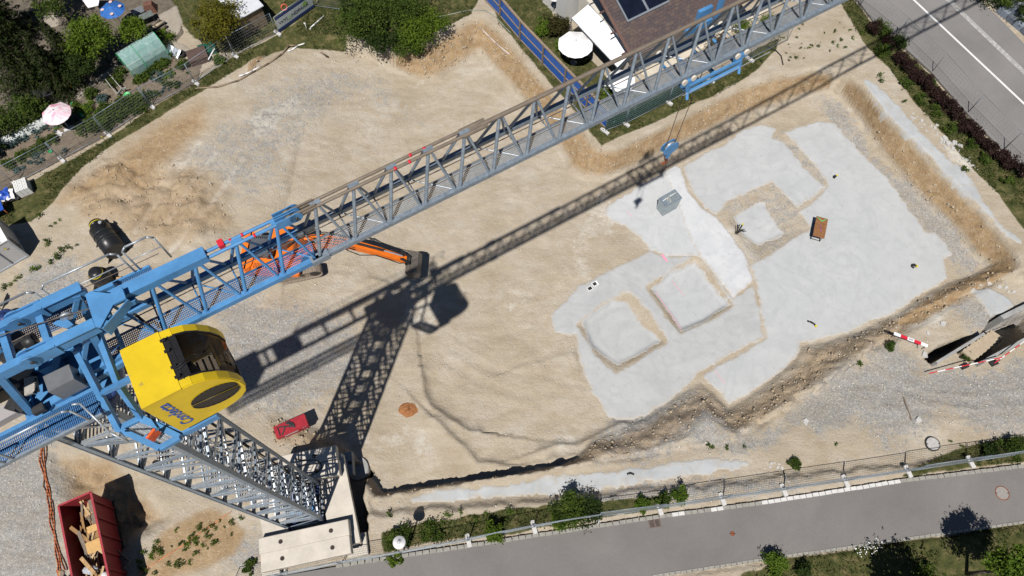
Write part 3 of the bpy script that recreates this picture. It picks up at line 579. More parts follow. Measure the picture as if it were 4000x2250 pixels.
# slewing part
slew = part('slewing_platform', crane)
MB().cyl((0, 0, 22.95), (0, 0, 23.25), 1.12, n=28).build('slewing_ring', BLUE_D, slew)
MB().cyl((0, 0, 23.25), (0, 0, 23.5), .98, n=28).box((0, 0, 23.62), (2.1, 1.5, .24)).build('turntable', BLUE, slew)
def bbar(name, a, b, w=.09, h=None, m=BLUE, p=slew): return bar(name, a, b, w, m, p, 'box', h or w)
for n_ in (-.55, .55):
    bbar('head_post', (1.15, n_, 23.7), (1.75, n_ * .9, 26.0), .08); bbar('head_post', (-.9, n_, 23.7), (-.3, n_, 25.95), .075)
    bbar('head_post', (.2, n_, 23.7), (1.7, n_ * .8, 25.9), .05); bbar('head_beam', (-1, n_, 23.75), (2.2, n_, 24.25), .1)
for s_ in (-.85, .1, 1.1): bbar('cross_member', (s_, -.6, 23.8), (s_, .6, 23.8), .07)
# access frame and cab carrier in front of the head
def q3(px, py, z): return JL(px, py, z)
fr = [q3(553, 1633, 22.95), q3(465, 1677, 22.95), q3(626, 1752, 22.95), q3(703, 1708, 22.95)]
for i in range(4): bbar('platform_beam', fr[i], fr[(i + 1) % 4], .075)
bbar('platform_beam', q3(711, 1690, 22.8), q3(850, 1618, 22.8), .09, .13); bbar('platform_beam', q3(555, 1640, 22.95), q3(715, 1695, 22.85), .08)
bbar('frame_post', q3(380, 1290, 25.6), q3(462, 1505, 24.4), .07); bbar('frame_post', q3(462, 1505, 24.4), fr[0], .07)
bbar('frame_post', q3(300, 1365, 25.2), q3(385, 1530, 24.0), .075); bbar('frame_post', q3(385, 1530, 24.0), fr[1], .075)
bbar('frame_post', q3(400, 1535, 24.0), q3(530, 1470, 25.3), .06)
o = MB()
for k in range(26):
    a = fr[1].lerp(fr[2], k / 25); b = fr[0].lerp(fr[3], k / 25); o.beam(a - Vector((0, 0, .05)), b - Vector((0, 0, .05)), .02, .03)
for t in (.2, .4, .6, .8): o.beam(fr[1].lerp(fr[0], t) - Vector((0, 0, .06)), fr[2].lerp(fr[3], t) - Vector((0, 0, .06)), .02, .03)
o.build('grating', GALV_L, slew)
MB().box(q3(600, 1700, 23.3), (.28, .06, .36), .5).build('life_ring', mat('ring_orange', (.8, .12, .02), .5), slew)
o = MB(); o.cyl(q3(560, 1710, 23.4), q3(622, 1672, 23.4), .03, n=6); o.build('ring_holder', BLUE, slew)
# machinery
c4 = [q3(167, 1471, 24.75), q3(268, 1423, 24.75), q3(289, 1480, 24.75), q3(189, 1532, 24.75)]
o = MB(); o.slabpoly([v - Vector((0, 0, .62)) for v in c4], (0, 0, 1), .62); o.build('control_cabinet', mat('cabinet_steel', (.24, .25, .26), .4, .5, .2, 3, wear=((.34, .34, .33), .3)), slew)
o = MB(); ax, bx = q3(20, 1375, 25.0), q3(85, 1440, 25.0); o.cyl(ax, bx, .2, n=18); o.cyl(ax, ax + (ax - bx).normalized() * .04, .29, n=18); o.cyl(bx, bx + (bx - ax).normalized() * .04, .29, n=18); o.build('hoist_drum', DARKST, slew)
o = MB(); o.box(q3(60, 1340, 25.0), (.5, .3, .3), .2); o.cyl(q3(95, 1345, 25.0), q3(140, 1320, 25.0), .15, n=14); o.build('hoist_motor', DARKST, slew)
o = MB(); o.box(q3(25, 1500, 23.9), (1.3, .55, .5), 0); o.build('gearbox', BLACK, slew)
o = MB(); o.slabpoly([q3(100, 1480, 24.2), q3(145, 1472, 24.2), q3(157, 1530, 24.2), q3(102, 1548, 24.2)], (0, 0, 1), .07); o.build('vent_panel', mat('rusty_panel', (.4, .38, .34), .7, .2, .2, 9, wear=((.3, .13, .05), .35)), slew)
o = MB()
for k in range(7): o.box(q3(140, 1480 + 9 * k, 24.3), (.05, .05, .03), .8)
o.build('vent_louvre', DARKST, slew)
o = MB(); o.slabpoly([q3(178, 1400, 24.2), q3(240, 1395, 24.2), q3(228, 1440, 24.2), q3(178, 1465, 24.2)], (0, 0, 1), .3); o.build('slewing_motor_housing', BLUE, slew)
o = MB(); o.slabpoly([q3(-40, 1640, 23.7), q3(40, 1590, 23.7), q3(100, 1615, 23.7), q3(0, 1670, 23.7), q3(-60, 1690, 23.7)], (0, 0, 1), .25); o.build('tank_cover', mat('tank_grey', (.36, .34, .34), .5, 0, .1, 2), slew)
g = random.Random(2)
for k in range(7):
    a = q3(g.uniform(30, 200), g.uniform(1420, 1600), g.uniform(23.8, 24.1)); MB().box(a, (g.uniform(.12, .4), g.uniform(.1, .3), g.uniform(.1, .3)), g.uniform(0, 1)).build('equipment_box', (BLUE, DARKST, DARKST, BLACK)[k % 4], slew)
for k in range(6):
    pts = [q3(250 + 6 * k + 40 * t + g.uniform(-6, 6), 1480 + 170 * t * (.6 + .1 * k) + g.uniform(-8, 8), 23.9 - .5 * t) for t in np.linspace(0, 1, 7)]
    MB().tube(pts, .018, 5).build('cable', RUBBER, slew)
for k in range(5):
    pts = [q3(225 + 100 * t, 1215 + 75 * t + 9 * k + 6 * math.sin(5 * t + k), 25.2 - .3 * t) for t in np.linspace(0, 1, 6)]
    if k < 3: MB().tube([q3(520 + 4 * k + 110 * t, 1225 + 90 * t, 24.6) for t in np.linspace(0, 1, 5)], .022, 5).build('cable', RUBBER, slew)
    MB().tube(pts, .014, 5).build('cable', GALV if k % 2 else RUBBER, slew)

# counter jib
cj = part('counter_jib', crane)
for n_ in (-.53, .53):
    bar('main_beam', (1.95, n_, 26.0), (-11.2, n_, 25.75), .09, BLUE, cj, 'box', .16)
    bar('main_beam_flange', (1.95, n_, 26.17), (.9, n_, 26.17), .13, BLUE, cj, 'box', .012)
    MB().cyl((.45, n_ - .16, 26.02), (.45, n_ + .16, 26.02), .045, n=10).build('pin', DARKST, cj)
    o = MB()
    for d in (-.11, .11): o.cyl((.42, n_ + d - .02, 26.0), (.42, n_ + d + .02, 26.0), .24, n=18); o.box((.75, n_ + d, 26.0), (.6, .04, .4)); 
    o.build('hinge_lug', BLUE, cj)
for s_ in (.85, .02, -1.6, -3.4, -5.2, -7.0, -8.8, -10.8): bar('cross_beam', (s_, -.5, 25.9), (s_, .5, 25.9), .075, BLUE, cj, 'box', .09)
tri = [q3(332, 1152, 26.22), q3(352, 1137, 26.22), q3(428, 1146, 26.22), q3(476, 1122, 26.22), q3(492, 1166, 26.22), q3(442, 1190, 26.22), q3(392, 1280, 26.22), q3(372, 1276, 26.22)]
MB().slabpoly(tri[::-1], (0, 0, -1), .06).build('gusset_plate', BLUE, cj)
for a, b in ((tri[4], tri[6]),): MB().slabpoly([a - Vector((0, 0, .05)), b - Vector((0, 0, .05)), b - Vector((0, 0, .45)), a - Vector((0, 0, .3))], (1, -.6, 0), .03).build('gusset_web', BLUE, cj)
def grate(name, s0, s1, n0, n1, z, m, par, step=.045):
    o = MB(); k = int((s1 - s0) / step)
    for i in range(k + 1):
        s_ = s0 + (s1 - s0) * i / k; o.box((s_, (n0 + n1) / 2, z), (.017, n1 - n0, .02))
    for j in range(9): o.box(((s0 + s1) / 2, n0 + (n1 - n0) * j / 8, z - .012), (s1 - s0, .01, .025))
    return o.build(name, m, par)
BLUE_G = mat('blue_grating', (.06, .19, .42), .5, .1, .25, 7, wear=((.3, .36, .42), .3))
FZ = 23.75
grate('walkway_grating', -11, .55, -1.4, -.72, FZ, BLUE_G, cj); bar('walkway_edge', (-11, -1.42, FZ), (.6, -1.42, FZ), .03, GALV, cj, 'box', .07); bar('walkway_edge', (-11, -.7, FZ), (.6, -.7, FZ), .05, BLUE, cj, 'box', .09); bar('walkway_edge', (-11, -1.05, FZ - .06), (.6, -1.05, FZ - .06), .04, BLUE, cj, 'box', .04)
RZ_ = 24.9
grate('walkway_grating', -6.5, 3.2, .62, 1.08, RZ_, BLUE_G, cj); bar('walkway_edge', (-6.5, 1.1, RZ_), (3.2, 1.1, RZ_), .03, BLUE, cj, 'box', .07)
def rail(pts, r=.026): return MB().tube(pts, r, 8).build('handrail', GALV_L, cj)
for s0, s1 in ((-6.4, .88), (1.05, 2.85), (2.98, 3.75)):
    rail([(s0, 1.1, RZ_), (s0, 1.12, RZ_ + .98), (s0 + .12, 1.13, RZ_ + 1.1), (s1 - .12, 1.13, RZ_ + 1.1), (s1, 1.12, RZ_ + .98), (s1, 1.1, RZ_)])
    rail([(s0, 1.11, RZ_ + .55), (s1, 1.11, RZ_ + .55)], .014)
for s0, s1 in ((-1.55, .3), (-6, -1.75), (-10.8, -6.2)):
    rail([(s0, -1.42, FZ), (s0, -1.44, FZ + .98), (s0 + .1, -1.45, FZ + 1.1), (s1 - .12, -1.45, FZ + 1.1), (s1, -1.44, FZ + .98), (s1, -1.42, FZ)])
rail([(.45, -1.4, FZ + 1.1), (.6, -1.44, FZ + 1.05), q3(430, 1690, 24.4), q3(500, 1725, 24.1), q3(470, 1690, 23.2)])
for k in range(5): MB().box((-9.35 - .42 * k, 0, 25.0), (.38, 1.5, 1.9)).build('counterweight', CONC_G, cj)
MB().box((-7.6, 0, 26.0), (1.4, 1.0, .7)).build('winch_unit', BLUE_D, cj)
bar('pendant_rope', (-.4, .25, 26.3), (2.4, -.05, 25.9), .014, ROPE, cj); bar('pendant_rope', q3(0, 1360, 25.9), q3(225, 1245, 25.9), .014, ROPE, cj)
bar('hoist_rope', q3(0, 1275, 26.1), q3(620, 990, 26.1), .01, ROPE, cj)
o = MB(); a = q3(262, 1240, 25.9)
o.cyl(a, a + Vector((0, .07, 0)), .14, n=16); o.build('rope_sheave', GALV_L, cj)
MB().slabpoly([q3(208, 1268, 25.8), q3(250, 1235, 25.8), q3(290, 1270, 25.8), q3(265, 1285, 25.8)], (0, 0, 1), .04).build('sheave_bracket', BLUE, cj)

# jib
jib = part('jib', crane); ZB, ZT = 24.3, 25.9; NF, NR = -.49, .55
def node(k): return 6.95 + 1.03 * k + .0045 * k * abs(k)
ks = list(range(-5, 20)); SB = [node(k) for k in ks]; s = SB[-1]
while s < 57: s += 2.1; SB.append(s)
TIP = SB[-1]
for n_ in (NF, NR):
    bar('bottom_chord', (.9, n_, ZB), (6.98, n_, ZB), .075, BLUE, jib, 'box', .085); bar('bottom_chord', (6.98, n_, ZB), (TIP, n_, ZB), .07, GALV, jib, 'box', .08)
    MB().box((7.0, n_, ZB), (.5, .22, .2)).build('chord_joint', GALV, jib)
for d in (-.085, .085):
    bar('top_chord', (4.6, d, ZT), (6.65, d, ZT), .045, BLUE, jib); bar('top_chord', (7.0, d, ZT), (12.25, d, ZT), .045, CHORD, jib)
    o = MB()
    for e in (-.055, .055): o.cyl((6.95, d + e - .012, ZT), (6.95, d + e + .012, ZT), .17, n=18); o.box((6.7, d + e, ZT), (.5, .024, .3))
    o.build('joint_lug', BLUE, jib); MB().cyl((6.8, d - .03, ZT), (6.8, d + .03, ZT), .13, n=14).box((7.15, d, ZT), (.7, .05, .2)).build('joint_lug', CHORD, jib)
    MB().cyl((6.95, d - .12, ZT), (6.95, d + .12, ZT), .04, n=8).build('pin', DARKST, jib)
MB().box((12.0, 0, ZT), (.75, .3, .05)).build('chord_splice', CHORD, jib)
bar('top_chord', (12.2, 0, ZT), (TIP, 0, ZT), .062, CHORD, jib)
MB().box((3.55, .02, ZT + .02), (2.3, .32, .24)).build('root_box_beam', BLUE, jib)
MB().box((2.5, .3, ZT - .02), (.22, .1, .16)).box((2.75, -.22, ZT - .1), (.22, .1, .16)).box((2.35, .25, 26.0), (.5, .1, .25)).build('lifting_lug', BLUE, jib)
for i, sb in enumerate(SB[:-1]):
    st = (sb + SB[i + 1]) / 2 + .05; m = BLUE if st < 6.9 else GALV; zt = ZT - .05; far = sb > 24
    dn = .085 if st < 12.3 else .03
    for n_, sg in ((NF, -1), (NR, 1)):
        bar('brace', (sb + .06, n_, ZB + .03), (st - .05, sg * dn, zt), .048 if sg < 0 else .043, m, jib)
        bar('brace', (st + .05, sg * dn, zt), (SB[i + 1] - .06, n_, ZB + .03), .036, m, jib)
    if i % 2 == 0 or far: bar('cross_brace', (sb, NR, ZB - .02), (SB[i + 1], NF, ZB - .02), .022, BLUE if st < 6.9 else GALV_L, jib)
    bar('cross_brace', (sb, NF, ZB - .04), (sb, NR, ZB - .04), .022, BLUE if st < 6.9 else GALV, jib)
    if st < 12.2 and st > 4.7: MB().box((st, 0, ZT + .01), (.28, .2, .05)).build('node_plate', m, jib)
    if not far: MB().box((sb, NF, ZB + .09), (.26, .1, .02)).build('node_plate', m, jib)
grate('walkway_grating', 1.2, 7.0, NF + .07, .05, ZB - .02, BLUE_G, jib); GR = mat('galvanised_grating', (.3, .34, .38), .5, .3, .25, 9)
grate('walkway_grating', 7.0, 27.5, NF + .07, .03, ZB - .02, GR, jib)
for n_ in (NF + .06, .05): bar('walkway_edge', (1.2, n_, ZB), (7.0, n_, ZB), .012, BLUE_G, jib, 'box', .035); bar('walkway_edge', (7.0, n_, ZB), (27.5, n_, ZB), .012, GR, jib, 'box', .035)
for n_, z in ((.12, ZB + .35), (.2, ZB + .2), (-.2, ZB + .45)): bar('trolley_rope', (1, n_, z), (TIP, n_, z), .008, ROPE, jib)
for s_ in (9.9, 10.3):
    for d in (-.085, .085): MB().cyl((s_ + 3 * d, d, ZT), (s_ + 3 * d + .07, d, ZT), .05, n=10).build('marker_band', RED_B, jib)
for s_, d in ((5.6, .085), (5.85, -.085), (5.3, .085)): MB().cyl((s_, d, ZT), (s_ + .06, d, ZT), .05, n=10).build('marker_band', RED_B, jib)
MB().box((5.1, .1, ZT), (.14, .2, .16)).build('clamp', RED_B, jib)

# cab
cab = part('cab', crane); S0, S1, N0, N1, Z0, Z1 = 1.98, 2.9, -2.55, -1.0, 23.22, 25.3
arc = [(2.9, 25.3), (3.15, 25.27), (3.4, 25.15), (3.62, 24.92), (3.8, 24.6), (3.9, 24.25), (3.92, 23.9), (3.83, 23.6), (3.65, 23.4), (3.4, 23.28)]
prof = [(S0, Z0), (S0, Z1)] + arc + [(3.2, Z0)]
for n_, sg in ((N0, -1), (N1, 1)):
    MB().slabpoly([(s_, n_, z) for s_, z in (prof if sg > 0 else prof[::-1])], (0, sg, 0), .03).build('side_panel', YEL, cab)
MB().box(((S0 + S1) / 2, (N0 + N1) / 2, Z1 + .02), (S1 - S0, N1 - N0 + .06, .06)).build('roof', YEL, cab)
MB().box((S0, (N0 + N1) / 2, (Z0 + Z1) / 2), (.05, N1 - N0, Z1 - Z0)).build('back_panel', YEL, cab)
for n_ in (N0 + .09, N1 - .09):
    o = MB()
    for i in range(len(arc) - 1): o.beam((arc[i][0], n_, arc[i][1] + .01), (arc[i + 1][0], n_, arc[i + 1][1] + .01), .2, .05, up=(1, 0, 1))
    o.build('arch', YEL, cab)
gl = bpy.data.materials.new('tinted_glass'); ns, ls = nt(gl); bs = ns['Principled BSDF']; bs.inputs['Base Color'].default_value = (.004, .004, .005, 1); bs.inputs['Roughness'].default_value = .06
tr = ns.new('ShaderNodeBsdfTransparent'); tr.inputs[0].default_value = (.36, .33, .3, 1); mx = ns.new('ShaderNodeMixShader')
kf = noise(ns, ls, .5, 1); cr = ramp(ns, ls, kf, [(0, (.32, .32, .32)), (1, (.42, .42, .42))]); ls.new(cr, mx.inputs[0]); ls.new(tr.outputs[0], mx.inputs[1]); ls.new(bs.outputs[0], mx.inputs[2]); ls.new(mx.outputs[0], ns['Material Output'].inputs[0])
o = MB()
for i in range(1, len(arc) - 1): o.add([(arc[i][0], N0 + .19, arc[i][1]), (arc[i][0], N1 - .19, arc[i][1]), (arc[i + 1][0], N1 - .19, arc[i + 1][1]), (arc[i + 1][0], N0 + .19, arc[i + 1][1])], [(0, 1, 2, 3)], True)
glass = o.build('front_window', gl, cab)
o = MB(); o.box((2.97, (N0 + N1) / 2, Z1 - .005), (.16, N1 - N0 - .34, .05)); o.beam((2.93, (N0 + N1) / 2, Z1), (3.2, (N0 + N1) / 2, Z1 - .02), N1 - N0 - .4, .03); o.build('window_header', BLACK, cab)
o = MB()
for n_ in (N0 + .2, N1 - .2):
    for i in range(1, len(arc) - 1): o.beam((arc[i][0], n_, arc[i][1] + .02), (arc[i + 1][0], n_, arc[i + 1][1] + .02), .05, .04, up=(1, 0, 1))
o.build('window_seal', BLACK, cab)
o = MB()
for n_ in (N0 + .28, -2.0, -1.55, N1 - .25): o.box((2.92, n_, Z1 + .06), (.1, .07, .06)); o.cyl((2.97, n_, Z1 + .06), (2.97, n_, Z1 + .1), .04, n=8)
o.build('hinge', BLACK, cab)
o = MB(); o.tube([(2.95, -2.05, Z1 + .08), (3.4, -1.9, Z1 - .02), (3.75, -1.85, 24.85)], .012, 5).build('wiper', BLACK, cab); MB().tube([(2.95, -2.12, Z1 + .08), (3.4, -1.98, Z1 - .02), (3.75, -1.9, 24.85)], .012, 5).build('wiper', BLACK, cab); MB().tube([(3.9, -1.9, 24.5), (4.02, -1.8, 24.55), (3.98, -2.0, 24.2), (3.93, -2.3, 24.0)], .02, 6).build('mirror_arm', BLACK, cab)
o = MB()
for k in range(7): o.box((2.6 + .17 * k, (N0 + N1) / 2, Z0 + .04), (.05, N1 - N0 - .1, .04))
o.box((2.3, (N0 + N1) / 2, Z0 + .04), (.7, N1 - N0 - .06, .05)); o.build('floor', BLACK, cab)
MB().box((2.45, -1.75, 23.75), (.5, .5, .16)).box((2.22, -1.75, 24.15), (.14, .5, .7)).build('seat', BLACK, cab)
MB().box((2.75, -1.42, 23.8), (.5, .14, .5)).box((2.75, -2.08, 23.8), (.5, .14, .5)).build('control_console', DARKST, cab)
MB().tube([(3.3, N1 - .25, 23.9), (3.62, N1 - .3, 24.2), (3.66, N0 + .4, 24.2)], .03, 6).build('grab_bar', YEL, cab)
def lens(sc, zc, a, hb, sgn, n=14):
    pts = [(sc + a * math.cos(math.pi * i / n), zc + sgn * hb * math.sin(math.pi * i / n)) for i in range(n + 1)]
    return pts
ang = math.radians(-9)
for n_, dirn in ((N0 - .036, -1), (N1 + .036, 1)):
    for sgn, off in ((1, .04), (-1, -.04)):
        pts = [(3.27 + (x) * math.cos(ang) - (z) * math.sin(ang), 24.2 + x * math.sin(ang) + z * math.cos(ang)) for x, z in [(q[0], q[1] + off) for q in lens(0, 0, .57, .44, sgn)]]
        pts = [(min(x, 3.82), z) for x, z in pts]
        w = MB().slabpoly([(x, n_, z) for x, z in pts], (0, dirn, 0), .006).build('side_window', mat('dark_side_glass', (.012, .01, .009), .3, 0, .4, 3, spec=.2), cab)
        MB().tube([(x, n_ + dirn * .008, z) for x, z in pts + pts[:1]], .012, 4).build('seal', BLACK, w)
fc = bpy.data.curves.new('lettering', 'FONT'); fc.body = 'Condecta'; fc.size = .4; fc.shear = .2; fc.extrude = .003; fc.offset = .004
fo = bpy.data.objects.new('lettering', fc); COL.objects.link(fo); bpy.context.view_layer.update()
fm = bpy.data.meshes.new_from_object(fo); bpy.data.objects.remove(fo); fm.materials.append(mat('lettering_blue', (.01, .08, .36), .4, 0, .05, 4)) if not fm.materials else None
lo = link(bpy.data.objects.new('lettering', fm), cab)
lo.matrix_local = Matrix(((0, -1, 0, 2.43), (0, 0, -1, N0 - .04), (1, 0, 0, 23.46), (0, 0, 0, 1)))

# trolley, hook
tro = thing('trolley', 'blue hoist trolley running on white wheels under the jib', 'trolley', (MX, MY, 0), JA)
ta, tb, tz = 18.95, 20.95, 24.05
for n_ in (NF - .12, NR + .12):
    sg = -1 if n_ < 0 else 1
    for s_ in (ta, tb):
        MB().box((s_, n_, tz + .12), (.5, .09, .18)).build('wheel_carrier', BLUE, tro)
        for d in (-.17, .17): MB().cyl((s_ + d, n_ - sg * .02, tz + .22), (s_ + d, n_ + sg * .05, tz + .22), .1, n=14).build('wheel', mat('cream_wheel', (.6, .57, .5), .5), tro)
        bar('hanger', (s_, n_, tz + .1), (s_ + .04, n_ * 1.12, tz - .28), .06, BLUE, tro, 'box', .05)
        MB().beam((s_, n_ * 1.12, tz - .24), (s_ - .06, n_ * 1.35, tz - .42), .08, .06).build('bumper', BLUE, tro)
    bar('side_beam', (ta, n_ * 1.08, tz - .02), (tb, n_ * 1.08, tz - .02), .035, BLUE, tro, 'box', .05); bar('side_tube', (ta, n_ * 1.12, tz - .28), (tb, n_ * 1.12, tz - .28), .065, BLUE, tro)
    bar('guide_rope', (ta - .2, n_ * 1.2, tz - .24), (tb + 1.2, n_ * 1.2, tz - .24), .012, GALV_L, tro)
for s_ in (ta, tb): bar('cross_tube', (s_, NF * 1.12, tz - .28), (s_, NR * 1.12, tz - .28), .05, BLUE, tro)
for s_ in (19.65, 20.25):
    MB().cyl((s_, -.05, tz - .45), (s_, .05, tz - .45), .2, n=16).build('rope_sheave', GALV_L, tro); bar('sheave_beam', (s_, NF * 1.2, tz - .45), (s_, NR * 1.2, tz - .45), .045, BLUE, tro, 'box', .06)
MB().box((20.6, 1.0, tz + .6), (.5, .12, .5)).box((20.35, .85, tz + .35), (1.0, .1, .25)).box((20.9, .75, tz + 1.0), (.16, .1, .9)).build('maintenance_cage', BLUE, tro)
hk = thing('hook_block', 'blue hook block with rusty swivel hook hanging from two ropes', 'hook', (MX, MY, 0), JA)
hs, hz = 19.85, 19.55
for d in (-.035, .035):
    pr = [(-.34, .02), (-.3, .17), (-.17, .27), (.17, .27), (.3, .17), (.34, .02), (.28, -.16), (.12, -.3), (-.05, -.36), (-.3, -.14)]
    MB().slabpoly([(hs + x, d * 2.2, hz + z) for x, z in pr], (0, 1 if d > 0 else -1, 0), .03).build('side_plate', BLUE, hk)
MB().cyl((hs, -.05, hz + .05), (hs, .05, hz + .05), .22, n=18).build('sheave', GALV_L, hk)
bar('shackle', (hs, 0, hz - .25), (hs, 0, hz - .6), .09, BLUE, hk, 'box', .07)
RUST = mat('rusty_hook', (.22, .07, .03), .75, .2, .3, 14, .3, 40)
MB().tube([(hs, 0, hz - .58), (hs, 0, hz - .75), (hs + .07, 0, hz - .85), (hs + .05, 0, hz - .98), (hs - .06, 0, hz - 1.03), (hs - .12, 0, hz - .93)], .05, 8).cyl((hs, 0, hz - .55), (hs, 0, hz - .7), .08, n=10).build('hook', RUST, hk)
bar('hoist_rope', (hs - .2, 0, hz + .1), (19.68, 0, tz - .5), .013, ROPE, hk); bar('hoist_rope', (hs + .2, 0, hz + .1), (20.22, 0, tz - .5), .013, ROPE, hk)
# ------------------------------------------------------------------ crane ballast
def rect(name, label, cat, a, b, w, zt, th, m, group=None, holes=(), parent=None):
    """block whose long top edge runs a->b (photo points at height zt), w metres wide to the right-hand side"""
    A, B = P(*a, zt), P(*b, zt); d = (B - A); L = d.length; d.normalize(); n_ = Vector((d.y, -d.x, 0))
    c = (A + B) / 2 + n_ * w / 2
    o = thing(name, label, cat, (c.x, c.y, zt - th), math.atan2(d.y, d.x), group) if parent is None else None
    mb = MB(); e = .03
    mb.prism([(-L / 2, -w / 2), (L / 2, -w / 2), (L / 2, w / 2), (-L / 2, w / 2)], 0, th - e); k = e
    mb.add([(-L / 2, -w / 2, th - e), (L / 2, -w / 2, th - e), (L / 2, w / 2, th - e), (-L / 2, w / 2, th - e), (-L / 2 + k, -w / 2 + k, th), (L / 2 - k, -w / 2 + k, th), (L / 2 - k, w / 2 - k, th), (-L / 2 + k, w / 2 - k, th)],
           [(4, 5, 6, 7), (0, 1, 5, 4), (1, 2, 6, 5), (2, 3, 7, 6), (3, 0, 4, 7)])
    mb.build('block', m, o)
    for t in holes:
        MB().cyl((-L / 2 + L * t, 0, th - .01), (-L / 2 + L * t, 0, th + .004), .115, n=18).build('lifting_recess', BLACK, o)
        MB().cyl((-L / 2 + L * t - .09, .02, th + .012), (-L / 2 + L * t + .09, .03, th + .012), .012, n=6).build('lifting_bar', RUST, o)
    return o
BG = 'concrete ballast blocks on the crane base'
rect('ballast_block', 'upper ballast beam nearest the street, with two lifting holes', 'concrete block', (1016, 2163), (1364, 2088), .92, 1.75, .62, CONC, BG, (.24, .8))
rect('ballast_block', 'upper ballast beam on the street side, nearer the mast', 'concrete block', (1009, 2103), (1359, 2027), .8, 1.75, .62, CONC, BG, (.24, .8))
rect('ballast_block', 'upper ballast beam on the pit side, striped by mast shadow, outer one', 'concrete block', (1084, 1782), (1311, 1739), .76, 1.75, .62, CONC, BG, (.62,))
rect('ballast_block', 'upper ballast beam on the pit side, beside the mast leg', 'concrete block', (1092, 1838), (1321, 1794), .82, 1.75, .62, CONC, BG, (.62,))
rect('ballast_block', 'lower ballast block with bare cream top right of the mast', 'concrete block', (1236, 1800), (1300, 2150), -1.45, 1.1, .62, CONC, BG)
rect('ballast_block', 'lower ballast block half hidden left of the mast', 'concrete block', (985, 1850), (1050, 2200), -1.25, 1.1, .62, CONC, BG)
rect('foundation_block', 'grey support block on a round foundation beside the ballast', 'concrete block', (1336, 1768), (1374, 1762), 1.3, -.15, .7, CONC_G, BG, (.75,))
rect('foundation_block', 'pale support block with holes at the street corner of the ballast', 'concrete block', (1350, 2095), (1428, 2078), 1.15, .38, .6, CONC, BG, (.7,))
rect('foundation_block', 'support block under the street side left corner of the ballast', 'concrete block', (1020, 2200), (1090, 2185), .75, .38, .6, CONC, BG)
rect('foundation_block', 'support block under the far left corner of the ballast', 'concrete block', (975, 1880), (1060, 1860), 1.1, .38, .6, CONC, BG)
c = P(1376, 1812, 0); tag(MB().cyl((c.x, c.y, -2.8), (c.x, c.y, -1.2), .66, n=32).build('foundation_ring', CONC_G), 'round grey concrete foundation pier beside the ballast', 'foundation')
pts = [P(1150, 1792, 1.78), P(1190, 1800, 1.78), P(1230, 1796, 1.78), P(1250, 1806, 1.78), P(1258, 1822, 1.78), P(1245, 1842, 1.78), P(1205, 1858, 1.78)]
tag(MB().tube(pts, .025, 6).build('power_cable', RUBBER), 'black power cable looped over the shaded ballast beams', 'cable')

# ------------------------------------------------------------------ excavator
ex = P(1090, 1012, .1); bk = P(1640, 1062, -1.3); hd = math.atan2(bk.y - ex.y, bk.x - ex.x); gz = float(hgt(ex.x, ex.y))
exc = thing('excavator', 'orange crawler excavator under the blue jib, bucket on the ground', 'excavator', (ex.x, ex.y, gz), hd)
ta_ = math.radians(16); TRK = mat('dusty_track', (.28, .23, .18), .85, .1, .25, 9, .3, 30, wear=((.1, .09, .08), .35)); cR = Matrix.Rotation(ta_, 3, 'Z')
for sy in (-1.15, 1.15):
    tk = part('track', exc); mb = MB(); n_ = 44; Lh, rr = 1.7, .42
    def tp(u):
        per = 4 * Lh + 2 * math.pi * rr; d = u * per
        if d < 2 * Lh: return (-Lh + d, rr * 2, 0)
        d -= 2 * Lh
        if d < math.pi * rr: a = d / rr; return (Lh + rr * math.sin(a), rr + rr * math.cos(a), a)
        d -= math.pi * rr
        if d < 2 * Lh: return (Lh - d, 0, math.pi)
        d -= 2 * Lh; a = math.pi + d / rr; return (-Lh + rr * math.sin(a), rr + rr * math.cos(a), a)
    for i in range(n_):
        x, z, a = tp(i / n_); x += .35; Mx = cR @ Matrix.Rotation(a, 3, 'Y')
        sh = MB().box(cR @ Vector((x, sy, z + .02)), (.2, .6, .06), M=Mx).box(cR @ Vector((x, sy, z + .05)), (.04, .6, .05), M=Mx); sh.build('track_shoe', TRK, tk)
    MB().box(cR @ Vector((.35, sy, rr)), (3.3, .34, .5), M=cR).build('track_frame', TRK, tk)
    for x in (-Lh + .35, Lh + .35): MB().cyl(cR @ Vector((x, sy - .2, rr)), cR @ Vector((x, sy + .2, rr)), .34, n=16).build('wheel', DARKST, tk)
MB().box((0, 0, .75), (1.6, 1.9, .35), M=cR).build('undercarriage', DARKST, exc)
MB().cyl((0, 0, .9), (0, 0, 1.1), .65, n=20).build('swing_ring', DARKST, exc)
def rounded(x0, x1, y0, y1, r=.25, n=4):
    p = []
    for cx, cy, a0 in ((x1 - r, y1 - r, 0), (x0 + r, y1 - r, 90), (x0 + r, y0 + r, 180), (x1 - r, y0 + r, 270)):
        p += [(cx + r * math.cos(math.radians(a0 + 90 * i / n)), cy + r * math.sin(math.radians(a0 + 90 * i / n))) for i in range(n + 1)]
    return p
MB().prism(rounded(-1.2, 1.6, -1.35, 1.35, .15), 1.1, 1.35).build('deck', ORANGE, exc)
MB().prism(rounded(-2.0, -1.2, -1.35, 1.35, .45), 1.05, 2.1).build('counterweight', ORANGE, exc)
MB().prism(rounded(-1.25, .35, -1.33, -.5, .12), 1.35, 1.95).build('side_cover', ORANGE, exc)
for k in range(9): MB().box((-1.1 + .09 * k, -1.0, 1.96), (.03, .36, .02)).build('vent_slot', DARKST, exc)
hood = MB().prism(rounded(-1.5, -.2, -.5, 1.0, .12), 1.35, 2.2).build('engine_hood', mat('hood_grey', (.09, .1, .115), .5, 0, .2, 4, wear=((.2, .19, .17), .25)), exc)
for k in range(7): MB().box((-1.3 + .13 * k, .85, 2.21), (.06, .16, .02)).build('hood_slot', BLACK, hood)
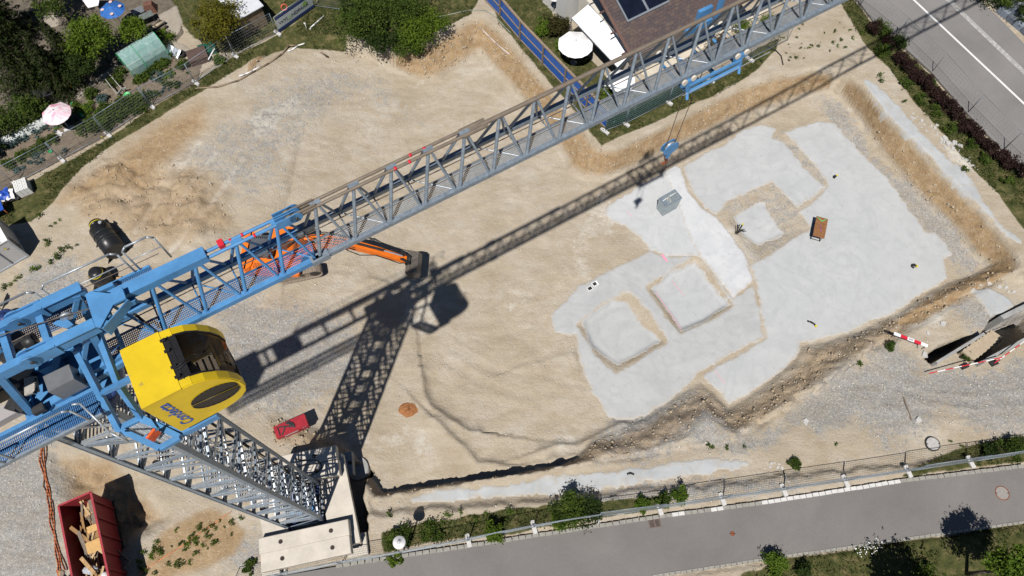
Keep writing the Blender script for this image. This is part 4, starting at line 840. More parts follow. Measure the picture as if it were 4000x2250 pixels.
cbx = part('cab', exc); MB().prism(rounded(.1, 1.65, .35, 1.33, .18), 1.35, 2.75).build('shell', mat('cab_black', (.03, .03, .033), .2, 0, .2, 4), cbx); MB().prism(rounded(.0, 1.5, .38, 1.3, .2), 2.75, 2.85).build('roof', ORANGE, cbx)
MB().box((1.2, .84, 2.86), (.5, .6, .02)).build('roof_window', BLACK, cbx)
for x in (-.1, .25, .6): MB().cyl((x, -1.25, 1.35), (x, -1.25, 2.15), .02, n=6).build('guard_post', DARKST, exc)
bar('guard_rail', (-.3, -1.25, 2.1), (.9, -1.25, 2.1), .02, DARKST, exc); bar('guard_rail', (-.3, -.6, 2.1), (.9, -.6, 2.1), .02, DARKST, exc)
boom = part('boom', exc)
def taper(pts, w, hs, name, m, par):
    mb = MB()
    for i in range(len(pts) - 1):
        a, b_ = Vector(pts[i]), Vector(pts[i + 1]); h0, h1 = hs[i], hs[i + 1]
        mb.add([(a.x, y, a.z + s_ * h0) for s_ in (-1, 1) for y in (-w, w)] + [(b_.x, y, b_.z + s_ * h1) for s_ in (-1, 1) for y in (-w, w)],
               [(0, 1, 3, 2), (4, 6, 7, 5), (0, 4, 5, 1), (2, 3, 7, 6), (0, 2, 6, 4), (1, 5, 7, 3)])
    return mb.build(name, m, par)
taper([(.7, 0, 1.5), (1.8, 0, 2.7), (2.7, 0, 3.35), (3.6, 0, 3.45), (4.9, 0, 3.15)], .3, (.22, .32, .38, .34, .2), 'boom_arm', ORANGE, boom)
taper([(4.3, 0, 3.55), (5.0, 0, 3.2), (6.6, 0, 2.3), (8.3, 0, 1.15)], .22, (.14, .3, .24, .15), 'stick', ORANGE, boom)
bar('hydraulic_cylinder', (1.0, .38, 1.4), (2.9, .38, 3.1), .09, ORANGE, boom); bar('hydraulic_cylinder', (1.0, -.38, 1.4), (2.9, -.38, 3.1), .09, ORANGE, boom)
bar('hydraulic_cylinder', (2.4, 0, 3.75), (4.2, 0, 3.75), .085, ORANGE, boom); bar('hydraulic_cylinder', (5.3, 0, 3.4), (7.0, 0, 2.45), .08, DARKST, boom); bar('piston_rod', (6.9, 0, 2.5), (8.1, 0, 1.75), .045, GALV_L, boom)
g = random.Random(5)
for k in range(6):
    y = -.28 + .11 * k; pts = [(.8, y, 1.7), (1.7, y * 1.1, 2.95), (2.7, y, 3.8), (3.6, y * 1.2 + g.uniform(-.1, .1), 3.9), (4.7, y * 1.5 + g.uniform(-.1, .1), 3.7), (5.4, y * 1.3, 3.1)]
    MB().tube(pts, .03, 5).build('hose', RUBBER, boom)
for sg in (-1, 1): MB().tube([(4.6, sg * .25, 3.4), (5.0, sg * .5, 3.3), (5.6, sg * .5, 2.7), (6.5, sg * .32, 2.4), (7.3, sg * .36, 1.9), (7.9, sg * .45, 1.6), (8.4, sg * .2, 1.2)], .03, 5).build('hose', RUBBER, boom)
bucket = part('bucket', exc); bucket.location = (.8, 0, 0); BST = mat('bucket_steel', (.16, .14, .12), .6, .3, .3, 6, .2, 30, wear=((.33, .28, .22), .35))
MB().box((7.55, 0, 1.05), (.35, .5, .3)).build('quick_coupler', DARKST, bucket); bar('link', (7.2, .22, 1.8), (7.7, .22, 1.2), .05, DARKST, bucket, 'box'); bar('link', (7.2, -.22, 1.8), (7.7, -.22, 1.2), .05, DARKST, bucket, 'box')
prof = [(7.4, .9), (7.75, 1.0), (8.15, .85), (8.35, .5), (8.25, .18), (7.95, .05), (7.6, .1), (7.55, .15), (7.92, .14), (8.18, .24), (8.26, .5), (8.1, .76), (7.74, .9), (7.4, .8)]
mb = MB(); n_ = len(prof); W_ = .75
mb.add([(x, -W_, z) for x, z in prof] + [(x, W_, z) for x, z in prof], [(i, (i + 1) % n_, n_ + (i + 1) % n_, n_ + i) for i in range(n_)]); mb.build('shell', BST, bucket)
for y in (-W_, W_): MB().slabpoly([(x, y, z) for x, z in prof[:7]], (0, 1 if y > 0 else -1, 0), .04).build('side_cheek', BST, bucket)
MB().box((7.62, 0, .98), (.12, 1.5, .1)).build('lip', BST, bucket)

# ------------------------------------------------------------------ skip with timber
sz = 2.35; a, b_, c_ = P(228, 1970, sz), P(355, 1922, sz), P(417, 2214, sz)
ey_ = (c_ - b_).normalized(); ex_ = Vector((-ey_.y, ey_.x, 0)); wS = abs((b_ - a).dot(ex_)); LS = 5.6
mid = b_ - ex_ * wS / 2 + ey_ * LS / 2; skz = float(hgt(mid.x, mid.y)); SH = sz - skz
skip = thing('skip', 'long red steel skip filled with waste timber', 'skip', (mid.x, mid.y, skz), math.atan2(ex_.y, ex_.x))
SK = mat('skip_red', (.24, .025, .032), .5, .1, .2, 3, .1, 30, wear=((.16, .06, .05), .3)); w2, l2 = wS / 2, LS / 2; bw = w2 - .22
for sx in (-1, 1):
    MB().slabpoly([(sx * bw, -l2, .15), (sx * bw, l2, .15), (sx * w2, l2, SH), (sx * w2, -l2, SH)], (-sx, 0, 0), .05).build('side_wall', SK, skip)
    MB().box((sx * w2, 0, SH), (.1, LS, .09)).build('rim', mat('skip_rim_red', (.36, .04, .055), .5, 0, .15, 4), skip)
    for k in range(6): bar('rib', (sx * (bw + .04), -l2 + .5 + k * (LS - 1) / 5, .2), (sx * (w2 + .04), -l2 + .5 + k * (LS - 1) / 5, SH - .05), .05, SK, skip, 'box')
for sy in (-1, 1):
    MB().slabpoly([(-bw, sy * l2, .15), (bw, sy * l2, .15), (w2, sy * l2, SH), (-w2, sy * l2, SH)], (0, -sy, 0), .05).build('end_wall', SK, skip)
    MB().box((0, sy * l2, SH), (wS, .1, .09)).build('rim', MATS['skip_rim_red'], skip)
MB().box((0, 0, .12), (2 * bw, LS - .1, .12)).build('floor', mat('skip_floor', (.08, .05, .04), .8), skip)
for sx in (-.6, .6): MB().box((sx, 0, .03), (.14, LS, .1)).build('skid', DARKST, skip)
skM = Matrix.Translation((mid.x, mid.y, skz)) @ Matrix.Rotation(math.atan2(ex_.y, ex_.x), 4, 'Z')
g = random.Random(21); WOODS = [TIMBER, mat('timber_pale', (.5, .36, .2), .8, 0, .25, 6, .2, 30), mat('timber_brown', (.3, .17, .07), .8, 0, .3, 6, .2, 30), TIMBER_G]
def loose(name, mb, m, label, cat, group, L):
    o = mb.build(name, m); o.matrix_world = L; return tag(o, label, cat, group)
for k in range(96):
    ln = g.uniform(.4, 1.7); z = SH * (.42 + .46 * k / 96) + g.uniform(-.06, .06); lim = bw + .2 * z / SH - .16; ang_ = math.pi / 2 + g.gauss(0, .5); x = g.uniform(-1, 1) * lim; y = g.uniform(-l2 + .5, l2 - .45)
    ln = min(ln, 2 * (l2 - abs(y)) - .15, 2 * max(.18, (lim - abs(x))) / max(.12, abs(math.cos(ang_)))); ln = max(ln, .25)
    M = skM @ Matrix.Translation((x, y, z)) @ Matrix.Rotation(ang_, 4, 'Z') @ Matrix.Rotation(g.gauss(0, .1), 4, 'Y')
    loose('timber_offcut', MB().box((0, 0, 0), (ln, g.choice((.07, .1, .12, .18)), g.choice((.03, .05, .08)))), WOODS[g.randrange(4)], 'timber offcut lying in the heap inside the red skip', 'timber', 'waste timber in the skip', M)
for k, (x, y, dx, dy, lb) in enumerate(((.35, .1, .8, .6, 'square pale chipboard panel lying on the timber in the red skip'), (.4, 1.0, .5, .35, 'small brown board near the far end of the red skip'))):
    loose('board', MB().box((0, 0, 0), (dx, dy, .03)), mat('chipboard', (.55, .34, .13), .8, 0, .15, 8), lb, 'board', None, skM @ Matrix.Translation((x, y, SH * .9)) @ Matrix.Rotation(.1, 4, 'X'))
for k in range(5):
    x, y = g.uniform(-.5, .6), g.uniform(-l2 + .7, .1); mb = MB(); pts = clump_points(40, (.3, .35, .1), 60 + k, 6)
    loose('plastic_sheet', MB().lathe([(.02, .16), (.18, .12), (.28, .06), (.34, -.02)], 9, smooth=False), (WHITE_P, mat('grey_foil', (.42, .44, .47), .3, 0, .2, 9))[k % 2], 'crumpled pale plastic sheet on the timber in the red skip', 'plastic', 'plastic waste in the skip', skM @ Matrix.Translation((x, y, SH * .86)) @ Matrix.Rotation(g.uniform(0, 3), 4, 'Z') @ Matrix.Diagonal((1.2, .7, .8, 1)))
for k in range(3): tag(bar('steel_tube', skM @ Vector((.35 + .12 * k, -l2 + 1.1, SH * .85)), skM @ Vector((.55 + .13 * k, -l2 - .25 + .1 * k, SH + .12)), .05, GALV, None), 'grey steel tube sticking out of the red skip end', 'tube', 'tubes in the skip')
# pallet leaning on the skip, debris at its foot
def pallet(loc, rz, tilt, label, group=None):
    t = thing('pallet', label, 'pallet', loc, rz); t.rotation_euler = (tilt, 0, rz)
    for k in range(6): MB().box((-.52 + .21 * k, 0, .13), (.12, .95, .025)).build('board', TIMBER_G, t)
    for y in (-.4, 0, .4): MB().box((0, y, .1), (1.2, .1, .03)).box((0, y, .05), (1.2, .08, .07)).build('bearer', TIMBER_G, t)
    return t
pc = P(885, 2190, .3); pallet((P2(470, 2195)[0], P2(470, 2195)[1], .25), -.62, .18, 'grey slatted wooden pallet leaning by the end of the red skip')
o = P(248, 2230, 1.2); tag(MB().beam(o, P(225, 2290, .6), .2, .06).build('plank', TIMBER_G), 'weathered plank at the lower left end of the skip', 'plank')
g = random.Random(8)
for k in range(3): tag(MB().beam(T(225 + 6 * k, 2225 + 4 * k, .05), T(238 + 9 * k, 2262, .1 + .04 * k), .1, .05).build('plank', CABLE if k == 0 else TIMBER), 'short brown board piled beside the skip at the bottom edge', 'board', 'boards beside the skip')

# ------------------------------------------------------------------ red tool chest
tz = float(T(1140, 1690).z); ht = .55
a, b_, c_ = P(1068, 1669, tz + ht), P(1187, 1617, tz + ht), P(1085, 1714, tz + ht); dd = (b_ - a).normalized(); L_ = (b_ - a).length; w_ = .72
cc = (a + b_) / 2 + Vector((dd.y, -dd.x, 0)) * w_ / 2
chest = thing('tool_chest', 'long red steel tool chest with black straps on its lid', 'chest', (cc.x, cc.y, tz), math.atan2(dd.y, dd.x))
MB().box((0, 0, .26), (L_, w_, .48)).build('body', RED, chest); MB().box((0, 0, ht - .02), (L_ + .04, w_ + .04, .05)).build('lid', RED, chest); MB().box((-L_ * .38, 0, ht + .008), (.07, w_ * .78, .006)).build('lid_slot', BLACK, chest)
MB().box((-.1, -w_ / 2 - .004, .36), (.8, .01, .1)).build('maker_plate', mat('plate_pale', (.5, .5, .5), .5, 0, .2, 30), chest)
for x in (.6, .75): MB().box((x, -w_ / 2 - .01, .45), (.09, .02, .03)).build('latch', GALV_L, chest)
mb = MB(); g = random.Random(3)
STR = mat('strap_black', (.03, .032, .036), .7, 0, .3, 12)
sl = thing('lifting_strap', 'tangle of black lifting straps on the red chest lid', 'strap', (cc.x, cc.y, tz + ht + .01), math.atan2(dd.y, dd.x))
for pts in ([(-.62, .22, .02), (-.3, .1, .05), (0, -.02, .06), (.22, -.15, .03)], [(-.6, -.3, .02), (-.42, -.1, .04), (-.3, .08, .06)], [(-.15, .3, .05), (.05, .2, .09), (.18, .05, .1), (.2, -.2, .04)], [(-.1, .28, .08), (.02, .05, .12), (-.1, -.05, .1)], [(.05, .3, .04), (-.2, .25, .1), (0, .1, .14), (.15, -.1, .1)]):
    mb = MB()
    for i in range(len(pts) - 1): mb.beam(pts[i], pts[i + 1], .07, .015)
    mb.build('strap', STR, sl)

# ------------------------------------------------------------------ tanks, drum, cabin on the left
BK_ = PIPE_BL
a, b_ = T(402, 918), T(468, 1010); dv = (b_ - a); dv.z = 0; tl = 2.15; dv.normalize(); cz = .68; mid = (a + b_) / 2 + Vector((.1, .1, 0)); gz = float(hgt(mid.x, mid.y))
tank = thing('plastic_tank', 'large black ribbed plastic tank lying on its side', 'tank', (mid.x, mid.y, gz), math.atan2(dv.y, dv.x))
mb = MB(); mb.cyl((-tl / 2, 0, cz), (tl / 2, 0, cz), .66, n=28); mb.build('shell', BK_, tank)
for x in (-.45, 0, .25): MB().cyl((x, 0, cz), (x + .05, 0, cz), .685, n=28).build('rib', mat('tank_rib', (.035, .045, .045), .3), tank)
MB().cyl((-tl / 2 - .3, 0, cz), (-tl / 2, 0, cz), .4, .6, 24).build('shoulder', BK_, tank); MB().cyl((-tl / 2 - .62, 0, cz), (-tl / 2 - .3, 0, cz), .42, n=24).build('neck', BK_, tank)
MB().cyl((-tl / 2 - .5, 0, cz), (-tl / 2 - .44, 0, cz), .435, n=24).build('neck_band', mat('band_yellow', (.6, .5, .02), .5), tank)
for x in (-.8, .8):
    for y in (-.62, .62): MB().slabpoly([(x - .15, y, 0), (x + .2, y * 1.45, 0), (x + .2, y, .4)], (1, 0, 0), .05).build('foot_fin', BK_, tank)
MB().cyl((-tl / 2 + .1, .3, cz + .58), (-tl / 2 + .1, .34, cz + .72), .1, n=10).build('port', mat('port_grey', (.4, .42, .44), .4), tank)
MB().tube([(-tl / 2 - .2, .5, cz + .4), (-tl / 2 + .1, .62, cz + .35), (-tl / 2 + .2, .5, cz + .5), (-tl / 2 - .1, .4, cz + .62)], .035, 6).build('pipe_coil', BK_, tank)
m2 = T(412, 1098); sh = thing('shaft_tank', 'black upright plastic shaft with domed lid below the lying tank', 'tank', m2)
MB().lathe([(.62, 0), (.62, .75), (.58, .9), (.42, 1.05)], 26).build('shell', BK_, sh); MB().lathe([(.42, 1.05), (.42, 1.25), (.36, 1.38), (.2, 1.44), (0, 1.46)], 24).build('lid', BK_, sh); MB().lathe([(.43, 1.14), (.445, 1.16), (.445, 1.22), (.43, 1.24)], 24).build('lid_band', MATS['band_yellow'], sh)
for a_ in (.3, 2.2, 4.0): MB().slabpoly([(.6 * math.cos(a_), .6 * math.sin(a_), 0), (.95 * math.cos(a_), .95 * math.sin(a_), 0), (.6 * math.cos(a_), .6 * math.sin(a_), .4)], (-math.sin(a_), math.cos(a_), 0), .05).build('foot_fin', BK_, sh)
fo_ = T(432, 1108); FOIL = mat('crinkled_foil', (.5, .5, .52), .18, .8, .5, 18, .9, 14)
V0 = []; o = thing('foil_bundle', 'crinkled silver foil bundle at the foot of the black shaft', 'foil', T(440, 1100), .35)
mb = MB(); g = random.Random(9); nx_, ny_ = 12, 6
mb.add([(-.6 + 1.2 * i / nx_, -.2 + .4 * j / ny_ - .25, .06 + .1 * g.random() + .1 * math.sin(3 * i)) for j in range(ny_ + 1) for i in range(nx_ + 1)], [(j * (nx_ + 1) + i, j * (nx_ + 1) + i + 1, (j + 1) * (nx_ + 1) + i + 1, (j + 1) * (nx_ + 1) + i) for j in range(ny_) for i in range(nx_)]); mb.build('sheet', FOIL, o)
MB().box((.45, 0, .08), (.3, .25, .14)).build('cardboard', TIMBER, o)
d0 = T(45, 1262); dr = thing('blue_tank', 'dark blue round plastic tank at the left edge', 'tank', d0, .3)
MB().lathe([(.0, .9), (.5, .88), (.66, .74), (.7, .5), (.7, 0)], 24).build('shell', BLUE_D, dr); MB().lathe([(.3, .9), (.3, .98), (0, 1.0)], 16).build('lid', BLUE_D, dr)
# site cabin
C0 = P(112, 1000); C1 = P(-10, 1071); e1 = (C1 - C0).normalized(); e2 = Vector((e1.y, -e1.x, 0)); e2 = -e2 if e2.y < 0 else e2
cabn = thing('site_container', 'light grey steel site container at the left edge', 'container', C0, math.atan2(e1.y, e1.x)); CW, CL_, CHt = 4.0, 2.3, 2.15
sy = 1 if (Matrix.Rotation(-math.atan2(e1.y, e1.x), 3, 'Z') @ e2).y > 0 else -1
CG = mat('cabin_grey', (.5, .5, .5), .5, 0, .06, 2, wear=((.38, .37, .36), .25))
MB().box((CW / 2, sy * CL_ / 2, CHt / 2), (CW - .06, CL_ - .06, CHt - .04)).build('body', CG, cabn); MB().box((CW / 2, sy * CL_ / 2, CHt), (CW + .04, CL_ + .04, .08)).build('roof', WHITE_P, cabn)
for k in range(5): MB().box((CW * (.1 + .2 * k), sy * CL_ / 2, CHt + .05), (.05, CL_, .03)).build('roof_rib', CG, cabn)
for x in (0, CW): 
    for y in (0, sy * CL_): MB().box((x, y, CHt / 2), (.12, .12, CHt)).build('corner_post', GALV_L, cabn)
for k in range(3): MB().box((1.0 + 1.0 * k, 0, CHt / 2), (.05, .04, CHt - .1)).build('panel_seam', GALV, cabn)
MB().box((CW / 2, 0, .06), (CW, .1, .12)).build('base_rail', GALV_L, cabn); MB().box((.5, -sy * .03, 1.6), (.14, .01, .12)).build('warning_plate', MATS['band_yellow'], cabn)
for k in range(6): MB().box((-.02, sy * .4, .6 + .2 * k), (.02, .5, .07)).build('vent_louvre', DARKST, cabn)
# white block stack on a pallet, blue tarpaulin
bp = T(104, 745); st_ = thing('block_pallet', 'stack of white building blocks on a pallet in the grass', 'block stack', bp, .5); 
WBK = mat('lime_block', (.68, .68, .66), .9, 0, .06, 6, .2, 30)
for i in range(3):
    for j in range(4):
        for k in range(3): MB().box((-.28 + .28 * i, -.36 + .24 * j, .2 + .22 * k), (.26, .225, .2)).build('block', WBK, st_)
MB().box((0, 0, .05), (.9, 1.0, .1)).build('pallet_base', TIMBER_G, st_)
for i in range(3):
    for j in range(4): MB().box((-.28 + .28 * i, -.36 + .24 * j, .743), (.1, .03, .004)).build('grip_slot', DARKST, st_)
bt = T(20, 775); tp_ = thing('tarpaulin_heap', 'heap under blue and white tarpaulin at the left fence', 'tarpaulin', bt, .4); g = random.Random(12)
for k, m in enumerate((mat('tarp_blue', (.02, .08, .42), .5, 0, .2, 6, .4, 8), WHITE_P, DARKST)):
    mb = MB(); mb.add([(-.5 + .2 * i + .25 * k, -.4 + .2 * j - .1 * k, .3 + .25 * g.random() - .08 * k) for j in range(5) for i in range(6)], [(j * 6 + i, j * 6 + i + 1, (j + 1) * 6 + i + 1, (j + 1) * 6 + i) for j in range(4) for i in range(5)]); mb.build('sheet', m, tp_)
bb = thing('blue_crate_cover', 'flat deep blue cover at the left edge above the container', 'cover', T(0, 840), .55); MB().box((0, 0, .8), (1.3, .9, .05)).build('sheet', MATS['tarp_blue'], bb)
for x, y in ((-.6, -.4), (.6, -.4), (.6, .4), (-.6, .4)): MB().cyl((x, y, 0), (x, y, .8), .03, n=6).build('leg', CABLE, bb)

# ------------------------------------------------------------------ things on the slab
def bx(px, py): return T(px, py, .04)
v = [P(2570, 779, -.6), P(2606, 806, -.6), P(2668, 771, -.6), P(2631, 741, -.6)]
cen = sum(v, Vector()) / 4; w_ = (v[2] - v[1]).length; d_ = (v[1] - v[0]).length; dr_ = (v[2] - v[1]).normalized()
box = thing('sheet_metal_box', 'galvanised sheet metal box standing on the white slab', 'metal box', (cen.x, cen.y, -1.97), math.atan2(dr_.y, dr_.x))
SM = mat('sheet_zinc', (.36, .42, .44), .4, .5, .2, 5, .1, 20, wear=((.55, .58, .58), .3))
def frust(a0, b0, a1, b1, z0, z1): return MB().add([(-a0, -b0, z0), (a0, -b0, z0), (a0, b0, z0), (-a0, b0, z0), (-a1, -b1, z1), (a1, -b1, z1), (a1, b1, z1), (-a1, b1, z1)], [(3, 2, 1, 0), (4, 5, 6, 7), (0, 1, 5, 4), (1, 2, 6, 5), (2, 3, 7, 6), (3, 0, 4, 7)])
hw, hd_ = max(w_ / 2, .45), max(d_ / 2, .35)
frust(hw * .9, hd_ * .9, hw, hd_, 0, 1.36).build('body', SM, box); MB().box((0, 0, 1.38), (hw * 2.06, hd_ * 2.06, .04)).build('rim', GALV, box); MB().box((hw * .15, 0, 1.405), (hw * 1.5, hd_ * 1.7, .012)).build('cover_plate', SM, box)
MB().tube([(-hw * .9, hd_ * .2, 1.43), (0, hd_ * .3, 1.44), (hw * .9, hd_ * .35, 1.43)], .02, 6).build('sling_rope', WHITE, box); MB().tube([(-.3, -.1, 1.43), (-.2, .15, 1.48), (-.1, -.15, 1.46), (-.25, -.3, 1.43)], .02, 5).build('sling_loop', mat('sling_cream', (.6, .55, .45), .8), box)
v = [P(3189, 846, -1.25), P(3234, 856, -1.25), P(3222, 929, -1.25), P(3174, 922, -1.25)]; cen = sum(v, Vector()) / 4; dr_ = (v[0] - v[3]).normalized(); L_ = (v[0] - v[3]).length; w_ = (v[1] - v[0]).length
tb_ = thing('work_table', 'rust stained panel on trestles standing on the right slab', 'table', (cen.x, cen.y, -1.97), math.atan2(dr_.y, dr_.x))
MB().box((0, 0, .72), (L_, w_, .04)).build('panel', mat('rusty_panel_top', (.26, .12, .05), .6, .1, .3, 7, .1, 20, wear=((.42, .3, .2), .3)), tb_)
for x in (-L_ * .4, L_ * .4):
    for y in (-w_ * .4, w_ * .4): MB().cyl((x, y, 0), (x, y, .7), .022, n=6).build('leg', DARKST, tb_)
    bar('trestle_bar', (x, -w_ * .42, .1), (x, w_ * .42, .1), .02, DARKST, tb_)
for y in (-w_ * .4, w_ * .4): bar('trestle_bar', (-L_ * .4, y, .08), (L_ * .4, y, .08), .018, DARKST, tb_)
MB().tube([(L_ * .46, -w_ * .38, .75), (L_ * .3, 0, .75), (L_ * .46, w_ * .42, .75)], .025, 5).build('paint_mark', mat('mark_green', (.1, .6, .2), .6), tb_); MB().tube([(L_ * .1, w_ * .1, .75), (0, w_ * .0, .75), (-L_ * .15, -w_ * .1, .75), (-L_ * .22, -w_ * .06, .75)], .02, 5).build('paint_mark', mat('mark_violet', (.3, .08, .35), .6), tb_)
def stub(px, py, label, pts, r=.05, capcol=True, extra=()):
    t = thing('conduit_stub', label, 'conduit', T(px, py, .03), 0, 'conduit stubs standing in the slab'); MB().tube(pts, r, 8).build('pipe', PIPE_BL, t)
    e = Vector(pts[-1])
    if capcol: MB().cyl(e - Vector((0, 0, .02)), e + Vector((0, 0, .07)), r * 1.25, n=10).build('cap', MATS['band_yellow'], t)
    for q in extra: MB().tube(q, .028, 6).build('pipe', PIPE_BL, t)
stub(3258, 697, 'short black conduit stub with yellow cap by the gravel channel corner', [(0, 0, 0), (0, 0, .2), (.08, .03, .3)], .05, True, ([(-.08, 0, 0), (-.1, .02, .3)], [(-.02, .08, 0), (-.04, .1, .28)]))
stub(2878, 915, 'tall pair of black conduits with yellow cap in the upper recess', [(0, 0, 0), (.03, .05, .5), (.06, .1, 1.15)], .05, True, ([(-.12, 0, 0), (-.1, .05, .6), (-.12, .1, 1.15)], [(.05, 0, .15), (.3, .15, .25), (.6, .1, .2)], [(.05, .02, .2), (.3, .2, .3), (.5, .22, .24)]))
stub(3567, 1047, 'bent black conduit with yellow mark near the right slab edge', [(0, 0, 0), (-.12, .08, .12), (-.02, .18, .2), (.16, .06, .12)], .07)
stub(3170, 1262, 'black conduit with yellow band lying on the lower slab', [(-.28, .12, .06), (-.05, .02, .08), (.15, -.12, .06), (.2, -.25, .05)], .06, True)
stub(2462, 1853, 'small black pipe end on the street side concrete strip', [(-.2, 0, .05), (0, .05, .08), (.2, -.02, .05)], .05, False)
ls_ = thing('rotating_level', 'white laser level case with open lid on the left slab edge', 'instrument', T(2318, 1118, .03), .5)
MB().box((.1, 0, .14), (.42, .32, .28)).build('case', WHITE_P, ls_); MB().box((.06, .0, .285), (.24, .22, .02)).build('panel', DARKST, ls_); MB().box((-.32, -.06, .05), (.36, .3, .05)).build('lid', WHITE_P, ls_); MB().box((-.32, -.06, .078), (.28, .22, .01)).build('lid_foam', DARKST, ls_)
# pink spray marks
PINK = mat('pink_spray', (.85, .3, .42), .8, 0, .1, 20)
for i, (a, b_) in enumerate((((2585, 995), (2605, 1022)), ((2560, 1140), (2660, 1285)), ((2790, 1445), (2830, 1500)), ((2450, 828), (2468, 848)), ((2625, 1100), (2672, 1155)))):
    A, B = T(*a, .05), T(*b_, .05); tag(MB().beam(A + Vector((0, 0, .012)), B + Vector((0, 0, .012)), .14 if i == 0 else .025, .004).build('spray_mark', PINK), 'pink spray line %s' % ('blotch by the middle recess', 'along the left edge of the middle recess', 'on the lower slab by the bank', 'faint near the metal box', 'crossing the middle sunken pad')[i], 'spray mark')
# post in the pit
a = T(1285, 222); po = thing('timber_post', 'dark timber post leaning in the upper pit', 'post', a, 0); MB().cyl((0, 0, -.1), (-.32, -.5, 1.0), .07, n=8).build('shaft', TIMBER_G, po)

# ------------------------------------------------------------------ old cellar walls, steps, barriers on the right
def wall_px(name, label, a, b_, w, zt, zb, m=CONC_G):
    A, B = P(*a, zt), P(*b_, zt); d = B - A; L_ = d.length; c = (A + B) / 2
    return tag(MB().box((0, 0, (zt + zb) / 2), (L_, w, zt - zb)).build(name, m), label, 'wall') , c, math.atan2(d.y, d.x)
for args in (('retaining_wall', 'grey concrete wall along the lower edge of the stairwell', (3842, 1412), (4080, 1285), .2, -.1, -3), ('retaining_wall', 'thin concrete wall edging the black pit hole', (3660, 1416), (3846, 1302), .16, -.3, -3), ('retaining_wall', 'concrete wall stub at the upper right of the stairwell', (3915, 1240), (4060, 1170), .3, -.5, -2.9)):
    o, c, a_ = wall_px(*args); o.location = (c.x, c.y, 0); o.rotation_euler = (0, 0, a_)
sts = thing('stairs', 'sandy concrete cellar steps going down between the black holes', 'stairs', P(3800, 1380, -.45)); STP = mat('sandy_step', (.4, .33, .24), .9, 0, .15, 5, .2, 30)
o0 = P(3800, 1380, -.45)
for i in range(9):
    z = -.42 - .18 * i; a = P(3764 + 13 * i, 1366 - 9 * i, z); b_ = P(3812 + 13 * i, 1402 - 9.5 * i, z); d = (b_ - a); c = (a + b_) / 2 - o0
    MB().box((c.x, c.y, c.z - .45), (d.length, .3, .9), math.atan2(d.y, d.x)).build('step', STP, sts)
tag(sheet('broken_slab', [PL([(3810, 1115), (3880, 1108), (3960, 1150), (3985, 1185), (3930, 1222), (3900, 1240), (3860, 1190)], -.4)], C_R, off=.12, rough=.1), 'tilted remnant of pale concrete floor above the stairwell', 'slab')
g = random.Random(31); RUB = mat('broken_concrete', (.47, .46, .44), .9, 0, .1, 6, .3, 20)
def rock(px, py, s_, label, group, m=RUB, name='rubble_block'):
    o = MB(); pts = [(g.uniform(.5, 1.2) * math.cos(a_), g.uniform(.4, .9) * math.sin(a_)) for a_ in np.linspace(0, 6.28, 7)[:-1]]; h = g.uniform(.2, .45)
    o.add([(x * s_, y * s_, -.05) for x, y in pts] + [(x * s_ * .75 + .05 * s_, y * s_ * .75, h * s_) for x, y in pts], [tuple(range(6))[::-1], tuple(range(6, 12))] + [(i, (i + 1) % 6, 6 + (i + 1) % 6, 6 + i) for i in range(6)])
    q = o.build(name, m); q.location = T(px, py); q.rotation_euler = (0, 0, g.uniform(0, 6)); return tag(q, label, 'rubble', group)
for px, py in ((3830, 1112), (3860, 1108), (3905, 1120), (3930, 1125), (3960, 1140), (3850, 1130), (3940, 1140)): rock(px, py, g.uniform(.15, .32), 'broken white concrete lump above the cellar steps', 'rubble above the stairwell')
for k in range(60): q_ = g.random(); rock(3560 + 260 * q_ + g.uniform(-18, 18), 440 + 230 * q_ + g.uniform(-18, 18), g.uniform(.05, .17), 'white concrete crumb heaped beside the eastern strip', 'rubble along the eastern verge')
for px, py, s_ in ((3690, 540, .3), (3725, 560, .35), (3720, 582, .25), (3750, 570, .28), (3702, 562, .33), (3660, 490, .2), (3600, 470, .2), (3775, 625, .22)): rock(px, py, s_, 'large white concrete lump beside the eastern verge', 'large rubble on the eastern verge')
rock(3683, 1265, .3, 'single white stone on the sandy yard left of the black hole', None); rock(3625, 1303, .2, 'small white stone beside the red and white barrier board', None); rock(3148, 1650, .28, 'single white stone on the gravel right of the bank corner', None); rock(3587, 1641, .28, 'white stone beside the half buried board', None)
rock(3610, 1385, .35, 'white concrete edge lump at the left tip of the black hole', None)
for k in range(9): rock(3005 + 60 * g.random(), 1805 + 25 * g.random(), g.uniform(.07, .2), 'white stone heaped beside the street side tuft', 'stones by the street side tuft')
tag(MB().beam(T(3528, 1552, .03), T(3560, 1642, .03), .09, .06).build('half_buried_board', TIMBER_G), 'long thin board half buried in the yard gravel', 'board')
# barrier board
A, B = P(3492, 1302, .15), P(3624, 1352, .15); d = B - A; bb_ = thing('barrier_board', 'red and white striped barrier board beside the black hole', 'barrier', ((A.x + B.x) / 2, (A.y + B.y) / 2, -.4), math.atan2(d.y, d.x)); L_ = d.length
for k in range(5): MB().box((-L_ / 2 + L_ * (k + .5) / 5, 0, .55), (L_ / 5 - .004, .2, .05)).build('stripe', RED_B if k % 2 else WHITE_P, bb_)
MB().box((0, 0, .577), (.28, .09, .006)).build('print_panel', mat('print_grey', (.3, .3, .33), .6, 0, .5, 40), bb_)
for x in (-L_ * .46, L_ * .46): MB().cyl((x, 0, -.02), (x, 0, .54), .03, n=6).build('leg', DARKST, bb_)
def pole(a, b_, za, zb, label, n_=9):
    A, B = P(*a, za), P(*b_, zb); t = thing('barrier_pole', label, 'barrier', A)
    for k in range(n_): bar('stripe', (B - A) * (k / n_), (B - A) * ((k + 1) / n_), .032, RED_B if k % 2 == 0 else WHITE_P, t)
    return t
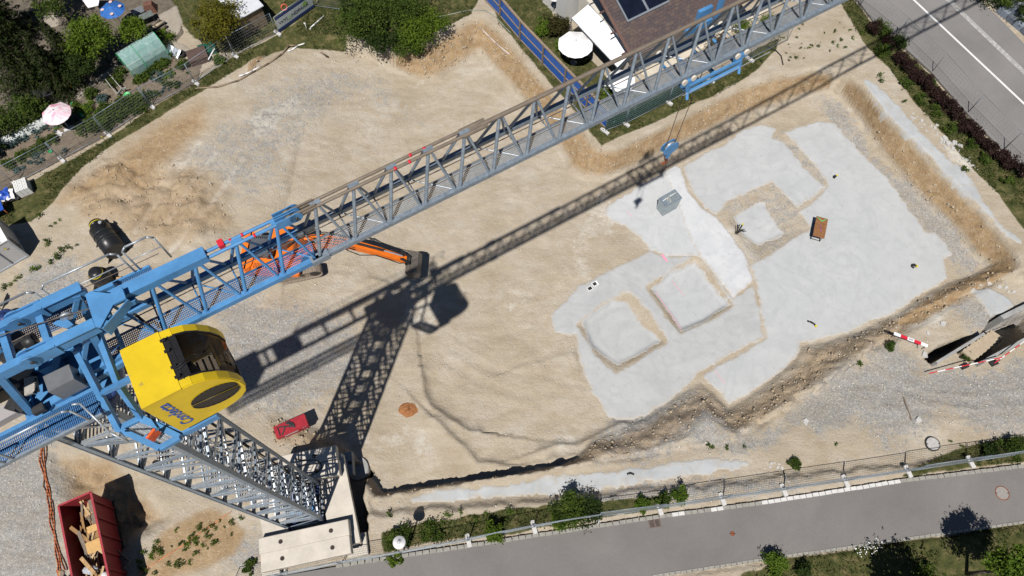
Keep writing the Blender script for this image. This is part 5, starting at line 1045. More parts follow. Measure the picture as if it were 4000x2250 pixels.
pole((3630, 1458), (3915, 1396), -.35, .45, 'thin red and white pole across the yard below the cellar'); pole((3885, 1418), (4060, 1290), .3, .55, 'red and white pole along the stairwell at the right edge')
for px, py in ((3765, 1432), (3880, 1420)):
    f = T(px, py); fs = thing('pole_stand', 'black rubber foot of the striped pole, %s one' % ('left' if px < 3800 else 'right'), 'stand', f, .4); MB().box((0, 0, .06), (.5, .3, .12)).build('foot', RUBBER, fs); MB().cyl((0, 0, .1), (0, 0, .75), .03, n=6).build('post', DARKST, fs)

# ------------------------------------------------------------------ covers, drain, lamp
def cover(px, py, r, label, m1, m2, z=.0, raised=0.0):
    c = T(px, py) if raised else P(px, py, .02); t = thing('manhole_cover', label, 'manhole', (c.x, c.y, c.z)); h = raised
    MB().lathe([(r, -.1), (r, h + .004), (r * .88, h + .012), (r * .88, h + .002)], 32, smooth=False).build('frame_ring', m1, t); MB().cyl((0, 0, h - .05), (0, 0, h + .008), r * .87, n=32).build('lid', m2, t)
    for sx in (-1, 1): MB().box((sx * r * .8, 0, h + .01), (.09, .05, .006)).build('pick_slot', DARKST, t)
cover(3640, 1735, .42, 'round pale concrete manhole cover in the gravel near the fence', DARKST, mat('cover_pale', (.42, .41, .39), .9, 0, .15, 8, .2, 30), raised=.12)
cover(3915, 1926, .4, 'round manhole cover with rusty ring in the lower street', RUST, mat('cover_fill', (.28, .26, .24), .9, 0, .15, 12)); cover(2861, 2084, .13, 'small brown valve cap in the lower street', RUST, RUST)
gp_ = P(2557, 2042, .02); gt = thing('storm_drain', 'square rusty storm drain grate at the street edge', 'drain', gp_, math.radians(8)); MB().box((0, 0, .004), (.68, .5, .012)).build('frame', mat('drain_brown', (.15, .11, .095), .7, .2, .2, 8), gt)
for i in range(2):
    for k in range(7): MB().box((-.15 + .3 * i, -.19 + .063 * k, .0125), (.22, .026, .006)).build('slot', BLACK, gt)
lb = P(1595, 2142, 0); lamp = thing('street_lamp', 'white mushroom street lamp on a short grey pole', 'street lamp', lb)
MB().cyl((0, 0, -.1), (0, 0, 3.3), .05, .04, 10).build('pole', GALV, lamp); MB().lathe([(0, 3.62), (.1, 3.62), (.12, 3.56), (.3, 3.5), (.33, 3.42), (.3, 3.4), (.12, 3.36), (.08, 3.2)], 28).build('head', WHITE_P, lamp); MB().lathe([(0, 3.69), (.09, 3.67), (.1, 3.62)], 16).build('cap', mat('lamp_grey', (.5, .5, .52), .4), lamp)
# cables on the left, cord on the weeds
g = random.Random(6)
for k, (m, r) in enumerate(((CABLE, .03), (CABLE, .03), (CABLE, .028), (mat('brown_cable', (.2, .1, .06), .7), .028))):
    px = [(158 + 9 * k, 1730), (165 + 8 * k - 10, 1800), (185 - 9 * (k == 3) * 3 + 3 * k, 1900), (190 + 6 * k, 1960), (200 + 5 * k, 2040), (215 + 2 * k, 2110), (222 + 8 * k, 2180), (228 + 14 * k, 2240)]
    pts = [T(a + g.uniform(-3, 3), b_, .05) for a, b_ in px]; sm = []
    for i in range(len(pts) - 1):
        for t in (0, .2, .4, .6, .8): q = pts[i].lerp(pts[i + 1], t); q.x += .035 * math.sin(2.1 * (5 * i + 5 * t) * .4 + 2 * k); sm.append(on(q, .05))
    tag(MB().tube(sm, r, 5).build('site_cable', m), 'orange brown cable strand running from the crane past the skip', 'cable', 'cable strands beside the skip')
tag(MB().tube([T(905, 1998, .03), T(800, 2070, .03), T(700, 2140, .03), T(620, 2190, .03), T(540, 2245, .03)], .018, 5).build('marking_cord', mat('cord_orange', (.75, .22, .08), .7)), 'thin orange cord stretched over the weedy bank', 'cord')
# pipes and hoses in the upper pit
def hose(label, pts, r, m, cat='hose'): return tag(MB().tube([T(*q, r + .02) for q in pts], r, 7).build('hose', m), label, cat)
hose('long brown hose along the upper pit bank', [(765, 348), (850, 342), (930, 318), (1000, 278), (1050, 250), (1100, 215), (1130, 180), (1150, 160)], .06, mat('hose_brown', (.25, .19, .13), .7, 0, .2, 4))
hose('white conduit pipe lying from the grass down the bank', [(1265, 65), (1215, 110), (1180, 150), (1165, 180), (1140, 198), (1125, 202)], .05, WHITE_P, 'pipe'); hose('short white pipe beside the brown hose', [(935, 300), (960, 292), (990, 278), (1020, 260)], .05, WHITE_P, 'pipe')
hose('thin pale hose curving over the grass by the blue fence', [(1680, 75), (1750, 60), (1830, 42), (1895, 42), (1940, 70), (1970, 105), (1995, 130)], .03, mat('hose_grey', (.3, .33, .28), .6)); hose('pale pipe leaning on the upper right bank', [(1882, 115), (1910, 145), (1935, 170), (1990, 215)], .05, mat('pipe_pink', (.6, .52, .48), .6), 'pipe')
hose('black hose hooked over the sandy edge near the road', [(2995, 182), (3030, 200), (3050, 220), (3058, 255)], .04, RUBBER); hose('thin black hose under the large bush', [(1300, 130), (1360, 135), (1430, 138), (1480, 155)], .03, RUBBER)
dirt = thing('rust_soil_heap', 'small heap of rust brown soil on the pit floor', 'soil heap', T(1598, 1600)); mb = MB(); g = random.Random(14); n_ = 14
mb.add([(.62 * (j / 5) * math.cos(i * 6.283 / n_) * g.uniform(.85, 1.15), .5 * (j / 5) * math.sin(i * 6.283 / n_) * g.uniform(.85, 1.15), .2 * (1 - (j / 5) ** 1.5) * g.uniform(.6, 1.3) - .05 * (j == 5)) for j in range(6) for i in range(n_)], [(j * n_ + i, j * n_ + (i + 1) % n_, (j + 1) * n_ + (i + 1) % n_, (j + 1) * n_ + i) for j in range(5) for i in range(n_)]); mb.build('mound', mat('rust_soil', (.3, .13, .05), .95, 0, .35, 7, .6, 18), dirt)

# ------------------------------------------------------------------ fences: 2 m wire panels in concrete feet
WIRE = mat('fence_wire', (.3, .33, .34), .5, .4, .15, 6); WIRE_D = mat('fence_wire_dull', (.2, .21, .22), .6, .3, .2, 6)
def panel_mesh(L, H=2.0, step=.14, wr=.005, fr_=.019):
    fr = MB(); e = .02
    for x in (-L / 2 + e, L / 2 - e): fr.cyl((x, 0, .05), (x, 0, H), .021, n=6)
    for z in (.12, H - .02): fr.cyl((-L / 2 + e, 0, z), (L / 2 - e, 0, z), fr_, n=6)
    w = MB(); n_ = int(L / step)
    for i in range(1, n_): x = -L / 2 + L * i / n_; w.box((x, 0, H / 2 + .05), (wr, wr, H - .15))
    for i in range(1, 8): w.box((0, 0, .12 + (H - .14) * i / 8), (L - .06, wr * 1.6, wr * 1.6))
    return fr, w
_pm = {}
def fence(feet, where, group, seed=1, H=2.0, lean=0.0, dark=False, feetlab=True, z=None, extra=None):
    g = random.Random(seed); n_ = len(feet) - 1; fm = WIRE_D if dark else GALV; wm = WIRE_D if dark else WIRE
    pts = [(T(*f) if z is None else P(*f, z)) for f in feet]
    for i in range(n_):
        A, B = pts[i], pts[i + 1]; d = B - A; L = Vector((d.x, d.y, 0)).length; key = (round(L, 1), H, dark)
        if key not in _pm: fr, w = panel_mesh(key[0], H, .3 if dark else .14, .0035 if dark else .005, .012 if dark else .019); _pm[key] = (fr.mesh('frame', fm), w.mesh('wire_mesh', wm))
        t = thing('mesh_fence', 'wire fence panel %s, %s from the left' % (where, ORD[i]), 'fence', ((A.x + B.x) / 2, (A.y + B.y) / 2, (A.z + B.z) / 2 + .05), math.atan2(d.y, d.x), group)
        t.rotation_euler = (lean + g.uniform(-.02, .02), math.atan2(-d.z, L), math.atan2(d.y, d.x))
        for nm, me_ in zip(('frame', 'wire_mesh'), _pm[key]): o = bpy.data.objects.new(nm, me_); link(o, t); (nm == 'wire_mesh') and tag(o, kind='stuff')
    return pts
FOOT = MB().prism(rounded(-.36, .36, -.12, .12, .05, 2), 0, .13).mesh('block', BLOCK); FHOLE = MB()
FHOLE.cyl((.16, 0, .125), (.16, 0, .134), .045, n=8)
FHOLE = FHOLE.mesh('socket', DARKST)
def feet(pts, dirs, where, group):
    for i, p in enumerate(pts):
        t = thing('fence_ballast', 'pale concrete fence foot %s, %s from the left' % (where, ORD[i]), 'concrete block', on(p), dirs, group)
        for nm, me_ in (('block', FOOT), ('socket', FHOLE)): o = bpy.data.objects.new(nm, me_); link(o, t)
f1 = [(-110, 800), (63, 722), (243, 626), (424, 528), (593, 417), (766, 326), (919, 220), (1085, 132)]
pts = fence(f1, 'between the garden and the pit', 'fence along the garden'); dv = pts[3] - pts[2]; feet(pts[1:], math.atan2(dv.y, dv.x) + math.pi / 2 + .2, 'along the garden', 'feet of the garden fence')
f2 = [(1230, 28), (1395, 50)]; fence(f2, 'behind the banner beside the large bush', 'fence by the large bush', 2)
f3 = [(2362, 515), (2443, 486), (2610, 402), (2774, 316), (2928, 234), (3075, 160)]; pts = fence(f3, 'in front of the house', 'fence in front of the house', 3); dv = pts[3] - pts[2]; feet(pts[:5], math.atan2(dv.y, dv.x) + math.pi / 2 + .25, 'in front of the house', 'feet of the house fence')
f4 = [(3240, -95), (3352, 30), (3497, 150), (3637, 285), (3776, 444), (3916, 588), (4075, 735)]; fence(f4, 'behind the red hedge on the road edge', 'fence along the road', 4, dark=True)
f5 = [(900, 2292), (1110, 2247), (1340, 2200), (1575, 2160), (1830, 2112), (2085, 2060), (2330, 2020), (2575, 1988), (2820, 1950), (3060, 1915), (3300, 1880), (3545, 1842), (3790, 1805), (4050, 1765)]
pts = fence(f5, 'along the lower street', 'fence along the street', 5, lean=.03, z=.02); dv = pts[6] - pts[5]; feet(pts[1:-1], math.atan2(dv.y, dv.x) + math.pi / 2 + .12, 'along the lower street', 'feet of the street fence')
# banner on its own panel
A, B = P(1088, 130), P(1229, 30); d = B - A; L_ = d.length; bn = thing('site_banner', 'blue and white WYLANDPARK banner on a fence panel in the grass', 'banner', (A + B) / 2, math.atan2(d.y, d.x))
bn.rotation_euler = (.12, 0, math.atan2(d.y, d.x)); fr, w = panel_mesh(L_, 1.75); fr.build('frame', GALV_L, bn)
NAVY = mat('banner_navy', (.03, .06, .2), .6, 0, .15, 5); PALE = mat('banner_pale', (.6, .66, .68), .6, 0, .12, 4); LEAFG = mat('banner_green', (.3, .5, .15), .6)
MB().box((0, -.03, .9), (L_ - .1, .012, 1.0)).build('banner_field', PALE, bn); MB().box((0, -.034, 1.5), (L_ - .1, .014, .26)).build('banner_band', NAVY, bn); MB().box((0, -.034, .26), (L_ - .1, .014, .3)).build('banner_band', NAVY, bn); MB().cyl((L_ * .28, -.04, 1.08), (L_ * .28, -.045, 1.08), .24, n=6).build('leaf_emblem', LEAFG, bn)
MB().cyl((-L_ * .15, -.04, .8), (-L_ * .15, -.045, .8), .2, n=8).build('leaf_emblem', mat('banner_green_pale', (.5, .62, .45), .6), bn)
def text(body, size, m, parent, M, shear=0.0, name='lettering'):
    fc = bpy.data.curves.new(name, 'FONT'); fc.body = body; fc.size = size; fc.extrude = .002; fc.align_x = 'CENTER'; fc.shear = shear; fc.offset = .006
    fo = bpy.data.objects.new(name, fc); COL.objects.link(fo); bpy.context.view_layer.update(); me_ = bpy.data.meshes.new_from_object(fo); bpy.data.objects.remove(fo)
    me_.materials.clear(); me_.materials.append(m); o = link(bpy.data.objects.new(name, me_), parent); o.matrix_local = M; return o
text('WYLANDPARK', .42, mat('text_dark', (.05, .07, .09), .6), bn, Matrix(((1, 0, 0, -.1), (0, 0, -1, -.042), (0, 1, 0, .72), (0, 0, 0, 1))))

# ------------------------------------------------------------------ worker at the left edge, hand on hip
def person(label, loc, rz):
    J = {'pelvis': (0, 0, .95), 'chest': (0, .02, 1.3), 'neck': (0, 0, 1.48), 'head': (0, .03, 1.62), 'crown': (0, .03, 1.72), 'hipL': (.1, 0, .9), 'kneeL': (.13, .03, .5), 'ankL': (.14, -.02, .09), 'toeL': (.17, .16, .04), 'hipR': (-.1, 0, .9), 'kneeR': (-.12, .03, .5), 'ankR': (-.13, -.02, .09), 'toeR': (-.17, .16, .04),
         'shL': (.19, 0, 1.42), 'elL': (.42, -.08, 1.2), 'wrL': (.2, .06, 1.03), 'haL': (.14, .1, .98), 'shR': (-.19, 0, 1.42), 'elR': (-.27, -.02, 1.14), 'wrR': (-.28, .1, .9), 'haR': (-.28, .14, .8)}
    E = [('pelvis', 'chest'), ('chest', 'neck'), ('neck', 'head'), ('head', 'crown')] + [e for s_ in 'LR' for e in (('pelvis', 'hip' + s_), ('hip' + s_, 'knee' + s_), ('knee' + s_, 'ank' + s_), ('ank' + s_, 'toe' + s_), ('chest', 'sh' + s_), ('sh' + s_, 'el' + s_), ('el' + s_, 'wr' + s_), ('wr' + s_, 'ha' + s_))]
    RAD = {'pelvis': .15, 'chest': .16, 'neck': .06, 'head': .1, 'crown': .075, 'hip': .1, 'knee': .065, 'ank': .045, 'toe': .04, 'sh': .065, 'el': .045, 'wr': .032, 'ha': .035}
    k = list(J); me_ = bpy.data.meshes.new('body'); me_.from_pydata([J[q] for q in k], [(k.index(a), k.index(b_)) for a, b_ in E], [])
    o = bpy.data.objects.new('body', me_); COL.objects.link(o); o.modifiers.new('skin', 'SKIN'); sv = me_.skin_vertices[0].data if me_.skin_vertices else None
    if sv is None:
        bpy.context.view_layer.objects.active = o; me_.attributes.new('skin_dummy', 'FLOAT', 'POINT')
    if me_.skin_vertices:
        for i, q in enumerate(k):
            r = RAD.get(q, RAD.get(q[:-1], .05)); me_.skin_vertices[0].data[i].radius = (r, r)
            me_.skin_vertices[0].data[i].use_root = q == 'pelvis'
    ss = o.modifiers.new('sub', 'SUBSURF'); ss.levels = 1; ss.render_levels = 1
    bpy.context.view_layer.update(); me2 = bpy.data.meshes.new_from_object(o.evaluated_get(bpy.context.evaluated_depsgraph_get())); bpy.data.objects.remove(o)
    ms = [mat('skin_tone', (.5, .3, .2), .6), mat('work_trousers', (.14, .1, .07), .9), mat('work_shirt', (.6, .6, .58), .9), mat('pale_boots', (.6, .58, .54), .8), mat('hair_brown', (.05, .03, .02), .8)]
    me2.materials.clear()
    for m in ms: me2.materials.append(m)
    for p in me2.polygons:
        c = p.center; p.use_smooth = True
        p.material_index = 4 if c.z > 1.66 else 0 if c.z > 1.46 or (abs(c.x) > .24 and c.z < 1.18 and c.z > .7) or (c.x > .05 and c.y > .12 and c.z > .9 and c.z < 1.1) else 2 if c.z > .98 else 3 if c.z < .14 else 1
    t = thing('person', label, 'person', loc, rz); link(bpy.data.objects.new('body', me2), t)
    for i in range(4): MB().tube([(-.29 + .018 * i, .14, .8), (-.29 + .018 * i, .16, .74 + .008 * abs(i - 1)), (-.29 + .018 * i, .15, .7 + .012 * abs(i - 1))], .009, 6).build('finger', ms[0], t)
    MB().tube([(-.255, .13, .84), (-.235, .16, .79), (-.235, .17, .76)], .01, 6).build('thumb', ms[0], t)
    for sx in (-.035, .035): MB().cyl((sx, .12, 1.63), (sx, .132, 1.63), .012, n=8).build('eye', BLACK, t)
    MB().lathe([(.0, .03), (.012, .0), (.018, -.03)], 6, (0, .135, 1.6)).build('nose', ms[0], t)
    return t
person('person in pale shirt and brown trousers standing at the left edge', T(6, 1204), 2.0)
# ------------------------------------------------------------------ kerbs and setts
def row(parent, a, b_, piece, w, h, z, m, gap=.012, jit=.01, seed=1, name='kerb_stone'):
    A, B = P(*a, z), P(*b_, z); d = B - A; L = d.length; n_ = max(1, int(L / piece)); ang = math.atan2(d.y, d.x); g = random.Random(seed)
    me_ = MB().prism([(-piece / 2 + gap, -w / 2), (piece / 2 - gap, -w / 2), (piece / 2 - gap, w / 2), (-piece / 2 + gap, w / 2)], -h, 0).mesh(name, m[0]); me2 = me_.copy(); me2.materials[0] = m[-1]
    for i in range(n_):
        o = bpy.data.objects.new(name, me_ if g.random() < .6 else me2); q = A + d * ((i + .5) / n_)
        o.location = (q.x + g.uniform(-jit, jit), q.y + g.uniform(-jit, jit), z + g.uniform(-.006, .006)); o.rotation_euler = (0, 0, ang + g.uniform(-.02, .02)); link(o, parent)
K1 = mat('kerb_pale', (.6, .59, .57), .85, 0, .1, 5, .1, 30); K2 = mat('kerb_dull', (.29, .28, .25), .9, 0, .2, 5, .2, 30)
kb = tag(part('kerb', None), 'pale kerb stones along the site side of the street', None, None, 'structure')
for a, b_, m in (((1310, 2212), (1569, 2172), (K2, K2)), ((1569, 2172), (2000, 2106), (K2, K2)), ((2000, 2106), (2575, 2018), (K2, K2)), ((2575, 2018), (3000, 1961), (K2, K1)), ((3000, 1961), (3518, 1879), (K1, K1)), ((3518, 1879), (4000, 1820), (K2, K2))): row(kb, a, b_, .36, .2, .2, .07, m)
kb2 = tag(part('kerb', None), 'low stone edging on the garden side of the street', None, None, 'structure')
for a, b_ in (((2549, 2252), (3052, 2175)), ((3052, 2175), (3352, 2133)), ((3352, 2133), (3699, 2082)), ((3699, 2082), (4000, 2040))): row(kb2, a, b_, .3, .14, .2, .05, (K2, K2))
se = tag(part('sett_strip', None), 'double row of grey setts set along the wide road', None, None, 'structure'); S1_ = mat('sett_grey', (.36, .355, .34), .85, 0, .12, 8, .2, 30); S2_ = mat('sett_pale', (.45, .44, .42), .85, 0, .12, 8, .2, 30)
for dx in (0, 11): row(se, (3668 + dx, -30), (4010 + dx, 296), .2, .19, .1, .028, (S1_, S2_), .008, .006, 3 + dx, 'sett')

# ------------------------------------------------------------------ garden ground
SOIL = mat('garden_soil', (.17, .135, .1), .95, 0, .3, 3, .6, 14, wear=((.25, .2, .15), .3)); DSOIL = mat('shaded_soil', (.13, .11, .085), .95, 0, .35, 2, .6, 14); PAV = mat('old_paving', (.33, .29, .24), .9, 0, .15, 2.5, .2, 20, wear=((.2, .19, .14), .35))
def bed(name, pts, m, label, off=.05, rough=.12): return tag(sheet(name, [PL(pts)], m, off=off, rough=rough), label, None, None, 'structure')
bed('garden_bed', [(-60, 600), (160, 480), (330, 400), (430, 340), (560, 290), (690, 215), (790, 250), (775, 322), (600, 416), (428, 526), (248, 624), (60, 722), (-60, 780)], SOIL, 'grey brown soil of the vegetable garden')
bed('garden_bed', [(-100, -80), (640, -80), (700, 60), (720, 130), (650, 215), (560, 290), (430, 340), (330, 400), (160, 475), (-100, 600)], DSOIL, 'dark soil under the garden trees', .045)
bed('garden_path', [(620, 60), (690, 20), (715, 90), (700, 135), (660, 150), (720, 175), (775, 210), (740, 230), (690, 190), (630, 150), (600, 120)], PAV, 'pale paved path beside the lawn', .07, .04); bed('garden_path', [(160, 60), (230, 45), (235, 100), (180, 125)], PAV, 'pale paved patch among the spruces', .07, .04); bed('garden_path', [(380, 300), (460, 245), (480, 270), (420, 310), (360, 345), (300, 400), (285, 385)], PAV, 'trodden pale path beside the greenhouse', .07, .1)
bed('garden_path', [(2105, -60), (2210, -60), (2260, 70), (2230, 90), (2180, 70), (2120, 10)], mat('grey_gravel_path', (.3, .29, .27), .95, 0, .2, 6, .5, 20), 'grey gravel path beside the house', .05, .05); bed('terrace', [(2500, 288), (2570, 230), (2990, 10), (3010, 40), (2600, 270), (2540, 310)], mat('cream_paving', (.55, .5, .41), .9, 0, .1, 2, .1, 20), 'cream paved strip in front of the house', .06, .03)

# ------------------------------------------------------------------ house
EA, EB = P(2470, 222, 3.0), P(2900, 5, 3.0); he = (EB - EA).normalized(); hf = Vector((-he.y, he.x, 0)); HA = math.atan2(he.y, he.x); SL = math.radians(24)
house = thing('house', 'house with brown tiled roof and solar panels beside the blue fence', 'house', (EA.x, EA.y, 0), HA)
HL, HD = 11.0, 7.0; MB().box((HL / 2, HD / 2 + .3, 1.45), (HL - .8, HD - .6, 2.9)).build('wall', mat('render_cream', (.62, .58, .5), .9, 0, .06, 2), house)
def rp(x, y, d=0.0): return Vector((x, y * math.cos(SL) - d * math.sin(SL), 3.0 + y * math.sin(SL) + d * math.cos(SL)))
roof = part('roof', house); BRN = mat('roof_underlay', (.33, .3, .27), .9, 0, .2, 8)
MB().slabpoly([rp(0, 0), rp(HL, 0), rp(HL, HD), rp(0, HD)], (0, -math.sin(SL), math.cos(SL)), .08).build('deck', BRN, roof)
TILES = [mat('roof_tile_%s' % k, c, .8, 0, .22, 9, .3, 30, wear=((.26, .21, .18), .2)) for k, c in (('umber', (.092, .066, .062)), ('plum', (.078, .06, .062)), ('brown', (.108, .078, .068)))]
tm = [MB().box((0, 0, 0), (.335, .228, .045)).mesh('roof_tile', m) for m in TILES]; g = random.Random(17); Mt = Matrix.Rotation(SL, 4, 'X'); cnt = 0; rest = MB()
for j in range(28):
    for i in range(31):
        x = .19 + .35 * i - (.17 if j % 2 else 0); y = .14 + .243 * j; q = rp(x, y, .1 + g.uniform(0, .015))
        if x > HL - .2: continue
        if i < 17 and j < 17 and cnt < 290:
            o = bpy.data.objects.new('roof_tile', tm[g.randrange(3)]); o.matrix_local = Matrix.Translation(q) @ Mt @ Matrix.Rotation(g.gauss(0, .012), 4, 'Z') @ Matrix.Rotation(g.gauss(.03, .01), 4, 'X'); link(o, roof); cnt += 1
        else: rest.box(q, (.335, .228, .045), M=Mt.to_3x3())
tag(rest.build('roof_tile', TILES[0], roof), kind='stuff')
MB().slabpoly([rp(-.2, 0, .02), rp(0, 0, .02), rp(0, HD, .02), rp(-.2, HD, .02)], (0, -math.sin(SL), math.cos(SL)), .12).build('verge_board', mat('verge_brown', (.13, .075, .06), .7, 0, .15, 3), house)
for k in range(4): MB().box(rp(-.3, .5 + 1.6 * k, -.2), (.4, .1, .16), M=Mt.to_3x3()).build('rafter_end', mat('rafter_dark', (.1, .05, .04), .7), house)
MB().cyl(rp(-.3, -.1, -.05), rp(HL, -.1, -.05), .08, n=8).build('gutter', mat('gutter_brown', (.08, .06, .055), .5), house)
def roofpt(px, py):
    """house-frame (x along the eave, y up the slope) of a photo point on the roof plane"""
    o = Vector((0, 0, CAM_H)); d = P(px, py, 0) - o; nrm = Vector((-math.sin(SL) * hf.x, -math.sin(SL) * hf.y, math.cos(SL))); t = (EA - o).dot(nrm) / d.dot(nrm); q = o + d * t - EA
    return q.dot(he), q.dot(hf) / math.cos(SL)
sx0, sy0 = roofpt(2447, 93); sx1, _y = roofpt(2640, -10)
pv = part('solar_array', house); PVG = mat('solar_glass', (.008, .011, .022), .12, 0, .3, 1.5, spec=.6); PVF = mat('solar_frame', (.28, .31, .35), .4, .4, .1, 6)
def roofslab(name, x0, x1, y0, y1, d, th, m, par): return MB().slabpoly([rp(x0, y0, d), rp(x1, y0, d), rp(x1, y1, d), rp(x0, y1, d)], (0, -math.sin(SL), math.cos(SL)), th).build(name, m, par)
W_ = 3.6; H_ = 3.4; roofslab('frame', sx0, sx0 + W_, sy0, sy0 + H_, .2, .06, PVF, pv)
for i in range(2):
    for j in range(2): roofslab('pane', sx0 + .12 + i * W_ / 2, sx0 - .06 + (i + 1) * W_ / 2, sy0 + .14 + j * H_ / 2, sy0 - .02 + (j + 1) * H_ / 2, .262, .012, PVG, pv)
aw = thing('awning', 'large white fabric awning over the terrace of the house', 'awning', (0, 0, 0)); AW = [P(2233, 72, 2.3), P(2300, 16, 2.75), P(2393, 109, 2.75), P(2478, 200, 2.75), P(2412, 264, 2.3), P(2312, 157, 2.3)]
MB().slabpoly([AW[0], AW[5], AW[2], AW[1]], (0, 0, 1), .02).build('fabric', WHITE, aw); MB().slabpoly([AW[5], AW[4], AW[3], AW[2]], (0, 0, 1), .02).build('fabric', WHITE, aw); bar('front_bar', AW[0], AW[4], .035, ALU, aw); bar('roller', AW[1], AW[3], .06, ALU, aw)
for q in (AW[0], AW[4]): bar('support_post', (q.x, q.y, 0), q, .03, ALU, aw)
tag(MB().box(P(2225, 12, 1.2), (1.6, 1.2, 2.4), HA).build('annex_wall', mat('annex_white', (.62, .62, .6), .8, 0, .05, 3)), 'small white rendered annex at the corner of the house', 'annex')
def parasol(px, py, z, r, m, label, n_=8, base=True, seed=1, drop=.38):
    c = P(px, py, z); gz = float(hgt(c.x, c.y)); t = thing('parasol', label, 'parasol', (c.x, c.y, gz), seed * .37); h = z - gz; g = random.Random(seed); mb = MB(); rim = []
    for i in range(n_):
        a0, a1 = i * 2 * math.pi / n_, (i + 1) * 2 * math.pi / n_; k = 4
        for j in range(k):
            r0, r1 = r * j / k, r * (j + 1) / k; z0, z1 = h - drop * (j / k) ** 1.2, h - drop * ((j + 1) / k) ** 1.2; sag = .05 * r * ((j + 1) / k) ** 2
            am = (a0 + a1) / 2; pm0, pm1 = (r0 * .965 * math.cos(am), r0 * .965 * math.sin(am), z0 - .04 * r * (j / k) ** 2), (r1 * .955 * math.cos(am), r1 * .955 * math.sin(am), z1 - sag)
            A = (r0 * math.cos(a0), r0 * math.sin(a0), z0); B = (r1 * math.cos(a0), r1 * math.sin(a0), z1); C = (r0 * math.cos(a1), r0 * math.sin(a1), z0); D = (r1 * math.cos(a1), r1 * math.sin(a1), z1)
            mb.add([A, B, pm1, pm0], [(0, 1, 2, 3)]); mb.add([pm0, pm1, D, C], [(0, 1, 2, 3)])
    mb.build('canopy', m, t); MB().cyl((0, 0, .05), (0, 0, h + .05), .025, n=8).build('pole', ALU, t); MB().lathe([(.03, h - .02), (.05, h + .04), (0, h + .08)], 8).build('finial', GALV, t)
    for i in range(n_): a0 = i * 2 * math.pi / n_; bar('rib', (0, 0, h - .04), (r * .97 * math.cos(a0), r * .97 * math.sin(a0), h - drop - .02), .008, ALU, t)
    if base: MB().cyl((0, 0, 0), (0, 0, .1), .25, n=16).build('base', CONC_G, t)
    return t
parasol(2250, 158, 2.3, 1.3, WHITE, 'white octagonal parasol on the lawn beside the awning', seed=3); parasol(2428, 300, 2.2, 1.05, WHITE, 'white parasol partly hidden behind the jib braces', seed=5)
PK = bpy.data.materials.new('pink_faded_fabric'); ns, ls = nt(PK); cP = ramp(ns, ls, noise(ns, ls, 1.3, 4, .6, dist=1.2), [(.38, (.78, .36, .46)), (.5, (.8, .62, .67)), (.6, (.82, .78, .8))]); ls.new(cP, ns['Principled BSDF'].inputs['Base Color']); ns['Principled BSDF'].inputs['Roughness'].default_value = .85
parasol(208, 430, 2.0, 1.0, PK, 'faded pink and white parasol in the vegetable garden', seed=2)
PBL = mat('parasol_blue', (.025, .13, .42), .7, 0, .15, 3); pb = parasol(428, 22, 2.5, .92, PBL, 'blue parasol with pale printed patches behind the leafy tree', seed=4)
for k in range(4):
    a_ = .4 + k * math.pi / 2; h = 2.5 - float(hgt(pb.location.x, pb.location.y)); MB().slabpoly([(.62 * math.cos(a_) + .13 * math.cos(u), .62 * math.sin(a_) + .13 * math.sin(u), h - .2) for u in np.linspace(0, 6.28, 9)[:-1]], (0, 0, 1), .012).build('printed_patch', mat('print_pink_white', (.7, .5, .48), .8, 0, .35, 14), pb)
tag(MB().slabpoly([P(300, -30, 1.6), P(345, 32, 1.6), P(385, 22, 1.6), P(395, -30, 1.6)], (0, 0, 1), .05).build('white_table', WHITE), 'white garden table top beside the blue parasol', 'table')
sd_ = thing('satellite_dish', 'small white satellite dish beside the grey path', 'satellite dish', P(2163, 45, 0)); MB().cyl((0, 0, 0), (0, 0, 1.2), .03, n=6).build('mast', GALV, sd_); MB().lathe([(0, 1.2), (.25, 1.24), (.4, 1.34)], 16).build('dish', WHITE_P, sd_)
# timber framed blue hoarding
HB = [(1868, -28), (1957, 67), (2034, 158), (2122, 251), (2207, 340), (2292, 428), (2364, 500)]; HBP = mat('hoarding_blue', (.015, .1, .4), .5, 0, .1, 3, wear=((.03, .12, .36), .3)); WB = mat('batten', (.27, .21, .15), .8, 0, .2, 6)
for i in range(len(HB) - 1):
    A, B = P(*HB[i]), P(*HB[i + 1]); d = B - A; L_ = d.length; t = thing('blue_hoarding', 'blue hoarding panel with timber battens, %s from the top of the photo' % ORD[i], 'hoarding', (A + B) / 2, math.atan2(d.y, d.x), 'blue hoarding along the house garden')
    for z in (.55, 1.42): MB().box((0, 0, z), (L_ - .03, .02, .84)).build('board', HBP, t)
    for z, w in ((.1, .09), (.985, .08), (1.88, .1)): MB().box((0, -.03, z), (L_, .07, w)).build('rail', WB, t)
    MB().box((-L_ / 2, -.09, .98), (.1, .1, 2.0)).build('post', TIMBER_G, t)
    MB().box((0, .03, 1.93), (L_, .12, .025)).build('cap_rail', WB, t)
NET = bpy.data.materials.new('green_screen_net'); ns, ls = nt(NET); bs = ns['Principled BSDF']; cN = ramp(ns, ls, noise(ns, ls, 3, 5, .7), [(.4, (.005, .05, .04)), (.62, (.01, .1, .075)), (.74, (.35, .45, .42))]); ls.new(cN, bs.inputs['Base Color']); bs.inputs['Roughness'].default_value = .7; tr = ns.new('ShaderNodeBsdfTransparent'); mx = ns.new('ShaderNodeMixShader'); mx.inputs[0].default_value = .75; ls.new(tr.outputs[0], mx.inputs[1]); ls.new(bs.outputs[0], mx.inputs[2]); ls.new(mx.outputs[0], ns['Material Output'].inputs[0])
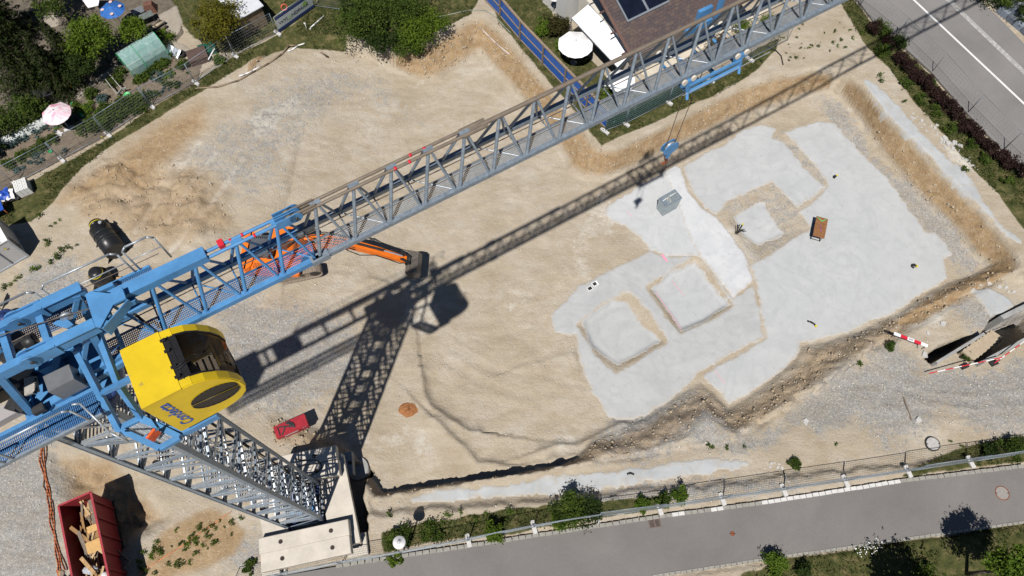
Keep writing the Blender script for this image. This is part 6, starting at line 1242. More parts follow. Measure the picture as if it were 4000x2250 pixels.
for i, (a, b_) in enumerate((((2366, 508), (2443, 482)), ((2443, 482), (2610, 398)), ((2610, 398), (2690, 355)))):
    A, B = P(*a), P(*b_); d = B - A; o = MB().box((0, 0, .95), (d.length, .015, 1.7)).build('screen_net', NET); o.location = (A + B) / 2 + Vector((0, .05, 0)); o.rotation_euler = (.02, 0, math.atan2(d.y, d.x)); tag(o, 'dark green screen net hung on the house fence, %s piece' % ORD[i], 'screen net', 'screen nets on the house fence')

# ------------------------------------------------------------------ stone retaining wall top right
rw = thing('stone_wall', 'stepped grey natural stone block wall at the top right corner', 'wall', (0, 0, 0)); STN = [mat('wall_stone_%s' % k, c, .9, 0, .25, 3, .5, 12) for k, c in (('blue', (.2, .23, .28)), ('grey', (.27, .29, .32)), ('dark', (.13, .15, .18)))]; g = random.Random(23)
A = P(3880, 38, 0); B = P(4070, 208, 0); d = (B - A).normalized(); nn = Vector((-d.y, d.x, 0)); nn = nn if nn.x > 0 else -nn
for r_ in range(4):
    s_ = g.uniform(-.2, .2)
    while s_ < (B - A).length:
        L_ = g.uniform(.55, 1.0); c = A + d * (s_ + L_ / 2) + nn * (.3 + .42 * r_) + Vector((0, 0, .25 + .3 * r_)); me_ = frust(L_ / 2 - .012, .24, L_ / 2 - .06, .19, -.35, .16)
        o = me_.build('stone', STN[g.randrange(3)], rw); o.location = c; o.rotation_euler = (g.uniform(-.06, .06), g.uniform(-.05, .05), math.atan2(d.y, d.x) + g.uniform(-.05, .05)); s_ += L_

# ------------------------------------------------------------------ greenhouse and garden things
gc = P(578, 243); ga, gb = P(449, 209, 1.0), P(591, 126, 1.0); dv = gb - ga; GL = dv.length; gr = thing('poly_tunnel', 'pale green plastic poly tunnel greenhouse in the garden', 'greenhouse', gc, math.atan2(dv.y, dv.x)); GWd = 1.75; GH = 1.9
FG = bpy.data.materials.new('greenhouse_foil'); ns, ls = nt(FG); bs = ns['Principled BSDF']; cF = ramp(ns, ls, noise(ns, ls, 2.2, 5, .7, dist=.8), [(.3, (.22, .42, .38)), (.6, (.38, .56, .53)), (.78, (.62, .76, .74))]); ls.new(cF, bs.inputs['Base Color']); bs.inputs['Roughness'].default_value = .22; tr = ns.new('ShaderNodeBsdfTransparent'); tr.inputs[0].default_value = (.75, .9, .85, 1); mx = ns.new('ShaderNodeMixShader'); mx.inputs[0].default_value = .72; ls.new(tr.outputs[0], mx.inputs[1]); ls.new(bs.outputs[0], mx.inputs[2]); ls.new(mx.outputs[0], ns['Material Output'].inputs[0])
arcp = [(-GWd / 2, 0), (-GWd / 2, .9), (-GWd * .42, 1.3), (-GWd * .25, 1.68), (0, GH), (GWd * .25, 1.68), (GWd * .42, 1.3), (GWd / 2, .9), (GWd / 2, 0)]
for h_, (x0, x1) in enumerate(((-GL / 2, -.35), (-.35, GL / 2))):
    mb = MB(); n_ = len(arcp); mb.add([(x0, y, z + .015 * h_) for y, z in arcp] + [(x1, y, z + .015 * h_) for y, z in arcp], [(i, i + 1, n_ + i + 1, n_ + i) for i in range(n_ - 1)]); mb.build('foil_cover', FG, gr)
    for k in range(4): y = -.5 + .02 * k; MB().slabpoly([(x0 + .3 + k * .32, .36, 1.6), (x0 + .52 + k * .32, .36, 1.6), (x0 + .52 + k * .32, .14, 1.83), (x0 + .3 + k * .32, .14, 1.83)], (0, .6, .8), .03).build('vent_window', mat('foil_window', (.5, .66, .64), .15), gr)
for x in (-GL / 2, -.35, GL / 2): MB().tube([(x, y, z + .012) for y, z in arcp], .022, 6).build('hoop', GREEN_P, gr)
for y, z in (arcp[2], arcp[4], arcp[6]): bar('purlin', (-GL / 2, y, z - .03), (GL / 2, y, z - .03), .016, WHITE_P, gr)
fl = thing('fleece_tunnel', 'long low white fleece tunnel over a garden bed', 'row cover', T(95, 540), 0); A, B = P(-60, 600) - fl.location, P(178, 478) - fl.location; dv = (B - A).normalized(); nv = Vector((-dv.y, dv.x, 0)); mb = MB(); n_ = 30; g = random.Random(2)
prof = [(-.42, 0), (-.34, .22), (-.12, .36), (.12, .36), (.34, .22), (.42, 0)]
mb.add([A + (B - A) * (i / n_) + nv * (y * g.uniform(.94, 1.05)) + Vector((0, 0, .05 + z * (1 + .12 * math.sin(i * 1.9)))) for i in range(n_ + 1) for y, z in prof], [(i * 6 + j, i * 6 + j + 1, (i + 1) * 6 + j + 1, (i + 1) * 6 + j) for i in range(n_) for j in range(5)], True); mb.build('cover', mat('fleece', (.52, .55, .54), .9, 0, .12, 3), fl)
g = random.Random(40)
def pot(px, py, m, r, h, label, group=None, open_=True):
    t = thing('plant_pot', label, 'pot', T(px, py, .05), 0, group); MB().lathe([(r * .75, 0), (r, h), (r * .86, h), (r * .8, h * .35), (0, h * .35)], 14).build('body', m, t)
for k, (px, py) in enumerate(((290, 411), (297, 422), (306, 434), (315, 445), (325, 456))): pot(px, py, GREEN_P, .15, .16, 'small green pot in the row right of the pink parasol, %s from the top' % ORD[k], 'green pots by the pink parasol')
pot(500, 375, mat('lid_green', (.12, .5, .18), .4), .26, .12, 'bright green round basin in front of the cold frame'); pot(312, 316, mat('bucket_white', (.5, .55, .53), .4), .2, .4, 'pale bucket standing in the tree shade'); pot(148, 402, WHITE_P, .19, .35, 'white bucket left of the pink parasol'); pot(277, 342, mat('bucket_ochre', (.3, .18, .03), .6), .2, .35, 'ochre bucket among the shaded pots'); pot(262, 333, mat('bucket_dull', (.1, .1, .1), .6), .17, .3, 'dark bucket beside the ochre bucket'); pot(200, 595, GREEN_P, .15, .1, 'small green saucer by the fence post at lower left'); pot(355, 475, GREEN_P, .16, .12, 'green saucer near the tomato plants')
cbn = thing('compost_bin', 'black compost bin under the spruce behind the pink parasol', 'bin', T(185, 392), .45); MB().box((0, 0, .4), (1.5, .9, .8)).build('body', BLACK, cbn); MB().box((0, 0, .82), (1.55, .95, .05)).build('lid', mat('lid_dark', (.03, .03, .035), .5), cbn)
cf = thing('cold_frame', 'weathered timber cold frame with open corner among herbs', 'cold frame', (0, 0, 0)); GW_ = mat('grey_batten', (.36, .35, .33), .85, 0, .15, 8)
for a, b_ in (((420, 282), (476, 348)), ((476, 348), (458, 370)), ((420, 282), (404, 300)), ((476, 348), (494, 343)), ((404, 300), (458, 370))): A, B = P(*a, .45), P(*b_, .45); MB().beam(A, B, .05, .16).build('frame_rail', GW_, cf); MB().cyl((A.x, A.y, 0), A, .03, n=6).build('post', GW_, cf)
for i, (a, b_, m, lb) in enumerate((((566, 118), (626, 78), TIMBER_G, 'upper split log bench beside the patio'), ((566, 128), (640, 84), mat('pale_log', (.5, .42, .3), .85), 'pale long log lying in front of the upper bench'), ((590, 140), (650, 100), TIMBER_G, 'grey log nearest the greenhouse'))):
    tag(MB().cyl(P(*a, .5 - .12 * i), P(*b_, .5 - .12 * i), .13, .12, 10).cyl(P(*a, .2), P(*b_, .2), .11, .1, 8).build('log_stack', m), lb, 'logs')
tbk = thing('garden_bench', 'dark slatted garden bench beside the log stack', 'bench', T(548, 60), .6)
for k in range(5): MB().box((0, -.28 + .14 * k, .45), (.9, .1, .03)).build('slat', mat('bench_slate', (.2, .22, .24), .6), tbk)
for x in (-.4, .4): MB().box((x, 0, .22), (.05, .6, .44)).build('leg', DARKST, tbk)
tt = thing('stone_table', 'grey stone topped table between bench and logs', 'table', T(575, 92), .6); MB().box((0, 0, .68), (1.5, .6, .06)).build('top', mat('slate_top', (.14, .16, .15), .6, 0, .3, 8), tt)
for x in (-.6, .6): MB().box((x, 0, .32), (.1, .5, .64)).build('leg', DARKST, tt)
MB(); fm_ = thing('folded_furniture', 'brown covered garden furniture at the shaded patio end', 'furniture', T(592, 40), .2); frust(.5, .4, .3, .22, 0, .7).build('cover', mat('cover_brown', (.15, .07, .05), .8, 0, .25, 5, .4, 6), fm_)
cs_ = thing('corrugated_sheet', 'small corrugated metal sheet leaning by the greenhouse end', 'metal sheet', T(685, 215), -.55); mb = MB(); n_ = 22
mb.add([(-.6 + 1.2 * i / n_, y, .25 + .3 * (y > 0) + .035 * math.sin(i * math.pi / 1.4)) for y in (-.28, .28) for i in range(n_ + 1)], [(i, i + 1, n_ + 2 + i, n_ + 1 + i) for i in range(n_)]); mb.build('sheet', GALV_L, cs_)
for px, py, sx, sy, z, m, lb in ((780, 232, 1.4, 1.2, .55, mat('bitumen_brown', (.1, .065, .055), .8, 0, .2, 4), 'brown flat roofed compost hutch by the fence'), (815, 200, 1.2, 1.0, .35, mat('tarp_green', (.01, .09, .07), .5, 0, .25, 5, .3, 8), 'dark green tarpaulin covered crate by the fence'), (805, 158, .5, .5, .8, mat('bin_dark', (.03, .05, .05), .5), 'dark green garden bin on the lawn edge')):
    c = T(px, py); t = thing('garden_crate', lb, 'crate', c, .45); MB().box((0, 0, z / 2), (sx * .94, sy * .94, z)).build('body', m, t); MB().box((0, 0, z), (sx, sy, .05)).build('lid', m, t)
    for k in range(6): MB().box((0, -sy / 2 + sy * (k + .5) / 6, z + .03), (sx, .03, .015)).build('batten', m, t)
wbr = thing('metal_basin', 'round dark metal basin beside the corrugated sheet', 'basin', T(712, 222)); MB().lathe([(0, .2), (.12, .21), (.26, .3), (.3, .42), (.32, .42), (.27, .22), (0, .1)], 18).build('bowl', mat('basin_steel', (.12, .11, .11), .3, .7, .2, 5), wbr)
lp = thing('garden_shower', 'dark garden shower pipe with crooked arm on the lawn', 'garden shower', T(795, 178)); MB().tube([(0, 0, 0), (0, 0, 2.1), (.1, .05, 2.15), (.5, .2, 2.15)], .035, 7).build('pipe', DARKST, lp)
tag(MB().beam(T(822, 248, .4), T(850, 212, .6), .08, .05).build('loose_batten', WHITE_P), 'white batten leaning across the crate at the fence', 'batten')
sh_ = thing('garden_shed', 'small timber shed with pale roof behind the banner', 'shed', P(1005, 120), math.atan2(P(1070, 90).y - P(1000, 130).y, P(1070, 90).x - P(1000, 130).x)); MB().box((0, 1.1, .9), (2.0, 2.2, 1.8)).build('wall', mat('shed_board', (.2, .15, .1), .8, 0, .2, 4), sh_)
MB().slabpoly([(-1.15, -.15, 1.8), (1.15, -.15, 1.8), (1.15, 2.4, 2.0), (-1.15, 2.4, 2.0)], (0, 0, 1), .06).build('roof', mat('shed_roof_pale', (.58, .6, .64), .6, 0, .1, 3), sh_)
toy = thing('toy_loop', 'coral coloured ring toy on the lawn behind the banner', 'toy', T(1115, 42), .5); MB().tube([(.22 * math.cos(a_), 0, .35 + .28 * math.sin(a_)) for a_ in np.linspace(0, 6.3, 15)], .05, 6).build('ring', mat('coral', (.75, .16, .1), .5), toy)
yt = thing('boundary_marker', 'yellow and white marker stick at the garden bank', 'marker', T(420, 560)); MB().cyl((0, 0, 0), (0, 0, .9), .025, n=6).build('stick', TIMBER_G, yt); MB().cyl((0, 0, .6), (0, 0, .85), .035, n=6).build('band', MATS['band_yellow'], yt)
wm_ = thing('survey_marker', 'white survey flag marker in the grass below the banner', 'marker', T(1200, 118)); MB().cyl((0, 0, 0), (-.05, .1, .6), .02, n=6).box((-.06, .12, .58), (.16, .02, .1)).build('flag', WHITE_P, wm_)
for k, (px, py) in enumerate(((262, 510), (277, 505), (285, 500), (335, 507), (230, 521), (240, 527), (325, 478), (310, 490))):
    o = MB().box((0, 0, 0), (.32, .24, .05)).build('paving_slab', PAV if k > 5 else K1); o.location = T(px, py, .09); o.rotation_euler = (0, 0, .5 + .2 * k); tag(o, 'loose pale paving slab between the vegetable beds', 'paving slab', 'loose slabs in the garden')

# ------------------------------------------------------------------ vegetation
def spruce(label, base, h, r, seed):
    t = thing('spruce_tree', label, 'tree', base); g = np.random.default_rng(seed); MB().cyl((0, 0, 0), (0, 0, h), .16, .02, 8).build('trunk', mat('bark', (.09, .07, .055), .9, 0, .3, 12, .4, 30), t); C = []; br = MB()
    z = .6
    while z < h - .2:
        f = 1 - z / h; n_ = int(6 + 5 * f); L0 = r * (f ** .85)
        for k in range(n_):
            a = 2 * math.pi * k / n_ + g.uniform(-.35, .35) + z * 2; L = L0 * g.uniform(.75, 1.15); m_ = max(10, int(L * 48)); u = g.uniform(.06, 1, m_)
            rr = L * u; dz = -.32 * L * u ** 1.6 + .12 * L * u ** 4; side = g.normal(0, 1, m_) * (.26 * (1.1 - u) * L ** .5 + .03)
            x = rr * math.cos(a) - side * math.sin(a); y = rr * math.sin(a) + side * math.cos(a); C.append(np.stack([x, y, z + dz - np.abs(side) * .35 + g.normal(0, .02, m_)], -1))
            br.cyl((0, 0, z), (L * .95 * math.cos(a), L * .95 * math.sin(a), z - .2 * L), .025, .006, 4, False)
        z += .26 + .1 * f
    tag(br.build('branches', MATS['bark'], t), kind='stuff'); C = np.concatenate(C); o = bpy.data.objects.new('crown', leaf_mesh('crown', C, .2, L_SPR, up=.6, seed=seed, aspect=.34)); link(o, t); return t
spruce('tall dark spruce, largest at the left edge', P(150, 340), 8.5, 2.9, 1); spruce('dark spruce behind the compost bin', P(262, 350), 5.2, 1.9, 2); spruce('dark spruce at the upper left corner', P(70, 150), 7.0, 2.4, 3); spruce('smaller spruce between the paved patch and leafy tree', P(300, 260), 4.6, 1.5, 4)
blob_tree('leafy_tree', 'broad leafy green tree beside the greenhouse', P(425, 245), 3.6, 1.75, L_LIGHT, 6500, .17, seed=5, k=44, rz=.75); blob_tree('leafy_tree', 'leafy green tree partly covering the blue parasol', P(572, 195), 2.7, .95, L_LIGHT, 3000, .16, seed=6, k=36, rz=.8); blob_tree('leafy_tree', 'darker leafy tree beside the white table', P(270, 80), 3.6, 1.7, L_MID, 5500, .16, seed=7, k=40, rz=.8); blob_tree('leafy_tree', 'dark tree in the shade left of the greenhouse', P(380, 330), 2.6, 1.2, L_DARK, 3600, .15, seed=29, k=30, rz=.75)
blob_tree('ornamental_tree', 'yellow green ornamental tree on the lawn beside the shed', P(900, 175), 3.6, 1.75, L_YELL, 7000, .15, seed=8, k=46, rz=.85)
SHR = 'shrub'
for px, py, h, r, m, lb, n_ in ((300, 430, .5, .5, L_MID, 'low green clump beside the green pots', 700), (345, 430, .5, .6, L_BRIGHT, 'low grassy clump right of the green pots', 800), (430, 450, .8, .7, L_MID, 'vegetable thicket at the garden fence below the green basin', 1300), (500, 425, .8, .7, L_DARK, 'dark vegetable thicket along the fence beside the basin', 1300), (380, 480, .7, .6, L_MID, 'leafy thicket at the fence right of the loose slabs', 1100), (545, 320, .5, .45, L_MID, 'rhubarb clump at the lower greenhouse corner', 700), (720, 270, .6, .55, L_MID, 'ivy clump at the hutch beside the fence', 800), (860, 240, .5, .5, L_BRIGHT, 'green clump at the fence behind the white batten', 700), (60, 500, 1.9, 1.6, L_MID, 'dense green shrub left of the fleece tunnel', 3600), (140, 455, 1.6, 1.1, L_MID, 'green shrub above the fleece tunnel', 2400), (-10, 590, 1.5, 1.1, L_DARK, 'dark shrub at the left edge by the fleece tunnel', 2000),
    (1430, 140, 2.7, 1.9, L_MID, 'large green bush, left part of the clump above the pit', 5200), (1570, 90, 3.0, 2.1, L_MID, 'large green bush, middle of the clump above the pit', 6000), (1650, 150, 2.2, 1.7, L_LIGHT, 'large bush with brighter leaves at the right of the clump', 5000), (1500, 190, 1.6, 1.2, L_DARK, 'low dark bush overhanging the pit edge', 3000), (1600, 215, 1.3, 1.0, L_MID, 'low bush at the front of the clump on the pit edge', 2600), (1400, 45, 2.2, 1.4, L_DARK, 'dark bush behind the clump at the top edge', 3000),
    (2175, 130, 1.5, 1.0, leafmat('leaf_olive', (.03, .03, .01), (.1, .09, .03)), 'olive brown round shrub beside the white parasol', 2600), (2115, 135, 1.1, .8, L_BRIGHT, 'bright green low shrub beside the blue hoarding', 1900), (2190, 190, .7, .5, L_BRIGHT, 'small green plant below the olive shrub', 700),
    (2810, 215, 1.2, 1.1, leafmat('leaf_purple', (.05, .03, .05), (.16, .15, .1)), 'purple tinged shrub at the corner of the house', 2600), (2900, 140, 1.1, .9, L_BRIGHT, 'green shrub in front of the house near the road end', 1800), (3000, 110, 1.0, .8, L_BRIGHT, 'green shrub under the outer jib bay', 1600), (2370, 370, .9, .8, L_BRIGHT, 'low green plant at the foot of the blue hoarding', 1500), (2480, 400, .6, .5, L_YELL, 'yellowish low plant under the jib walkway', 800),
    (3830, 0, 1.5, 1.3, L_DARK, 'dark shrub at the top right behind the road', 2600), (3930, 25, 1.4, 1.2, L_MID, 'green shrub above the stone wall', 2400), (4000, 70, 1.5, 1.3, L_DARK, 'dark shrub at the right end of the stone wall', 2400),
    (3440, 130, 1.0, .7, L_MID, 'green shrub at the start of the red hedge', 1500), (3500, 190, 1.1, .8, L_DARK, 'dark green shrub under the jib shadow at the hedge', 1700), (3440, 205, .7, .6, L_MID, 'low green shrub on the verge under the jib shadow', 1100),
    (1565, 2110, .9, .75, L_MID, 'weedy green clump at the foot of the street lamp', 1500), (1700, 2085, .6, .75, L_MID, 'low weed clump right of the street lamp', 1100), (1925, 2085, 1.3, .62, L_LIGHT, 'yellow green shrub in the street fence', 1800), (2220, 2005, 1.2, 1.0, L_MID, 'large shrub growing through the street fence', 3000), (2290, 2010, 1.1, .8, L_DARK, 'darker shrub beside the large street fence shrub', 2000), (2190, 2040, .8, .55, L_LIGHT, 'bright low shrub hanging over the kerb', 1200),
    (2512, 1975, .7, .45, L_BRIGHT, 'small bright shrub left of the drain', 1000), (2655, 1940, .8, .5, L_BRIGHT, 'small bright shrub right of the drain', 1000), (2590, 1955, .6, .45, L_MID, 'weed tuft behind the drain', 800), (3100, 1815, .5, .42, L_MID, 'grassy tuft beside the white stones at the street', 700), (3930, 1750, .8, .8, L_MID, 'green bush in the yard corner at the right edge', 1600), (3860, 1770, .6, .55, L_DARK, 'small dark bush beside the yard corner bush', 900), (1545, 2185, .5, .4, L_LIGHT, 'bright weed hanging over the kerb below the lamp', 600),
    (3015, 2205, 1.1, .62, L_BRIGHT, 'leafy shrub at the bottom edge beside the street', 1800), (3130, 2240, .9, .5, L_DARK, 'dark low shrub at the bottom edge', 900), (3600, 2245, .9, .7, L_MID, 'pale tipped low shrub at the bottom edge', 1200), (980, 2215, .4, .4, L_MID, 'weed clump left of the crane ballast', 600), (3475, 1355, .45, .32, L_MID, 'small tuft in the gravel below the barrier board', 500), (3765, 1400, .5, .4, L_MID, 'tuft beside the cellar steps', 600), (360, 375, .6, .55, L_MID, 'green bean clump left of the cold frame', 1000), (405, 395, .55, .42, L_BLUE, 'blue green lavender clump beside the cold frame', 900), (452, 325, .5, .6, L_MID, 'herb patch inside the cold frame', 1000), (650, 155, .7, .55, L_LIGHT, 'spiky palm like plant at the greenhouse end', 700), (480, 290, .5, .5, L_MID, 'herb clump by the greenhouse corner', 700)):
    b0 = T(px, py); blob_tree(SHR, lb, b0, h, r, m, n_, .12 if r < 1 else .15, seed=int(px + py) + 7, cat='shrub', k=int(10 + 14 * r), rz=min(.95, h / r * .55))
g = random.Random(77)
RH = [(3415, 118), (3478, 168), (3520, 232), (3552, 268), (3582, 300), (3612, 326), (3642, 356), (3672, 386), (3702, 416), (3736, 450), (3776, 496), (3806, 528), (3838, 556), (3866, 580), (3912, 612), (3946, 640), (3984, 676)]
for i, (px, py) in enumerate(RH):
    blob_tree('barberry_shrub', 'dark red barberry shrub in the roadside hedge, %s' % ('%s from its upper end' % ORD[i] if i < 14 else '%s from the right edge of the photo' % ORD[16 - i]), T(px - 12, py + 12), g.uniform(.75, 1.05), g.uniform(.5, .66), L_RED, 1300, .13, seed=300 + i, group='barberry hedge along the road', cat='shrub', k=22, rz=.7)
GSH = [(3545, 320), (3600, 380), (3660, 430), (3720, 500), (3790, 560), (3850, 620), (3940, 700), (3560, 250), (3640, 330)]
for i, (px, py) in enumerate(GSH): blob_tree('verge_shrub', 'low green plant in front of the red hedge, %s from its upper end' % ORD[i], T(px - 10, py + 10), .5, .5, L_MID, 700, .12, seed=400 + i, group='green plants along the verge', cat='shrub', k=14, rz=.6)
# street tree bottom right and the tree whose shadow falls on the verge
blob_tree('street_tree', 'bright green young street tree at the lower right corner', P(3775, 2242), 5.3, 1.25, L_BRIGHT, 5200, .17, seed=501, k=40, rz=.95); blob_tree('garden_tree', 'tree just below the photo casting a dark shadow on the verge', P(3500, 2440), 5.2, 1.75, L_MID, 5200, .2, seed=502, k=44, rz=.8)
# grass
def inpoly(poly, n_, seed):
    q = np.asarray(poly); g = np.random.default_rng(seed); x = g.uniform(q[:, 0].min(), q[:, 0].max(), n_); y = g.uniform(q[:, 1].min(), q[:, 1].max(), n_); k = sdp(x, y, poly, 1) + .22 * fbm(x, y, .9, 91, 3) < 0; return np.stack([x[k], y[k]], -1)
GR = [inpoly(p, int((np.asarray(p)[:, 0].ptp() if hasattr(np.asarray(p)[:, 0], 'ptp') else np.ptp(np.asarray(p)[:, 0])) * np.ptp(np.asarray(p)[:, 1]) * d_), 600 + i) for i, (p, d_) in enumerate(zip(GRASS, (150, 80, 100, 100, 140, 140, 140, 110, 120)))]
for i, (q, lb) in enumerate(zip(GR, ('rank grass along the garden fence', 'mown lawn behind the banner', 'grass around the large bush', 'lawn between blue hoarding and house', 'rough grass on the road verge', 'grass strip under the house fence', 'weedy grass along the street fence', 'rough grass of the lower garden', 'grass in the yard corner'))):
    if not len(q): continue
    keep = fbm(q[:, 0], q[:, 1], 1.4, 95, 3) > (-.45 if i in (1, 3) else -.12); q = q[keep]
    z = hgt(q[:, 0], q[:, 1]); nz = np.random.default_rng(i).uniform(.0, .05 if i in (1, 3) else .16, len(q)); me_ = leaf_mesh('grass', np.stack([q[:, 0], q[:, 1], z + .02 + nz], -1), .1 if i in (1, 3) else .13, L_GRASS, up=.15, seed=700 + i, aspect=.32)
    tag(link(bpy.data.objects.new('grass', me_)), lb, 'grass', None, 'stuff')
# single weeds and vegetables: a few shapes, shared
def plant(seed, r, h, n_, m, leaf, name):
    c = clump_points(n_, (r, r, h * .6), seed, 7, jit=.3, zc=h * .45); c[:, 2] = np.clip(c[:, 2], .02, None); return leaf_mesh(name, c, leaf, m, seed=seed, up=.5, aspect=.5)
WM = [plant(800 + k, .2, .22, 60, (L_MID, L_BRIGHT, L_MID)[k], .1, 'leaves') for k in range(3)]; STEM = MB().cyl((0, 0, 0), (0, 0, .12), .012, n=5).mesh('stem', TIMBER_G)
def sow(spots, meshes, name, label, cat, group, sc=(.7, 1.4), seed=1):
    g = random.Random(seed)
    for px, py in spots:
        t = thing(name, label, cat, T(px, py), g.uniform(0, 6), group); s_ = g.uniform(*sc); t.scale = (s_, s_, s_)
        for nm, me_ in (('leaves', g.choice(meshes)), ('stem', STEM)): link(bpy.data.objects.new(nm, me_), t)
g = random.Random(90)
def band(a, b_, n_, w): return [(a[0] + (b_[0] - a[0]) * t + g.uniform(-w, w), a[1] + (b_[1] - a[1]) * t + g.uniform(-w, w)) for t in (g.random() for _ in range(n_))]
sow(band((540, 2240), (880, 2050), 60, 65) + [(815, 2075), (825, 2100), (690, 2195), (700, 2210), (720, 2150), (770, 2130)], WM, 'weed', 'small green weed on the sandy bank below the crane mast', 'weed', 'weeds on the sandy bank', (.35, 1.0), 2)
sow([(3120, 115), (3135, 95), (3085, 185), (3078, 175), (3160, 190), (3170, 180), (3255, 170), (3205, 165), (3260, 125), (3190, 75), (3320, 120), (3330, 150), (3240, 200), (3280, 90), (3140, 230), (3060, 150), (3300, 190), (3110, 150), (3220, 130)] + band((3050, 220), (3350, 120), 14, 40), WM, 'weed', 'small weed on the sandy patch beside the road', 'weed', 'weeds on the sandy patch by the road', (.25, .9), 3)
sow([(215, 875), (200, 885), (190, 945), (185, 960), (225, 1000), (220, 1010), (200, 1025), (150, 1045), (140, 1050), (260, 965), (280, 970), (300, 962), (235, 860), (160, 850), (40, 1115), (60, 1100), (20, 1125), (75, 1085), (130, 1060), (245, 980)], WM, 'weed', 'small weed on the bare ground near the container', 'weed', 'weeds near the container', (.6, 1.3), 4)
sow([(3440, 300), (3440, 315), (3530, 400), (3760, 660), (3770, 670), (3870, 690), (2837, 1748), (2770, 1745), (2910, 1745), (3265, 1735), (3710, 1725), (3755, 1745), (3345, 1425), (1520, 2010), (1750, 2010), (1800, 2000), (1900, 2005), (1860, 2030), (1975, 2030), (1990, 2000)], WM, 'weed', 'single green weed in the site gravel', 'weed', 'single weeds on the site', (.6, 1.4), 5)
CAB = [plant(820 + k, .26, .25, 46, L_BLUE, .19, 'leaves') for k in range(2)]; LET = [plant(830 + k, .22, .2, 60, L_LIGHT, .13, 'leaves') for k in range(2)]; BEAN = [plant(840 + k, .3, .45, 90, L_MID, .13, 'leaves') for k in range(2)]
sow([(2, 595), (5, 590), (45, 575), (52, 568), (70, 560), (80, 552), (95, 548), (145, 525), (180, 505)], CAB, 'cabbage_plant', 'blue green cabbage along the edge of the fleece tunnel', 'cabbage', 'cabbages by the fleece tunnel', (.9, 1.4), 6)
sow(band((220, 495), (310, 460), 14, 8), [LET[0], CAB[0]], 'chard_plant', 'pale green leafy plant below the pink parasol', 'vegetable', 'leafy plants below the pink parasol', (.9, 1.3), 7); sow(band((30, 655), (215, 545), 48, 15), BEAN, 'potato_plant', 'green potato plant in the lower garden row', 'vegetable', 'potato row in the garden', (.7, 1.1), 8)
sow(band((140, 610), (180, 580), 10, 8) + band((60, 670), (250, 590), 10, 8), CAB, 'kohlrabi_plant', 'blue green plant in the fence side garden row', 'vegetable', 'blue green plants by the fence', (.6, 1.0), 9)
sow(band((545, 320), (620, 250), 16, 12) + band((650, 300), (690, 280), 5, 8), LET, 'lettuce_plant', 'bright yellow green lettuce below the greenhouse', 'vegetable', 'lettuces below the greenhouse', (.8, 1.3), 10); sow(band((560, 300), (690, 310), 14, 18) + band((580, 380), (700, 320), 22, 12), [CAB[1], BEAN[0]], 'brassica_plant', 'green brassica in the bed between greenhouse and fence', 'vegetable', 'brassicas below the greenhouse', (.6, 1.1), 11)
sow(band((350, 500), (560, 400), 80, 26), BEAN, 'tomato_plant', 'tall green tomato plant along the wire fence', 'vegetable', 'tomato row along the fence', (.9, 1.7), 12); sow(band((590, 285), (670, 235), 26, 14), BEAN, 'bean_plant', 'green bean plant along the greenhouse front', 'vegetable', 'beans along the greenhouse', (.7, 1.2), 13)
DAI = fast('petals', *((lambda c: ((np.array([[(x + .032 * math.cos(a), y + .032 * math.sin(a), z) for a in (0, 1.57, 3.14, 4.71)] for x, y, z in c]).reshape(-1, 3)), np.arange(len(c) * 4).reshape(-1, 4)))([(random.Random(5 + k).uniform(-.3, .3), random.Random(50 + k).uniform(-.3, .3), .45 + .1 * (k % 3)) for k in range(14)])), [WHITE])
for k, (px, py) in enumerate(((3385, 2145), (3345, 2155), (3410, 2130))):
    t = thing('daisy_clump', 'clump of white daisies at the lower street edge, %s from the left' % ORD[(1, 0, 2)[k]], 'flowers', T(px, py), k, 'daisies by the street'); link(bpy.data.objects.new('petals', DAI), t); link(bpy.data.objects.new('leaves', WM[0]), t)
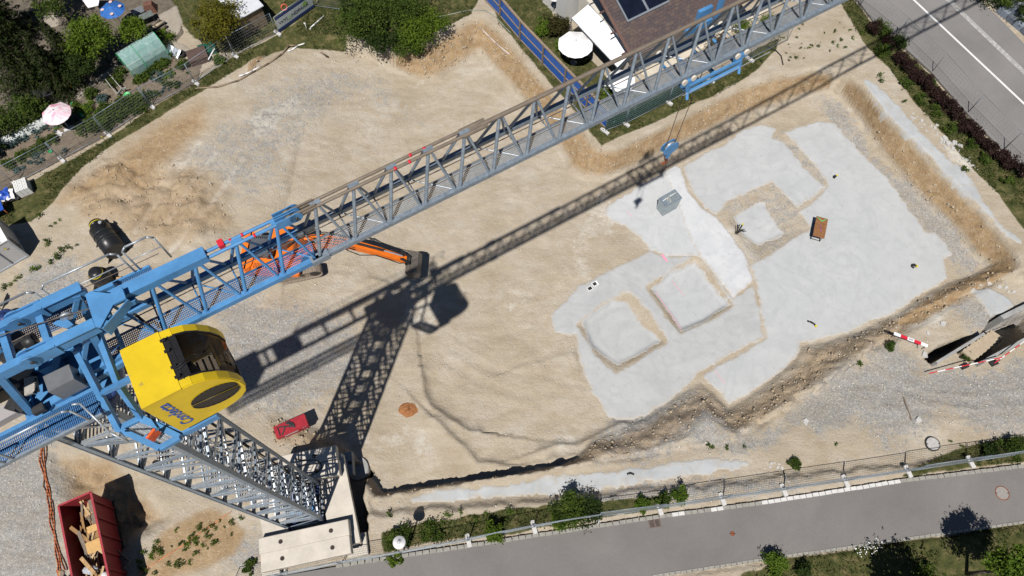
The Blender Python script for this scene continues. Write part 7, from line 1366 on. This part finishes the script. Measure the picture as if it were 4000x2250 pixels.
# loose stones on the site: too many to count
g2 = np.random.default_rng(55); n_ = 26000; x = g2.uniform(-30, 33, n_); y = g2.uniform(5, 42, n_); gv = MV[np.clip(((y - yf[0]) / ST).astype(int), 0, len(yf) - 1), np.clip(((x - xf[0]) / ST).astype(int), 0, len(xf) - 1)]; grn = MG[np.clip(((y - yf[0]) / ST).astype(int), 0, len(yf) - 1), np.clip(((x - xf[0]) / ST).astype(int), 0, len(xf) - 1)]; sl_ = SLF[np.clip(((y - yf[0]) / ST).astype(int), 0, len(yf) - 1), np.clip(((x - xf[0]) / ST).astype(int), 0, len(xf) - 1)]
bkk = BK[np.clip(((y - yf[0]) / ST).astype(int), 0, len(yf) - 1), np.clip(((x - xf[0]) / ST).astype(int), 0, len(xf) - 1)]
k = (g2.random(n_) < .3 + gv + .6 * bkk) & (grn < .2) & (sl_ < .3)
for p in (STREET, MROAD): k &= sdp(x, y, p, 1) > .3
x, y = x[k], y[k]; n_ = len(x); s_ = .018 + .075 * g2.random(n_) ** 4; z = hgt(x, y)
OC = np.array([(1, 0, 0), (0, 1, 0), (-1, 0, 0), (0, -1, 0), (0, 0, .8), (0, 0, -.5)]); OF = np.array([(0, 1, 4), (1, 2, 4), (2, 3, 4), (3, 0, 4), (1, 0, 5), (2, 1, 5), (3, 2, 5), (0, 3, 5)])
V = (OC[None] * s_[:, None, None] * g2.uniform(.6, 1.2, (n_, 6, 1))) + np.stack([x, y, z], -1)[:, None]; F = (OF[None] + 6 * np.arange(n_)[:, None, None]).reshape(-1, 3)
tag(link(bpy.data.objects.new('loose_stones', fast('loose_stones', V.reshape(-1, 3), F, [mat('pebble', (.52, .49, .43), .9, 0, .3, 4)]))), 'pebbles strewn over the pit floor', 'stones', None, 'stuff')

# clods broken off the banks
q = np.argwhere((BK > .2) & (SLF < .2)); q = q[g2.choice(len(q), 4200)]; x = xf[q[:, 1]] + g2.uniform(-.06, .06, len(q)); y = yf[q[:, 0]] + g2.uniform(-.06, .06, len(q)); cm = g2.random(len(q)) < .75
q2 = np.argwhere(sdp(GX, GY, CHURN, 1) < -.2); q2 = q2[g2.choice(len(q2), 420)]; x = np.concatenate([x[cm], xf[q2[:, 1]]]); y = np.concatenate([y[cm], yf[q2[:, 0]]]); n_ = len(x); s_ = .025 + .12 * g2.random(n_) ** 4.5; z = hgt(x, y)
V = (OC[None] * s_[:, None, None] * g2.uniform(.5, 1.3, (n_, 6, 1))) + np.stack([x, y, z + .01], -1)[:, None]; F = (OF[None] + 6 * np.arange(n_)[:, None, None]).reshape(-1, 3)
tag(link(bpy.data.objects.new('soil_clods', fast('soil_clods', V.reshape(-1, 3), F, [mat('clod', (.4, .325, .23), .95, 0, .3, 3)]))), 'soil clods broken off the pit banks', 'soil', None, 'stuff')
